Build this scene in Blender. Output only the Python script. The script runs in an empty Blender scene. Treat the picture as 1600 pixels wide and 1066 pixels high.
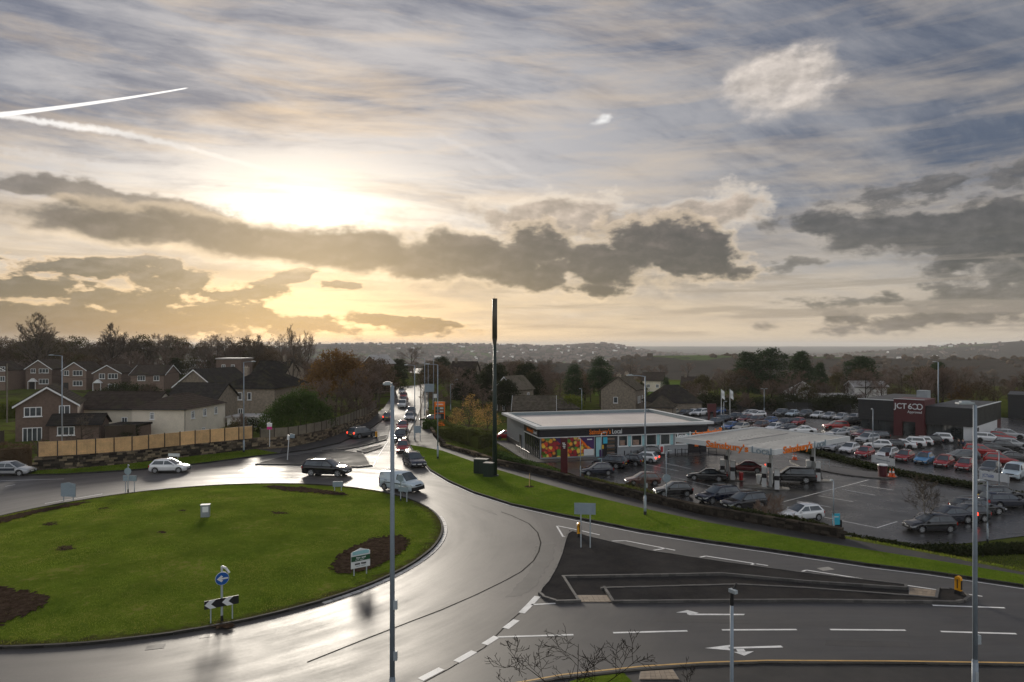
import bpy, bmesh, math, random
import numpy as np
from mathutils import Vector, Matrix

C = bpy.context.scene.collection
SC = bpy.context.scene
R = math.radians
F = 1070.0          # focal length in photograph pixels (1600 px wide)
CAMH = 14.0         # camera height over the road
HZ = 540.0          # row of the horizon

# ------------------------------------------------------------------ camera
cam_d = bpy.data.cameras.new('camera')
cam = bpy.data.objects.new('camera', cam_d)
C.objects.link(cam)
cam_d.sensor_width = 36.0
cam_d.lens = F / 1600 * 36.0
cam_d.shift_y = (HZ - 533) / 1600
cam_d.clip_start = 0.5
cam_d.clip_end = 40000
cam.location = (0, 0, CAMH)
cam.rotation_euler = (R(90), 0, 0)
SC.camera = cam

# ------------------------------------------------------------------ view, sampling
vs = SC.view_settings
SC.display_settings.display_device = 'sRGB'
vs.view_transform = 'Standard'
vs.look = 'None'
vs.exposure = 1.6
vs.gamma = 1.0
vs.use_curve_mapping = False
SC.render.engine = 'CYCLES'
cy = SC.cycles
cy.use_denoising = True
cy.max_bounces = 6
cy.diffuse_bounces = 2
cy.glossy_bounces = 3
cy.transmission_bounces = 4
cy.transparent_max_bounces = 12
cy.volume_bounces = 0
cy.caustics_reflective = False
cy.caustics_refractive = False
cy.sample_clamp_indirect = 4.0

# ------------------------------------------------------------------ node helper
class N:
    """a value in a node tree with arithmetic"""
    def __init__(s, t, k):
        s.t = t; s.k = k
    def _m(s, op, *a, clamp=False):
        n = s.t.nodes.new('ShaderNodeMath'); n.operation = op; n.use_clamp = clamp
        for i, x in enumerate((s,) + a):
            if isinstance(x, N): s.t.links.new(x.k, n.inputs[i])
            else: n.inputs[i].default_value = float(x)
        return N(s.t, n.outputs[0])
    def __add__(s, o): return s._m('ADD', o)
    __radd__ = __add__
    def __mul__(s, o): return s._m('MULTIPLY', o)
    __rmul__ = __mul__
    def __sub__(s, o): return s._m('SUBTRACT', o)
    def __rsub__(s, o): return (s * -1.0) + o
    def __truediv__(s, o): return s._m('DIVIDE', o)
    def pow(s, o): return s._m('POWER', o)
    def mx(s, o): return s._m('MAXIMUM', o)
    def mn(s, o): return s._m('MINIMUM', o)
    def exp(s): return s._m('EXPONENT')
    def sqrt(s): return s._m('SQRT')
    def abs(s): return s._m('ABSOLUTE')
    def sin(s): return s._m('SINE')
    def fract(s): return s._m('FRACT')
    def floor(s): return s._m('FLOOR')
    def clamp(s): return s._m('ADD', 0.0, clamp=True)
    def ss(s, a, b):
        n = s.t.nodes.new('ShaderNodeMapRange'); n.interpolation_type = 'SMOOTHSTEP'
        s.t.links.new(s.k, n.inputs['Value'])
        n.inputs['From Min'].default_value = a; n.inputs['From Max'].default_value = b
        return N(s.t, n.outputs[0])
    def lin(s, a, b, c=0.0, d=1.0):
        n = s.t.nodes.new('ShaderNodeMapRange'); n.clamp = True
        s.t.links.new(s.k, n.inputs['Value'])
        n.inputs['From Min'].default_value = a; n.inputs['From Max'].default_value = b
        n.inputs['To Min'].default_value = c; n.inputs['To Max'].default_value = d
        return N(s.t, n.outputs[0])

def setin(t, sock, v):
    if isinstance(v, N): t.links.new(v.k, sock)
    elif isinstance(v, bpy.types.NodeSocket): t.links.new(v, sock)
    elif isinstance(v, (tuple, list)): sock.default_value = tuple(v) + ((1.0,) if len(v) == 3 and len(sock.default_value) == 4 else ())
    else: sock.default_value = v

def combine(t, x, y, z):
    n = t.nodes.new('ShaderNodeCombineXYZ')
    for i, v in enumerate((x, y, z)): setin(t, n.inputs[i], v)
    return n.outputs[0]

def noise(t, vec, scale, detail=4, rough=0.55, dist=0.0, color=False):
    n = t.nodes.new('ShaderNodeTexNoise')
    if vec is not None: t.links.new(vec, n.inputs['Vector'])
    n.inputs['Scale'].default_value = scale; n.inputs['Detail'].default_value = detail
    n.inputs['Roughness'].default_value = rough; n.inputs['Distortion'].default_value = dist
    return n.outputs['Color'] if color else N(t, n.outputs['Fac'])

def mixc(t, f, a, b, mode='MIX'):
    n = t.nodes.new('ShaderNodeMix'); n.data_type = 'RGBA'; n.blend_type = mode
    setin(t, n.inputs['Factor'], f); setin(t, n.inputs['A'], a); setin(t, n.inputs['B'], b)
    return n.outputs['Result']

# ------------------------------------------------------------------ sky
SUN_AZ = math.atan((480 - 800) / F)
SUN_EL = R(11.3)
sund = Vector((math.sin(SUN_AZ) * math.cos(SUN_EL), math.cos(SUN_AZ) * math.cos(SUN_EL), math.sin(SUN_EL)))

def ae(px, py):
    """photograph pixel -> azimuth / elevation, in units of about 100 pixels"""
    return math.atan((px - 800) / F) * 10.7, math.atan((HZ - py) / math.hypot(F, px - 800)) * 10.7

def build_world():
    w = bpy.data.worlds.new('World'); SC.world = w; w.use_nodes = True
    t = w.node_tree; t.nodes.clear()
    out = t.nodes.new('ShaderNodeOutputWorld')
    tc = t.nodes.new('ShaderNodeTexCoord')
    sp = t.nodes.new('ShaderNodeSeparateXYZ'); t.links.new(tc.outputs['Generated'], sp.inputs[0])
    x, y, z = (N(t, sp.outputs[i]) for i in range(3))
    az = x._m('ARCTAN2', y)
    el = z._m('ARCSINE')
    U = az * 10.7; V = el * 10.7
    dn = t.nodes.new('ShaderNodeVectorMath'); dn.operation = 'DOT_PRODUCT'
    t.links.new(tc.outputs['Generated'], dn.inputs[0]); dn.inputs[1].default_value = sund
    ang = N(t, dn.outputs['Value']).mn(0.99999)._m('ARCCOSINE')
    us, vs_ = ae(482, 334)
    # wide glow, stretched sideways
    du = (U - us); dv = (V - vs_)
    gw = ((du * du * 0.16 + dv * dv * 2.0) * -1.0).exp()
    gn = ((du * du * 1.3 + dv * dv * 10.0) * -1.0).exp()
    gfar = (ang * -2.3).exp()
    # --- sky texture underneath
    sk = t.nodes.new('ShaderNodeTexSky'); sk.sky_type = 'NISHITA'; sk.sun_disc = False
    sk.sun_elevation = SUN_EL; sk.sun_rotation = SUN_AZ
    sk.altitude = 100; sk.air_density = 1.0; sk.dust_density = 1.2; sk.ozone_density = 1.5
    b1 = t.nodes.new('ShaderNodeBackground'); t.links.new(sk.outputs[0], b1.inputs[0]); b1.inputs[1].default_value = 0.05
    # --- high cirrus on a plane above
    zz = z.mx(0.0) + 0.16
    px_ = x / zz; py_ = y / zz
    wv = combine(t, px_ * 0.5, py_ * 0.5, 3.1)
    wn = noise(t, wv, 1.1, 3, 0.5)
    wn2 = noise(t, combine(t, px_ * 0.5, py_ * 0.5, 9.7), 1.3, 3, 0.5)
    qx = px_ * 0.88 + py_ * 0.47 + wn * 0.7
    qy = py_ * 0.88 - px_ * 0.47 + wn2 * 0.7
    c1 = noise(t, combine(t, qx * 0.70, qy * 1.35, 0.0), 1.25, 9, 0.62, 0.0)
    c2 = noise(t, combine(t, qx * 0.35, qy * 0.55, 5.0), 0.9, 5, 0.55, 0.0)
    fine = noise(t, combine(t, qx * 1.1, qy * 3.6, 2.0), 1.6, 7, 0.66, 0.0)
    cir = ((c1 - 0.5) * 2.8 + (c2 - 0.5) * 3.4 + (fine - 0.5) * 1.7 + 0.5).ss(0.10, 1.10)
    # tones of the thin cloud sheet
    back = ang.ss(1.1, 2.2)                           # front-lit cloud behind the camera, raised above the sky ahead to brighten facing walls
    dim = (U - 1.5).ss(-2.0, 7.0) * (1.0 - back)                       # away from the sun
    blue = mixc(t, gfar, (0.056, 0.072, 0.120), (0.13, 0.14, 0.185))
    blue = mixc(t, dim * 0.85, blue, (0.062, 0.077, 0.112))
    lite = mixc(t, gfar, (0.225, 0.228, 0.255), (0.53, 0.50, 0.485))
    lite = mixc(t, dim * 0.8, lite, (0.175, 0.175, 0.19))
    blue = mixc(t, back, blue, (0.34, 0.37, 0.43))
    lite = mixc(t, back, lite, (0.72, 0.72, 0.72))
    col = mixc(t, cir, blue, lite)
    # warm low air
    low = (V * -0.75).exp()
    hor = mixc(t, (ang * -2.3).exp(), (0.42, 0.375, 0.32), (1.0, 0.68, 0.33))
    lown = noise(t, combine(t, U * 0.30, V * 2.2, 7.0), 1.2, 6, 0.6, 0.3)
    col = mixc(t, (low * 1.15 + (lown - 0.5) * 1.8).clamp() * 0.92, col, hor)
    # glow
    col = mixc(t, gw * (cir * 0.5 + 0.35), col, (0.95, 0.86, 0.74))
    col = mixc(t, gn * (cir * 0.4 + 0.65), col, (1.5, 1.36, 1.15))
    # --- contrails
    # crisp new trail, crumbling older ones
    def streak(a, b, wd, soft, amt, colr, col, nz=0.0, fade=None):
        ua, va = ae(*a); ub, vb = ae(*b)
        L = math.hypot(ub - ua, vb - va); cx, cs = (ub - ua) / L, (vb - va) / L
        s_ = (U - ua) * cx + (V - va) * cs
        d_ = (V - va) * cx - (U - ua) * cs
        if nz:
            nn = noise(t, combine(t, U, V, 4.4), 9.0, 3, 0.6)
            d_ = d_ + (nn - 0.5) * nz
        w_ = s_.lin(0, L, wd, wd * 0.25) if fade == 'thin' else s_.lin(0, L, wd, wd * 1.6)
        m = 1.0 - (d_.abs() / w_).ss(1.0 - soft, 1.0)
        m = m * s_.ss(-0.15, 0.02) * (1.0 - s_.ss(L * (0.97 if fade == 'thin' else 0.55), L))
        return mixc(t, m * amt, col, colr)
    col = streak((-60, 186), (296, 137), 0.042, 0.6, 0.95, (0.95, 0.93, 0.90), col, 0.0, 'thin')
    col = streak((-10, 178), (240, 214), 0.050, 0.9, 0.75, (0.85, 0.82, 0.79), col, 0.09, 'thin2')
    col = streak((170, 203), (330, 239), 0.050, 0.9, 0.70, (0.62, 0.60, 0.58), col, 0.09, 'thin2')
    col = streak((300, 233), (560, 300), 0.045, 0.9, 0.60, (0.72, 0.67, 0.62), col, 0.06, 'thin2')
    col = streak((690, 215), (870, 292), 0.07, 1.0, 0.42, (0.55, 0.52, 0.50), col, 0.12, 'thin2')
    col = streak((0, 232), (330, 285), 0.07, 1.0, 0.35, (0.55, 0.52, 0.50), col, 0.2, 'thin2')
    # --- lower clouds, sitting where the photograph has them
    base_n = noise(t, combine(t, U * 0.85, V * 1.45, 1.0), 1.6, 9, 0.60, 0.0)
    lit_n = noise(t, combine(t, U * 0.85 - 0.055, V * 1.45 + 0.10, 1.0), 1.6, 9, 0.60, 0.0)
    wa = noise(t, combine(t, U, V * 1.6, 12.0), 0.85, 4, 0.55, 0.0, True)
    sw = t.nodes.new('ShaderNodeSeparateColor'); t.links.new(wa, sw.inputs[0])
    Uw = U + (N(t, sw.outputs[0]) - 0.5) * 1.5
    Vw = V + (N(t, sw.outputs[1]) - 0.5) * 0.5
    base_f = noise(t, combine(t, U * 0.75, V * 1.7, 31.0), 2.7, 9, 0.60)
    lit_f = noise(t, combine(t, U * 0.75 - 0.03, V * 1.7 + 0.07, 31.0), 2.7, 9, 0.60)
    def shape(lst):
        U, V = Uw, Vw
        acc = None
        for (px, py, rx, ry, tilt, wgt) in lst:
            u0, v0 = ae(px, py); a = R(tilt)
            k = 1.0 / math.sqrt(1 + ((px - 800) / F) ** 2)
            rx, ry = rx / 100 * k, ry / 100 * k
            ca, sa = math.cos(a), math.sin(a)
            p = (U - u0) * (ca / rx) - (V - v0) * (sa / rx)
            q = (U - u0) * (sa / ry) + (V - v0) * (ca / ry)
            f = (1.0 - (p * p + q * q).sqrt()) * wgt
            acc = f if acc is None else acc.mx(f)
        return acc
    def layer(col, lst, nz, lo, hi, rim, dark, amt=1.0, rimw=(0.02, 0.55), bill=1.6, core=0.62, fine=False):
        bn, ln = (base_f, lit_f) if fine else (base_n, lit_n)
        s = shape(lst) + (bn - 0.51) * (nz * 2.2)
        a = s.ss(lo, hi)
        depth = s.ss(*rimw)
        tex = noise(t, combine(t, U * 1.3, V * 2.3, 21.0), 1.9, 8, 0.6)
        lit = ((bn - ln) * bill * 2.6 + 0.28).clamp()
        c = mixc(t, depth, rim, mixc(t, lit, dark, tuple(min(1, v * 1.9) for v in dark)))
        c = mixc(t, ((tex - 0.5) * 3.2 + 0.5).clamp() * depth * core, c, tuple(v * 0.42 for v in dark))
        return mixc(t, a * amt, col, c)
    # pale sunlit cloud behind the long dark bank
    col = layer(col, [(880, 345, 200, 50, 0, 1.1), (1050, 350, 170, 46, -8, 1.1)], 0.9, 0.02, 0.5,
                (1.0, 0.87, 0.70), (0.34, 0.275, 0.22), 0.95)
    # grey sheet upper left
    col = layer(col, [(120, 308, 300, 30, 2, 1), (10, 300, 200, 22, 0, 1)], 1.3, 0.0, 0.6,
                (0.52, 0.45, 0.39), (0.095, 0.080, 0.074), 0.95)
    # right hand dark bank and dim sheets
    col = layer(col, [(1480, 352, 290, 46, -3, 1), (1640, 380, 230, 90, 0, 1), (1290, 352, 95, 30, 0, 1)], 1.2, 0.0, 0.55,
                (0.42, 0.365, 0.315), (0.062, 0.054, 0.052), 0.96, (0.02, 0.42))
    col = layer(col, [(1560, 268, 280, 45, -5, 1), (1590, 455, 210, 60, 0, 1), (1440, 500, 260, 26, -2, 1), (1215, 420, 60, 16, 0, 1), (1380, 470, 150, 16, 0, .9)],
                1.5, 0.0, 0.75, (0.42, 0.36, 0.30), (0.085, 0.075, 0.070), 0.9, (0.02, 0.6), 1.8, 0.5, True)
    # low streaks near the horizon, middle and right
    st = noise(t, combine(t, U * 0.22, V * 3.4, 2.2), 1.5, 7, 0.6, 0.35)
    stm = st.ss(0.50, 0.62) * V.ss(0.05, 0.25) * (1.0 - V.ss(0.8, 1.6)) * 0.75
    col = mixc(t, stm, col, mixc(t, (ang * -2.2).exp(), (0.20, 0.18, 0.165), (0.47, 0.34, 0.21)))
    # broken low clouds on the left
    col = layer(col, [(150, 502, 420, 36, 3, 1.15), (430, 512, 260, 22, -2, 1), (640, 508, 130, 13, 0, 1), (170, 414, 130, 22, 0, 1.1), (290, 430, 80, 18, 0, 1.1), (90, 515, 330, 26, 2, 1.2), (330, 492, 200, 24, 4, 1.1),
                      (462, 426, 42, 17, -8, 1), (530, 446, 30, 9, 0, 1), (40, 455, 230, 30, 4, 1), (370, 455, 120, 20, 0, .9), (240, 470, 240, 26, 0, .9)],
                1.25, -0.05, 0.42, (1.0, 0.66, 0.33), (0.046, 0.039, 0.037), 0.985, (0.0, 0.42), 3.0, 0.6, True)
    # thin veil of vapour round the bank
    col = layer(col, [(330, 372, 340, 62, 4, 1), (700, 402, 330, 78, 2, 1), (1000, 400, 240, 88, 4, 1)], 0.9, -0.25, 1.3, (0.36, 0.30, 0.245), (0.15, 0.122, 0.105), 0.75, (0.0, 0.8), 1.2, 0.3, True)
    # the long dark bank: a smooth tail on the left, heaps on the right
    col = layer(col, [(200, 355, 210, 28, 3, 1), (380, 372, 230, 36, 5, 1.1), (560, 392, 190, 46, 4, 1.2), (690, 402, 150, 52, 0, 1.4), (620, 396, 110, 40, 0, 1.3), (930, 405, 90, 45, 0, 1.2),
                      (760, 415, 130, 42, 5, 1.2), (850, 425, 90, 42, 0, 1.1), (850, 390, 75, 46, 0, 1.1), (930, 420, 110, 36, 0, 1.1),
                      (1000, 395, 110, 62, 0, 1.2), (1080, 398, 90, 48, 12, 1.15), (1130, 412, 64, 30, 14, 1), (970, 368, 70, 36, 0, 1), (940, 455, 90, 20, 0, .9)],
                U.lin(-3.5, 0.5, 0.5, 1.3), -0.10, 0.62, (1.0, 0.76, 0.48), (0.058, 0.045, 0.039), 0.985, (0.0, 0.50), 3.0, 0.70)
    # lone puff, upper right, and a scrap of cloud
    col = layer(col, [(1215, 125, 100, 62, 0, 1.2), (1268, 115, 62, 52, 0, 1.1), (1180, 112, 62, 42, 0, 1)], 0.7, 0.0, 0.85,
                (0.52, 0.465, 0.42), (0.42, 0.37, 0.325), 0.9, (0.0, 0.4), 1.2, 0.12)
    col = layer(col, [(950, 184, 26, 9, -12, 1)], 0.15, 0.0, 0.8, (0.95, 0.93, 0.9), (0.9, 0.88, 0.85), 0.9)
    # haze bank right at and below the horizon
    hb = 1.0 - V.ss(-0.15, 0.22)
    col = mixc(t, hb * 0.75, col, mixc(t, (ang * -1.6).exp(), (0.36, 0.33, 0.29), (0.62, 0.46, 0.28)))
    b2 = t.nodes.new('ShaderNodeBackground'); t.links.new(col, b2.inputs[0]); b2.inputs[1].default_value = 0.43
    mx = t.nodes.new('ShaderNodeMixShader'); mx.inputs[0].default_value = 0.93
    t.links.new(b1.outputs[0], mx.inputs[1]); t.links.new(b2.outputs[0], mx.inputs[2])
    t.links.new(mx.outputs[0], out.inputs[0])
    w.cycles.sampling_method = 'MANUAL'; w.cycles.sample_map_resolution = 1024
build_world()

sl = bpy.data.lights.new('sun', 'SUN'); sl.energy = 1.3; sl.angle = R(11.0); sl.color = (1.0, 0.91, 0.78)
so = bpy.data.objects.new('sun', sl); C.objects.link(so)
so.rotation_euler = (-sund).to_track_quat('-Z', 'Y').to_euler()
# ------------------------------------------------------------------ library
def gp(px, py, g=0.0):
    """point of the ground (at height g) seen at photograph pixel px, py"""
    d = (CAMH - g) * F / (py - HZ)
    return ((px - 800) * d / F, d)

def hgt(py, d):
    return CAMH - (py - HZ) * d / F

class MB:
    def __init__(s):
        s.v = []; s.f = []; s.m = []
    def add(s, vs, fs, m=0):
        o = len(s.v); s.v.extend(tuple(map(float, p)) for p in vs)
        for f in fs: s.f.append(tuple(i + o for i in f)); s.m.append(m)
        return s
    def box(s, c, d, rz=0.0, m=0):
        x, y, z = d[0] / 2, d[1] / 2, d[2] / 2
        cr, sr = math.cos(rz), math.sin(rz)
        vs = []
        for k in (-z, z):
            for a, b in ((-x, -y), (x, -y), (x, y), (-x, y)):
                vs.append((c[0] + a * cr - b * sr, c[1] + a * sr + b * cr, c[2] + k))
        return s.add(vs, [(3, 2, 1, 0), (4, 5, 6, 7), (0, 1, 5, 4), (1, 2, 6, 5), (2, 3, 7, 6), (3, 0, 4, 7)], m)
    def cyl(s, p, q, r0, r1=None, n=8, caps=True, m=0):
        r1 = r0 if r1 is None else r1
        p = Vector(p); q = Vector(q); d = (q - p).normalized()
        a = d.orthogonal().normalized(); b = d.cross(a)
        vs = []
        for c, r in ((p, r0), (q, r1)):
            for i in range(n):
                t = 2 * math.pi * i / n
                vs.append(c + a * (r * math.cos(t)) + b * (r * math.sin(t)))
        fs = [(i, (i + 1) % n, n + (i + 1) % n, n + i) for i in range(n)]
        if caps: fs += [tuple(range(n - 1, -1, -1)), tuple(range(n, 2 * n))]
        return s.add(vs, fs, m)
    def tube(s, pts, rad, n=6, m=0):
        for i in range(len(pts) - 1):
            s.cyl(pts[i], pts[i + 1], rad[i], rad[i + 1], n, i in (0, len(pts) - 2), m)
        return s
    def prism(s, poly, z0, z1, m=0, bottom=False):
        if sum(poly[i][0] * poly[(i + 1) % len(poly)][1] - poly[(i + 1) % len(poly)][0] * poly[i][1] for i in range(len(poly))) < 0:
            poly = poly[::-1]
        n = len(poly)
        vs = [(x, y, z0) for x, y in poly] + [(x, y, z1) for x, y in poly]
        fs = [(i, (i + 1) % n, n + (i + 1) % n, n + i) for i in range(n)] + [tuple(range(n, 2 * n))]
        if bottom: fs.append(tuple(range(n - 1, -1, -1)))
        return s.add(vs, fs, m)
    def sheet(s, poly, z, m=0):
        if sum(poly[i][0] * poly[(i + 1) % len(poly)][1] - poly[(i + 1) % len(poly)][0] * poly[i][1] for i in range(len(poly))) < 0:
            poly = poly[::-1]
        return s.add([(x, y, z) for x, y in poly], [tuple(range(len(poly)))], m)
    def slab(s, quad, th, m=0):
        """quad of 3-D points given thickness along its normal"""
        q = [Vector(p) for p in quad]
        nn = (q[1] - q[0]).cross(q[-1] - q[0]).normalized() * th
        n = len(q)
        vs = [p - nn for p in q] + [p for p in q]
        fs = [(i, (i + 1) % n, n + (i + 1) % n, n + i) for i in range(n)] + [tuple(range(n, 2 * n)), tuple(range(n - 1, -1, -1))]
        return s.add(vs, fs, m)
    def mesh(s, name, mats, smooth=False):
        me = bpy.data.meshes.new(name)
        me.from_pydata(s.v, [], s.f)
        for mt in (mats if isinstance(mats, (list, tuple)) else [mats]): me.materials.append(mt)
        if any(s.m): me.polygons.foreach_set('material_index', s.m)
        if smooth: me.polygons.foreach_set('use_smooth', [True] * len(me.polygons))
        me.update()
        return me
    def obj(s, name, mats, parent=None, smooth=False, loc=None, rz=0.0):
        return link(name, s.mesh(name, mats, smooth), parent, loc, rz)

def link(name, me, parent=None, loc=None, rz=0.0):
    o = bpy.data.objects.new(name, me); C.objects.link(o)
    if parent is not None: o.parent = parent
    if loc is not None: o.location = loc
    if rz: o.rotation_euler = (0, 0, rz)
    return o

def tag(o, label=None, cat=None, group=None, kind=None):
    if label: o['label'] = label
    if cat: o['category'] = cat
    if group: o['group'] = group
    if kind: o['kind'] = kind
    return o

def thing(name, label, cat, loc=(0, 0, 0), rz=0.0, group=None):
    o = bpy.data.objects.new(name, None); C.objects.link(o)
    o.empty_display_size = 0.3
    o.location = loc; o.rotation_euler = (0, 0, rz)
    return tag(o, label, cat, group)

def struct(name, mb, mats, smooth=False):
    return tag(mb.obj(name, mats, None, smooth), kind='structure')

def copy_tree(o, parent=None):
    c = o.copy(); C.objects.link(c)
    if parent is not None: c.parent = parent
    for ch in o.children: copy_tree(ch, c)
    return c

def rawmesh(name, V, Fc, mats, smooth=False):
    """fast mesh from numpy arrays, all faces with the same number of corners"""
    me = bpy.data.meshes.new(name)
    V = np.asarray(V, dtype=np.float32); Fc = np.asarray(Fc, dtype=np.int32)
    k = Fc.shape[1]
    me.vertices.add(len(V)); me.vertices.foreach_set('co', V.ravel())
    me.loops.add(Fc.size); me.loops.foreach_set('vertex_index', Fc.ravel())
    me.polygons.add(len(Fc)); me.polygons.foreach_set('loop_start', np.arange(0, Fc.size, k, dtype=np.int32))
    try: me.polygons.foreach_set('loop_total', np.full(len(Fc), k, dtype=np.int32))
    except Exception: pass
    for m in (mats if isinstance(mats, (list, tuple)) else [mats]): me.materials.append(m)
    if smooth: me.polygons.foreach_set('use_smooth', np.ones(len(Fc), dtype=bool))
    me.update(calc_edges=True)
    return me

# ------------------------------------------------------------------ materials
M = {}
def newmat(name):
    m = bpy.data.materials.new(name); m.use_nodes = True
    t = m.node_tree
    b = t.nodes['Principled BSDF']
    M[name] = m
    return m, t, b

def coords(t, obj=False):
    if obj:
        return t.nodes.new('ShaderNodeTexCoord').outputs['Object']
    return t.nodes.new('ShaderNodeNewGeometry').outputs['Position']

def bump(t, b, h, strength=0.3, dist=0.02):
    n = t.nodes.new('ShaderNodeBump'); n.inputs['Strength'].default_value = strength; n.inputs['Distance'].default_value = dist
    t.links.new(h.k if isinstance(h, N) else h, n.inputs['Height']); t.links.new(n.outputs[0], b.inputs['Normal'])

def simple(name, col, rough=0.6, metal=0.0, var=0.18, scale=2.0, bmp=0.0, spec=0.5, obj=True, col2=None, coat=0.0):
    m, t, b = newmat(name)
    v = coords(t, obj)
    rnd = None
    if obj:      # pieces that share a mesh still differ from one another
        rnd = N(t, t.nodes.new('ShaderNodeObjectInfo').outputs['Random'])
        va = t.nodes.new('ShaderNodeVectorMath'); va.operation = 'ADD'; t.links.new(v, va.inputs[0])
        t.links.new(combine(t, rnd * 41.0, rnd * 67.0, rnd * 23.0), va.inputs[1]); v = va.outputs[0]
    n = noise(t, v, scale, 5, 0.6)
    n2 = noise(t, v, scale * 7.3, 3, 0.6)
    f = ((n - 0.5) * 2.0 + (n2 - 0.5) * 1.0 + 0.5)
    f = (f + (rnd - 0.5) * 0.7).clamp() if rnd else f.clamp()
    a = tuple(c * (1 - var) for c in col); c2 = col2 if col2 else tuple(min(1, c * (1 + var)) for c in col)
    setin(t, b.inputs['Base Color'], mixc(t, f, a, c2))
    setin(t, b.inputs['Roughness'], (f * 0.16 + (rough - 0.08)).clamp())
    b.inputs['Metallic'].default_value = metal
    b.inputs['Specular IOR Level'].default_value = spec
    if coat: b.inputs['Coat Weight'].default_value = coat; b.inputs['Coat Roughness'].default_value = 0.08
    if bmp: bump(t, b, n2, bmp, 0.02)
    return m

def emis(name, col, st):
    m, t, b = newmat(name)
    b.inputs['Base Color'].default_value = tuple(col) + (1,)
    b.inputs['Emission Color'].default_value = tuple(col) + (1,); b.inputs['Emission Strength'].default_value = st
    return m

simple('steel', (0.27, 0.32, 0.37), 0.55, 0.0, 0.15, 1.5)
simple('galv', (0.36, 0.40, 0.42), 0.55, 0.0, 0.15, 1.2)
simple('pole_green', (0.012, 0.026, 0.020), 0.45, 0, 0.2, 1.0)
simple('cabinet_green', (0.010, 0.022, 0.014), 0.55, 0, 0.2, 1.0)
simple('white_paint', (0.74, 0.74, 0.72), 0.45, 0, 0.06, 1.0)
simple('upvc', (0.84, 0.84, 0.83), 0.35, 0, 0.04, 1.0)
simple('grey_metal', (0.30, 0.33, 0.36), 0.5, 0.2, 0.1, 1.0)
simple('dark_metal', (0.03, 0.03, 0.032), 0.4, 0.3, 0.15, 1.5)
simple('black', (0.012, 0.012, 0.013), 0.5, 0, 0.2, 2.0)
simple('rubber', (0.014, 0.014, 0.014), 0.75, 0, 0.2, 6.0)
simple('rim', (0.42, 0.43, 0.44), 0.32, 0.7, 0.08, 6.0)
simple('sign_white', (0.72, 0.74, 0.74), 0.4, 0, 0.05, 3.0)
simple('sign_back', (0.25, 0.31, 0.35), 0.5, 0.0, 0.12, 2.0)
simple('sign_blue', (0.010, 0.095, 0.36), 0.35, 0, 0.06, 2.0)
simple('sign_green', (0.012, 0.075, 0.03), 0.4, 0, 0.06, 2.0)
simple('sign_black', (0.012, 0.012, 0.014), 0.4, 0, 0.06, 2.0)
simple('sign_cyan', (0.05, 0.45, 0.62), 0.4, 0, 0.06, 2.0)
simple('sign_red', (0.42, 0.03, 0.03), 0.4, 0, 0.08, 2.0)
simple('sign_pink', (0.62, 0.03, 0.22), 0.4, 0, 0.08, 2.0)
simple('orange', (0.82, 0.17, 0.01), 0.4, 0, 0.06, 2.0)
simple('letter_orange', (0.86, 0.20, 0.01), 0.4, 0, 0.03, 2.0)
simple('yellow', (0.75, 0.34, 0.01), 0.4, 0, 0.1, 2.0)
simple('burgundy', (0.070, 0.008, 0.014), 0.35, 0, 0.12, 0.8)
simple('jct_red', (0.085, 0.015, 0.017), 0.45, 0, 0.10, 0.8)
simple('fascia_dark', (0.016, 0.015, 0.019), 0.35, 0, 0.15, 0.5)
simple('clad_grey', (0.33, 0.35, 0.37), 0.45, 0.15, 0.08, 0.5)
simple('clad_white', (0.70, 0.71, 0.71), 0.5, 0, 0.05, 0.5)
simple('clad_dark', (0.026, 0.027, 0.028), 0.5, 0.1, 0.15, 0.4)
simple('canopy_white', (0.66, 0.68, 0.68), 0.4, 0, 0.06, 0.5)
simple('canopy_sheet', (0.45, 0.44, 0.41), 0.6, 0, 0.16, 0.35, 0.1)
simple('membrane', (0.56, 0.50, 0.46), 0.75, 0, 0.12, 0.25, 0.05)
simple('parapet_blue', (0.22, 0.27, 0.29), 0.5, 0.1, 0.10, 0.5)
simple('concrete', (0.28, 0.265, 0.24), 0.7, 0, 0.2, 1.2, 0.15)
simple('kerb', (0.085, 0.081, 0.076), 0.6, 0, 0.35, 0.9, 0.2)
simple('kerb_white', (0.55, 0.53, 0.50), 0.6, 0, 0.25, 2.0, 0.1)
simple('buff', (0.27, 0.21, 0.15), 0.65, 0, 0.16, 1.5, 0.15)
simple('brick_brown', (0.165, 0.112, 0.085), 0.8, 0, 0.28, 3.0, 0.25)
simple('brick_red', (0.185, 0.128, 0.098), 0.8, 0, 0.25, 3.0, 0.25)
simple('render_cream', (0.74, 0.665, 0.54), 0.8, 0, 0.12, 0.5, 0.1)
simple('render_white', (0.76, 0.74, 0.70), 0.8, 0, 0.10, 0.5, 0.1)
simple('house_stone', (0.27, 0.222, 0.168), 0.8, 0, 0.40, 2.2, 0.4)
simple('roof_dark', (0.046, 0.041, 0.037), 0.95, 0, 0.40, 1.4, 0.35, spec=0.0)
simple('roof_brown', (0.066, 0.052, 0.043), 0.95, 0, 0.40, 1.4, 0.35, spec=0.0)
simple('roof_stone', (0.120, 0.102, 0.078), 0.95, 0, 0.45, 1.4, 0.35, spec=0.0)
simple('roof_pale', (0.40, 0.38, 0.36), 0.7, 0.0, 0.12, 0.8, spec=0.15)
simple('timber_new', (0.62, 0.39, 0.185), 0.7, 0, 0.25, 1.2, 0.15)
simple('timber_old', (0.17, 0.145, 0.105), 0.8, 0, 0.30, 1.2, 0.2)
simple('timber_post', (0.05, 0.035, 0.022), 0.8, 0, 0.3, 1.5)
simple('bark', (0.085, 0.070, 0.054), 0.9, 0, 0.35, 1.2, 0.3, spec=0.0)
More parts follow.
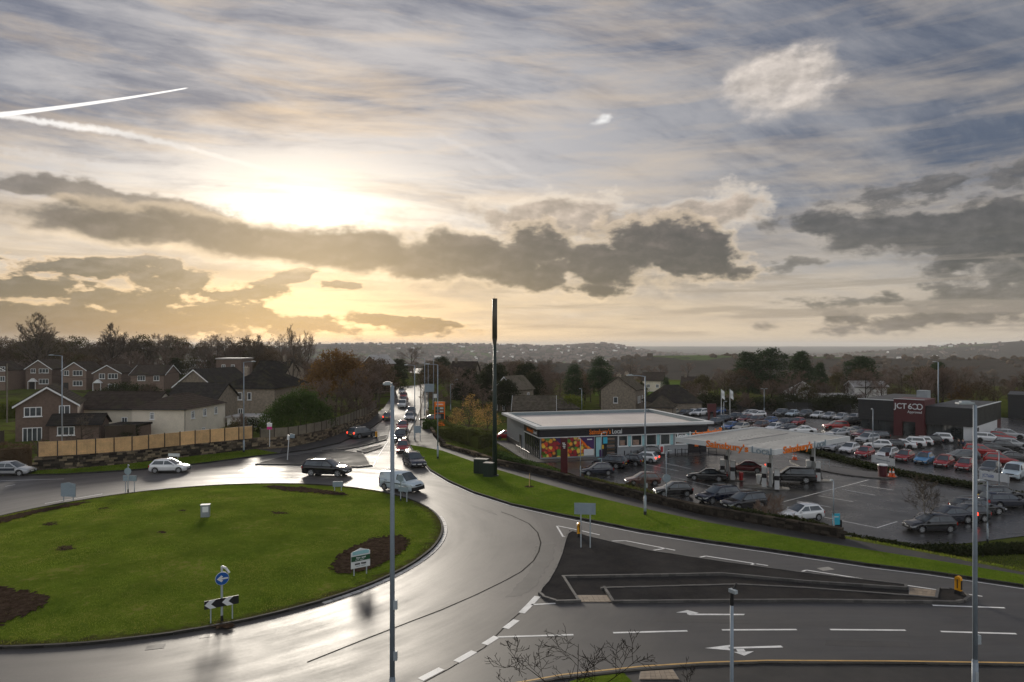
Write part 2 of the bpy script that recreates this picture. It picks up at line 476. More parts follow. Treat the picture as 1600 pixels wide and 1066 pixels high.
simple('bark_near', (0.016, 0.012, 0.009), 0.9, 0, 0.35, 1.2, 0.0, spec=0.0)
simple('kerb_dark', (0.040, 0.038, 0.034), 0.85, 0, 0.45, 0.9, 0.2, spec=0.1)
simple('bark_pale', (0.115, 0.090, 0.062), 0.9, 0, 0.3, 0.8, 0.2, spec=0.0)
simple('bark_birch', (0.42, 0.38, 0.33), 0.8, 0, 0.35, 2.0, 0.2)
simple('twig', (0.150, 0.120, 0.094), 0.9, 0, 0.35, 0.7, spec=0.0)
simple('twig_red', (0.185, 0.136, 0.108), 0.9, 0, 0.35, 0.7, spec=0.0)
simple('soil', (0.050, 0.034, 0.024), 0.95, 0, 0.7, 3.5, 1.0, obj=False, spec=0.0)
simple('paving', (0.080, 0.074, 0.070), 0.5, 0, 0.3, 0.6, 0.15, obj=False)
simple('skin', (0.45, 0.26, 0.18), 0.6, 0, 0.05, 3.0)
simple('cloth_dark', (0.015, 0.017, 0.022), 0.85, 0, 0.2, 4.0)
simple('cloth_blue', (0.03, 0.045, 0.09), 0.85, 0, 0.2, 4.0)
simple('hair', (0.02, 0.013, 0.008), 0.7, 0, 0.2, 8.0)
simple('cone', (0.72, 0.10, 0.01), 0.5, 0, 0.1, 4.0)
simple('teal_panel', (0.30, 0.55, 0.58), 0.4, 0, 0.08, 1.0)
simple('purple', (0.055, 0.02, 0.11), 0.45, 0, 0.1, 1.0)
simple('marking', (0.78, 0.77, 0.74), 0.55, 0, 0.22, 1.6, 0.1, obj=False)
simple('marking_yellow', (0.58, 0.36, 0.12), 0.6, 0, 0.25, 1.6, 0.1, obj=False)
simple('seam', (0.016, 0.015, 0.014), 0.9, 0, 0.4, 1.5, 0.2, obj=False, spec=0.05)
simple('plate_white', (0.7, 0.7, 0.68), 0.4, 0, 0.03, 3)
simple('plate_yellow', (0.65, 0.42, 0.03), 0.4, 0, 0.03, 3)
simple('lamp_glass', (0.55, 0.57, 0.58), 0.12, 0.2, 0.05, 5, spec=0.8)
simple('tail_red', (0.35, 0.008, 0.006), 0.2, 0, 0.1, 5, spec=0.8)
emis('tail_lit', (1.0, 0.05, 0.02), 1.2)
emis('head_lit', (1.0, 0.93, 0.75), 3.0)
simple('shop_display', (0.30, 0.20, 0.15), 0.6, 0, 0.5, 2.5)  # muted brown of the displays behind the shop windows

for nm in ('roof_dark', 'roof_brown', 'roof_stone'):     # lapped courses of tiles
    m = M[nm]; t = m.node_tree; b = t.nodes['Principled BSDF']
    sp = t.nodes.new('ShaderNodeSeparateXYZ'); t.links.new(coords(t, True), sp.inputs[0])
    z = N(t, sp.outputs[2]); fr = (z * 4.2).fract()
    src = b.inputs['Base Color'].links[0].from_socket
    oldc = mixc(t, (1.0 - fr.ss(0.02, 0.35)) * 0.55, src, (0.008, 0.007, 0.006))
    pt_ = noise(t, coords(t, True), 0.45, 5, 0.65).ss(0.50, 0.66)
    setin(t, b.inputs['Base Color'], mixc(t, pt_ * 0.55, oldc, (0.075, 0.070, 0.040)))

def glassmat(name, col, rough=0.06):
    m, t, b = newmat(name)
    n = noise(t, coords(t, True), 0.8, 3)
    setin(t, b.inputs['Base Color'], mixc(t, (n - 0.5) * 2.5 + 0.5, tuple(c * 0.6 for c in col), tuple(c * 1.5 for c in col)))
    b.inputs['Roughness'].default_value = rough; b.inputs['Specular IOR Level'].default_value = 0.9
    return m
glassmat('car_glass', (0.060, 0.074, 0.084), 0.04)
glassmat('pane', (0.075, 0.085, 0.092), 0.05)
glassmat('shop_glass', (0.030, 0.036, 0.036))

def paintmat():
    m, t, b = newmat('paint')
    oi = t.nodes.new('ShaderNodeObjectInfo')
    v = coords(t, True)
    n = noise(t, v, 1.6, 5, 0.6)
    sp = t.nodes.new('ShaderNodeSeparateXYZ'); t.links.new(v, sp.inputs[0])
    z = N(t, sp.outputs[2])
    dirt = ((1.0 - z.ss(0.2, 0.75)) * 0.55 + (n - 0.5) * 0.8).clamp() * 0.28
    setin(t, b.inputs['Base Color'], mixc(t, dirt, oi.outputs['Color'], (0.05, 0.045, 0.040)))
    setin(t, b.inputs['Roughness'], dirt * 0.5 + 0.13)
    b.inputs['Metallic'].default_value = 0.15
    b.inputs['Coat Weight'].default_value = 0.7; b.inputs['Coat Roughness'].default_value = 0.06
paintmat()

def leafmat(name, c1, c2, c3, rough=0.7, transl=0.25):
    m, t, b = newmat(name)
    g = t.nodes.new('ShaderNodeNewGeometry')
    r = N(t, g.outputs['Random Per Island'])
    n = noise(t, g.outputs['Position'], 0.42 if 'grass' in name else 0.55, 5, 0.65)
    col = mixc(t, r, c1, c2)
    col = mixc(t, ((n - 0.5) * 3.0 + 0.4).clamp(), col, c3)
    if 'grass' in name:   # clumps of coarser, darker turf
        col = mixc(t, noise(t, g.outputs['Position'], 0.13, 6, 0.7).ss(0.44, 0.60) * 0.75, col, tuple(c * 0.5 for c in c1))
        col = mixc(t, noise(t, g.outputs['Position'], 0.21, 6, 0.7).ss(0.56, 0.68) * 0.6, col, (0.21, 0.185, 0.06))
    setin(t, b.inputs['Base Color'], col)
    b.inputs['Roughness'].default_value = rough; b.inputs['Specular IOR Level'].default_value = 0.0
    tr = t.nodes.new('ShaderNodeBsdfTranslucent'); t.links.new(col, tr.inputs[0])
    mx = t.nodes.new('ShaderNodeMixShader'); mx.inputs[0].default_value = transl
    t.links.new(b.outputs[0], mx.inputs[1]); t.links.new(tr.outputs[0], mx.inputs[2])
    t.links.new(mx.outputs[0], t.nodes['Material Output'].inputs[0])
    return m
leafmat('leaf_laurel', (0.045, 0.075, 0.022), (0.105, 0.150, 0.042), (0.058, 0.085, 0.026))
leafmat('leaf_pine', (0.034, 0.058, 0.030), (0.076, 0.105, 0.046), (0.044, 0.066, 0.033))
leafmat('leaf_hedge', (0.075, 0.090, 0.026), (0.150, 0.160, 0.046), (0.100, 0.100, 0.034))
leafmat('leaf_dark', (0.022, 0.032, 0.015), (0.055, 0.066, 0.026), (0.036, 0.036, 0.018))
leafmat('leaf_rust', (0.175, 0.100, 0.038), (0.265, 0.155, 0.058), (0.135, 0.080, 0.036))
leafmat('leaf_gold', (0.48, 0.29, 0.09), (0.60, 0.38, 0.13), (0.40, 0.25, 0.09))
leafmat('leaf_olive', (0.060, 0.055, 0.024), (0.105, 0.090, 0.034), (0.075, 0.062, 0.030))
leafmat('leaf_brown', (0.085, 0.060, 0.038), (0.145, 0.100, 0.060), (0.100, 0.072, 0.046))
leafmat('leaf_bright', (0.10, 0.13, 0.02), (0.16, 0.17, 0.03), (0.09, 0.11, 0.02))
leafmat('grass_blade', (0.125, 0.190, 0.022), (0.235, 0.305, 0.040), (0.250, 0.235, 0.052), 0.8, 0.5)

def grassmat(name, c1, c2, c3, scale=0.35, mud=0.0):
    m, t, b = newmat(name)
    v = coords(t)
    n1 = noise(t, v, scale, 5, 0.6); n2 = noise(t, v, 2.6, 5, 0.65); n3 = noise(t, v, 14.0, 3, 0.7)
    f = ((n1 - 0.5) * 2.6 + (n2 - 0.5) * 1.4 + 0.5).clamp()
    col = mixc(t, f, c1, c2)
    col = mixc(t, ((n3 - 0.5) * 3.0 + 0.5).clamp() * 0.6, col, tuple(c * 0.45 for c in c1))
    col = mixc(t, (n2 * 0.6 + n1 * 0.5).ss(0.60, 0.72), col, c3)
    if mud:
        col = mixc(t, noise(t, v, 0.5, 6, 0.7).ss(0.62, 0.70) * mud, col, (0.05, 0.035, 0.02))
    setin(t, b.inputs['Base Color'], col)
    b.inputs['Roughness'].default_value = 0.9; b.inputs['Specular IOR Level'].default_value = 0.0
    bump(t, b, n3 + n2, 0.9, 0.06)
    return m
grassmat('grass', (0.092, 0.142, 0.016), (0.185, 0.240, 0.030), (0.205, 0.195, 0.050))
grassmat('grass_verge', (0.085, 0.145, 0.014), (0.160, 0.230, 0.026), (0.145, 0.155, 0.036), 0.25, 0.5)
grassmat('grass_bank', (0.060, 0.075, 0.020), (0.090, 0.105, 0.026), (0.105, 0.095, 0.040), 0.3)
grassmat('field', (0.10, 0.15, 0.03), (0.14, 0.20, 0.045), (0.15, 0.17, 0.06), 0.05)

def roadmat(name, base, wet=0.5, ring=None, rough=0.68, spec=0.75):
    """asphalt, worn and damp; streaks follow the traffic"""
    m, t, b = newmat(name)
    v = coords(t)
    sp = t.nodes.new('ShaderNodeSeparateXYZ'); t.links.new(v, sp.inputs[0])
    x, y = N(t, sp.outputs[0]), N(t, sp.outputs[1])
    agg = noise(t, v, 22.0, 3, 0.7) * 0.5 + noise(t, v, 6.5, 4, 0.75) * 0.5
    patch = noise(t, v, 0.16, 5, 0.6)
    mid = noise(t, v, 0.9, 5, 0.65)
    if ring:
        rr = ((x - ring[0]) * (x - ring[0]) + (y - ring[1]) * (y - ring[1])).sqrt()
        an = (x - ring[0])._m('ARCTAN2', y - ring[1])
        far = rr.ss(ring[2] + 12, ring[2] + 24)
        st1 = noise(t, combine(t, rr * 0.75, an * 2.2, 0.0), 1.0, 5, 0.6)
        st2 = noise(t, combine(t, x * 0.10, y * 0.75, 3.0), 1.0, 5, 0.6)
        st = st1 * (1.0 - far) + st2 * far
        band = ((rr - (ring[2] + 4.6)).abs()).ss(0.2, 3.0)
    else:
        st = noise(t, combine(t, x * 0.35, y * 0.35, 3.0), 1.0, 5, 0.6); band = None
    s = ((st - 0.5) * 3.0 + 0.5).clamp()
    g = ((agg - 0.5) * 3.2 + 0.5).clamp()
    col = mixc(t, s, tuple(c * 0.66 for c in base), tuple(c * 1.45 for c in base))
    col = mixc(t, g * 0.55, col, tuple(c * 2.1 for c in base))
    col = mixc(t, ((patch - 0.5) * 4.0 + 0.35).clamp() * 0.5, col, tuple(c * 0.6 for c in base))
    if ring:      # paler, dusty running lane round the island, polished in arcs
        lane = (1.0 - rr.ss(ring[2] + 9.0, ring[2] + 13.5)) * (0.55 + (st1 - 0.5) * 1.8).clamp()
        col = mixc(t, lane * 0.75, col, (0.118, 0.104, 0.090))
        col = mixc(t, g * 0.35, col, tuple(c * 0.5 for c in base))
    # gritty track of dust outside the wheel paths
    col = mixc(t, ((mid - 0.5) * 3.0 + 0.2).clamp() * 0.25, col, (0.10, 0.085, 0.07))
    setin(t, b.inputs['Base Color'], col)
    damp = ((patch - 0.5) * 1.5 + (st - 0.5) * 1.8 + wet).clamp()
    setin(t, b.inputs['Roughness'], rough - damp * 0.22 + (agg - 0.5) * 0.2)
    b.inputs['Specular IOR Level'].default_value = spec
    bump(t, b, agg * 0.7 + mid * 0.3, 0.40, 0.014)
    return m
# ------------------------------------------------------------------ terrain
def ss(x, a, b):
    t = np.clip((np.asarray(x, float) - a) / (b - a), 0, 1); return t * t * (3 - 2 * t)

WALL_PX = [(690, 698), (741, 713), (775, 727), (843, 742), (919, 762), (1009, 784), (1098, 805), (1143, 813), (1287, 838), (1317, 843)]
WALL = [gp(*p) for p in WALL_PX]
EDGE = [(-70, 600), (-42, 320)] + [gp(*p) for p in [(668, 612), (668, 645), (675, 680)]] + WALL + [gp(1450, 868), gp(1600, 898), (60, 28), (160, -20)]
def edge_dist(X, Y):
    X = np.asarray(X, float); Y = np.asarray(Y, float)
    best = np.full(X.shape, 1e9); sg = np.ones(X.shape)
    for (ax, ay), (bx, by) in zip(EDGE[:-1], EDGE[1:]):
        dx, dy = bx - ax, by - ay; L2 = dx * dx + dy * dy
        t = np.clip(((X - ax) * dx + (Y - ay) * dy) / L2, 0, 1)
        d = np.hypot(X - ax - t * dx, Y - ay - t * dy)
        c = dx * (Y - ay) - dy * (X - ax)
        k = d < best - 1e-9
        best = np.where(k, d, best); sg = np.where(k, np.sign(c), sg)
    return best * np.where(sg == 0, 1, sg)

def prof(xs, pts):
    return np.interp(xs, [p[0] for p in pts], [p[1] for p in pts])

def terrain(X, Y):
    X = np.asarray(X, float); Y = np.asarray(Y, float)
    r = np.hypot(X, Y)
    near = -2.0 * ss(edge_dist(X, Y), 0.5, 8.0)
    near = near + 6.0 * ss(Y, 215, 310) * ss(-X, 25, 90)
    yy = np.maximum(Y, 1.0)
    px = np.where(Y > 0.3 * np.abs(X), 800 + F * X / yy, np.where(X > 0, 2400, -800))
    px = np.clip(px, -800, 2400)
    lr = np.log(np.maximum(r, 1.0))
    val = np.interp(lr, np.log([300, 460, 1000, 1900, 6000, 20000]), [0, -14, -58, -72, -60, -30])
    far = val.copy()
    ca = np.where(Y > 0, Y / np.maximum(r, 1), 0.6); ca = np.maximum(ca, 0.5)
    def ridge(r0, w, ypx, amp):
        tgt = CAMH - (prof(px, ypx) - HZ) / F * r0 * ca
        v0 = np.interp(math.log(r0), np.log([300, 460, 1000, 1900, 6000, 20000]), [0, -14, -58, -72, -60, -30])
        return amp * (tgt - v0) * np.exp(-((lr - math.log(r0)) / w) ** 2)
    far = far + ridge(1250, 0.26, [(-800, 566), (560, 566), (760, 572), (930, 566), (1010, 556), (1090, 556), (1180, 557), (1300, 556), (1500, 560), (2400, 560)], 1.0)
    far = far + ridge(4200, 0.30, [(-800, 545), (440, 544), (500, 537), (740, 538), (850, 541), (905, 538.5), (945, 537), (975, 541), (1010, 548), (1080, 554), (1250, 556), (1330, 552), (1400, 546), (1500, 539), (1600, 533), (1800, 528), (2400, 530)], 1.0)
    far = far + ridge(12000, 0.35, [(-800, 541), (2400, 541)], 0.9)
    k = ss(r, 300, 430)
    bumps = (np.sin(X * 0.011 + Y * 0.004) * np.cos(Y * 0.007 - X * 0.003)) * 3.0 * ss(r, 500, 1500)
    return near * (1 - k) + (far + bumps) * k

def hz(x, y):
    return float(terrain(np.array([x]), np.array([y]))[0]) - 0.06

def pt(px, py, g=0.0):
    """ground point with its own height, for a pixel whose ground lies at about g"""
    x, y = gp(px, py, g)
    return (x, y, hz(x, y))

az = np.radians(np.concatenate([np.arange(-179, -62, 9.0), np.arange(-60, 60.1, 0.55), np.arange(63, 178, 9.0)]))
rr = np.concatenate([[2.0], np.geomspace(6, 330, 110), np.geomspace(345, 16000, 74)])
A_, R_ = np.meshgrid(az, rr)
GX, GY = R_ * np.sin(A_), R_ * np.cos(A_)
GZ = terrain(GX, GY) - 0.06
na, nr = len(az), len(rr)
idx = np.arange(na * nr).reshape(nr, na)
nx_ = np.roll(idx, -1, axis=1)
quads = np.stack([idx[:-1], nx_[:-1], nx_[1:], idx[1:]], -1).reshape(-1, 4)[:, ::-1]

def groundmat():
    m, t, b = newmat('ground')
    v = coords(t)
    vl = t.nodes.new('ShaderNodeVectorMath'); vl.operation = 'LENGTH'; t.links.new(v, vl.inputs[0])
    r = N(t, vl.outputs['Value'])
    n1 = noise(t, v, 0.35, 5, 0.6); n2 = noise(t, v, 2.6, 5, 0.65)
    f = ((n1 - 0.5) * 2.4 + (n2 - 0.5) * 1.2 + 0.5).clamp()
    near = mixc(t, f, (0.062, 0.078, 0.018), (0.105, 0.120, 0.030))
    near = mixc(t, noise(t, v, 0.12, 5, 0.65).ss(0.52, 0.62), near, (0.062, 0.050, 0.026))
    vo = t.nodes.new('ShaderNodeTexVoronoi'); t.links.new(v, vo.inputs['Vector']); vo.inputs['Scale'].default_value = 0.0065
    sc = t.nodes.new('ShaderNodeSeparateColor'); t.links.new(vo.outputs['Color'], sc.inputs[0])
    c0 = N(t, sc.outputs[0]); c1 = N(t, sc.outputs[1])
    far = mixc(t, c0, (0.050, 0.040, 0.032), (0.080, 0.066, 0.050))
    far = mixc(t, c1.ss(0.66, 0.70), far, (0.085, 0.125, 0.035))
    wood = noise(t, v, 0.0016, 5, 0.6).ss(0.44, 0.54)
    far = mixc(t, wood, far, (0.034, 0.028, 0.022))
    far = mixc(t, noise(t, v, 0.03, 5, 0.7).ss(0.50, 0.62) * 0.7, far, (0.028, 0.023, 0.018))
    setin(t, b.inputs['Base Color'], mixc(t, r.ss(330, 480), near, far))
    b.inputs['Roughness'].default_value = 0.95; b.inputs['Specular IOR Level'].default_value = 0.0
    bump(t, b, n2, 0.6, 0.06)
    return m
groundmat()
ground = link('ground', rawmesh('ground', np.stack([GX, GY, GZ], -1).reshape(-1, 3), quads, M['ground'], True))
tag(ground, kind='structure')

# ------------------------------------------------------------------ road and yards
RC = (-23.9, 50.3); RR = 18.6        # centre island
roadmat('asphalt', (0.042, 0.0395, 0.038), 0.62, (RC[0], RC[1], RR))
roadmat('asphalt_yard', (0.033, 0.0315, 0.031), 0.75, None, 0.46, 0.8)
roadmat('asphalt_path', (0.032, 0.030, 0.029), 0.35, None, 0.8, 0.3)
roadmat('asphalt_island', (0.034, 0.032, 0.031), 0.25, None, 0.95, 0.0)
roadmat('asphalt_patch', (0.036, 0.034, 0.033), 0.5, None, 0.74, 0.65)

LEFT_PX = [(-300, 757), (-100, 746), (50, 737), (120, 733), (200, 726), (300, 714), (400, 703), (455, 699), (500, 689), (540, 675), (575, 659), (588, 647), (600, 638), (610, 622), (615, 610), (618, 603)]
LEFT = [gp(*p) for p in LEFT_PX]
right = [gp(*p) for p in [(664, 603), (668, 645), (675, 680)]] + WALL + [gp(1450, 868), gp(1600, 898)]
road = MB().sheet([(-110, 10), (110, 10), (110, 26)] + right[::-1] + [(-46, 420), (-60, 420)] + LEFT[::-1], 0.0)
struct('road', road, M['asphalt'])

YZ = -2.0
yard_px = [(905, 745), (960, 762), (1010, 776), (1060, 786), (1120, 798), (1180, 809), (1260, 827), (1330, 843), (1420, 852), (1500, 850), (1620, 835)]
yard = [gp(*p, YZ) for p in yard_px] + [(105, 75), (110, 150), (92, 175), (40, 200), (30, 190), gp(1030, 645, YZ), gp(800, 690, YZ), gp(846, 722, YZ)]
struct('forecourt', MB().sheet(yard, YZ), M['asphalt_yard'])

# centre island: a low mound
def mound(x, y):
    q = np.hypot(np.asarray(x) - RC[0], np.asarray(y) - RC[1]) / RR
    return 0.11 + 0.75 * (1 - np.clip(q, 0, 1) ** 2) ** 1.2 + 0.035 * np.sin(np.asarray(x) * 1.3) * np.cos(np.asarray(y) * 1.1 + 0.7 * np.asarray(x))
def mz(x, y): return float(mound(x, y))
mb = MB(); nr_, na_ = 26, 120
for i in range(nr_ + 1):
    q = RR * i / nr_
    for j in range(na_):
        a = 2 * math.pi * j / na_
        x, y = RC[0] + q * math.cos(a), RC[1] + q * math.sin(a)
        mb.v.append((x, y, mz(x, y) if i < nr_ else 0.11))
for i in range(nr_):
    for j in range(na_):
        k = (j + 1) % na_
        mb.f.append((i * na_ + j, (i + 1) * na_ + j, (i + 1) * na_ + k, i * na_ + k)); mb.m.append(0)
def rim_mud():
    m = grassmat('grass_island', (0.092, 0.142, 0.016), (0.185, 0.240, 0.030), (0.205, 0.195, 0.050))
    t = m.node_tree; b = t.nodes['Principled BSDF']; v = coords(t)
    sp = t.nodes.new('ShaderNodeSeparateXYZ'); t.links.new(v, sp.inputs[0])
    x, y = N(t, sp.outputs[0]) - RC[0], N(t, sp.outputs[1]) - RC[1]
    r = (x * x + y * y).sqrt() + (noise(t, v, 1.1, 5, 0.7) - 0.5) * 2.2
    setin(t, b.inputs['Base Color'], mixc(t, r.ss(RR - 0.75, RR - 0.1) * 0.8, b.inputs['Base Color'].links[0].from_socket, (0.055, 0.042, 0.022)))
rim_mud()
island = struct('centre_island', mb, M['grass_island'], True)

kerb_mb = MB(); kerb_mb.box((0, 0, 0.03), (0.905, 0.15, 0.22))
KERB = kerb_mb.mesh('kerb_stone', M['kerb_dark'])
KERBW = MB().box((0, 0, 0.0), (0.56, 0.26, 0.05)).mesh('edging_block', M['kerb_white'])
def resample(pts, step):
    out = []; acc = 0.0
    for (ax, ay), (bx, by) in zip(pts[:-1], pts[1:]):
        L = math.hypot(bx - ax, by - ay)
        while acc < L:
            t = acc / L; out.append((ax + (bx - ax) * t, ay + (by - ay) * t, math.atan2(by - ay, bx - ax))); acc += step
        acc -= L
    return out
rk = random.Random(4)
def kerbs(parent, pts, z=0.0, step=0.915, limit=300, me=None, name='kerb_stone'):
    for (x, y, a) in resample(pts, step)[:limit]:
        o = link(name, me or KERB, parent, (x, y, z + rk.uniform(-0.006, 0.006)), a + rk.uniform(-0.012, 0.012))
ring = [(RC[0] + (RR + 0.08) * math.cos(t), RC[1] + (RR + 0.08) * math.sin(t)) for t in np.linspace(-math.pi, math.pi, 161)]
kerbs(island, ring)
ring2 = [(RC[0] + (RR + 0.33) * math.cos(t), RC[1] + (RR + 0.33) * math.sin(t)) for t in np.linspace(-0.75, 0.32, 60)]
kerbs(island, ring2, 0.002, 0.62, 40, KERBW, 'edging_block')

KERBS = MB().box((0, 0, 0.03), (0.46, 0.15, 0.22)).mesh('kerb_stone', M['kerb'])
def raised(name, px_poly, mat, kerb_px=None, h=0.11, g=0.0, closed=False, world=False):
    poly = px_poly if world else [gp(*p, g) for p in px_poly]
    o = struct(name, MB().prism(poly, g - 0.02, g + h), M[mat])
    if kerb_px:
        k = kerb_px if world else [gp(*p, g) for p in kerb_px]
        small = name in ('traffic_island', 'kerbed_island')
        kerbs(o, k, g, 0.465 if small else 0.915, 300, KERBS if small else None)
    return o

# right verge and footway
VN = [(640, 697), (646, 706), (655, 716), (672, 735), (700, 752), (740, 770), (800, 789), (870, 804), (905, 811), (1000, 830), (1100, 846), (1200, 860), (1300, 875), (1360, 884), (1450, 895), (1600, 917)]
VF = [(640, 696), (690, 705), (735, 721), (780, 736), (850, 757), (900, 771), (1000, 795), (1100, 817), (1200, 835), (1300, 852), (1400, 868), (1500, 884), (1600, 901)]
verge_r = raised('grass_verge', VN + VF[::-1], 'grass_verge', VN, 0.10)
raised('footway', [(664, 604), (662, 620), (657, 640), (650, 658), (644, 668), (639, 679), (636.5, 688), (640, 696)][0:8] + VF[1:] + [(1600, 897), (1450, 867)] + WALL_PX[::-1] + [(676, 681), (669, 650), (669, 604)], 'asphalt_path',
       [(664, 604), (662, 620), (657, 640), (650, 658), (644, 668), (639, 679), (636.5, 688), (640, 696)], 0.095)
# left verge and footway
LN = [(-300, 762), (-100, 750), (0, 744), (100, 742), (200, 736), (260, 731), (330, 723), (400, 713.5), (437, 709.5)]
verge_l = raised('grass_verge', LN + [p for p in LEFT_PX[::-1] if p[0] < 445] , 'grass_verge', LN, 0.10)
LK = [(437, 709.5), (480, 704), (530, 693), (575, 673), (596, 658), (606, 647), (612.5, 632), (617, 615), (619, 603)]
raised('footway', LK + [p for p in LEFT_PX[::-1] if p[0] >= 455] + [(441, 702)], 'asphalt_path', LK, 0.095)
# splitter islands
A_px = [(894, 832), (905, 835), (918, 840), (1012, 862), (1135, 881), (1260, 898), (1415, 916), (1416, 921), (1260, 910.5), (1130, 898.5), (880, 903), (904, 941), (872, 942), (852, 936), (843, 929), (846, 922), (856, 911), (868, 890), (877, 868), (883, 846), (887, 836)]
raised('traffic_island', A_px, 'asphalt_island', A_px + A_px[:1])
B_px = [(945, 921.5), (1154, 916), (1260, 921.5), (1415, 933), (1463, 937), (1466, 922), (1490, 923.5), (1508, 929), (1514, 935), (1508, 940), (1490, 943), (1415, 942), (1260, 940), (958, 942)]
raised('traffic_island', B_px, 'asphalt_island', B_px + B_px[:1])
S1 = [(402, 726), (430, 718), (449, 713.5), (500, 707), (540, 706), (566, 709.5), (573, 718), (579, 728.5), (560, 730.5), (520, 729), (472, 727)]
raised('traffic_island', S1, 'asphalt_path', S1 + S1[:1], 0.10)
S2 = [(560, 705.5), (598, 696), (596, 700), (570, 708.5)]
raised('traffic_island', S2, 'asphalt_path', S2 + S2[:1], 0.10)
S3 = [(506, 705), (545, 697), (587, 684.5), (606, 681), (603, 688), (562, 698.5), (535, 703.5)]
raised('traffic_island', S3, 'asphalt_path', S3 + S3[:1], 0.10)
struct('crossing_path', MB().sheet([gp(*p) for p in [(881, 904), (1130, 899.5), (1260, 911.5), (1415, 922), (1466, 922), (1463, 936), (1415, 932), (1260, 920.5), (1154, 915), (945, 920.5), (957, 941.5), (905, 941.5)]], 0.003), M['asphalt_island'])
# near footway at the bottom right
NK = [(700, 1120), (780, 1082), (880, 1064), (1000, 1051), (1100, 1043.5), (1200, 1040), (1400, 1041), (1600, 1044), (1900, 1052)]
raised('footway', NK + [(1900, 1500), (700, 1500)], 'asphalt_path', NK, 0.095)
raised('grass_verge', [(905, 1064.5), (975, 1056), (990, 1072), (985, 1200), (800, 1200), (830, 1090)], 'grass', None, 0.12)

# tactile paving slabs
def slabs(parent, quad_px, n, m_, z):
    q = [Vector(gp(*p) + (z,)) for p in quad_px]
    s = None
    for i in range(n):
        for j in range(m_):
            def P(a, b): return q[0].lerp(q[1], a).lerp(q[3].lerp(q[2], a), b)
            e = 0.025
            c = [P((i + e) / n, (j + e) / m_), P((i + 1 - e) / n, (j + e) / m_), P((i + 1 - e) / n, (j + 1 - e) / m_), P((i + e) / n, (j + 1 - e) / m_)]
            MB().slab([p + Vector((0, 0, rk.uniform(0, 0.004))) for p in c], 0.03).obj('paving_slab', M['buff'], parent)
tp = struct('crossing_paving', MB().sheet([gp(*p) for p in [(905, 941.5), (952, 941.5), (947, 930), (898, 930)]], 0.004), M['concrete'])
slabs(tp, [(905.5, 941.2), (955, 941.2), (948.5, 931), (899.5, 931)], 6, 3, 0.035)
tp = struct('crossing_paving', MB().sheet([gp(*p) for p in [(1420, 931.8), (1462, 935.3), (1464, 922.8), (1420, 918)]], 0.004), M['concrete'])
slabs(tp, [(1421, 931.5), (1461, 935), (1463, 923.2), (1421, 918.6)], 6, 3, 0.035)
tp = struct('crossing_paving', MB().sheet([gp(*p) for p in [(998, 1066), (1062, 1066), (1052, 1050), (1000, 1053)]], 0.10), M['concrete'])
slabs(tp, [(999, 1066), (1061, 1066), (1051, 1051), (1001, 1054)], 7, 3, 0.135)

# ------------------------------------------------------------------ markings
def strip(mb, pts, w, z=0.006):
    for (ax, ay), (bx, by) in zip(pts[:-1], pts[1:]):
        L = math.hypot(bx - ax, by - ay); nx, ny = -(by - ay) / L * w / 2, (bx - ax) / L * w / 2
        mb.add([(ax + nx, ay + ny, z), (ax - nx, ay - ny, z), (bx - nx, by - ny, z), (bx + nx, by + ny, z)], [(0, 1, 2, 3)])
def marks(name, lines, w, g=0.0, mat='marking', z=0.006):
    mb = MB()
    for l in lines: strip(mb, [gp(*p, g) for p in l], w, g + z)
    return struct(name, mb, M[mat])
marks('give_way_line', [[(840, 932), (828, 945)], [(828, 945), (815, 958)], [(807, 969), (790, 982)], [(776, 995), (757, 1007)], [(741, 1018), (713, 1034)], [(690, 1045), (657, 1062)], [(640, 1072), (605, 1092)]], 0.36)
marks('lane_line', [[(830, 945), (868, 943)], [(778, 995.5), (896, 992)], [(958, 989), (1074, 986)], [(1128, 984.5), (1245, 984)], [(1297, 984), (1415, 985)], [(1470, 987), (1588, 990.5)], [(1640, 992), (1760, 998)],
                     [(1457, 946), (1570, 950)]], 0.16)
marks('lane_line', [[(870, 822), (880, 839)], [(882, 839), (899, 833)], [(872, 822), (902, 828), (937, 836)], [(942, 846), (977, 845), (1055, 860)], [(1012, 861.5), (1040, 857)], [(1083, 873), (1103, 869), (1200, 884)], [(1162, 885.5), (1181, 880.5)],
                     [(1245, 896), (1260, 891), (1357, 906)], [(1326, 907), (1340, 902.5)], [(1418, 915), (1535, 932)]], 0.14)
off = [(x, y + (2.2 if y < 800 else 3.4)) for x, y in VN]
marks('edge_line', [off[2:]], 0.11)
marks('edge_line', [[(-100, 757), (0, 751.5), (100, 748.5)], [(392, 727.5), (420, 720)], [(606, 690), (590, 714), (583, 729)], [(612, 666), (607, 684)]], 0.13)
marks('lane_line', [[(8, 760), (24, 757.5)], [(70, 787), (160, 772)], [(372, 736), (398, 727)]], 0.14)
marks('lane_line', [[(634, 680), (638, 668)], [(642, 660), (645, 652)], [(622, 690), (620, 712)]], 0.12)
marks('yellow_line', [[(700, 1098), (790, 1070), (880, 1054), (1000, 1041.5), (1100, 1035), (1200, 1032), (1400, 1033), (1600, 1036), (1800, 1043)],
                       [(700, 1107), (790, 1076), (880, 1059), (1000, 1046), (1100, 1039), (1200, 1035.8), (1400, 1036.8), (1600, 1039.8), (1800, 1047)]], 0.11, 0.0, 'marking_yellow')
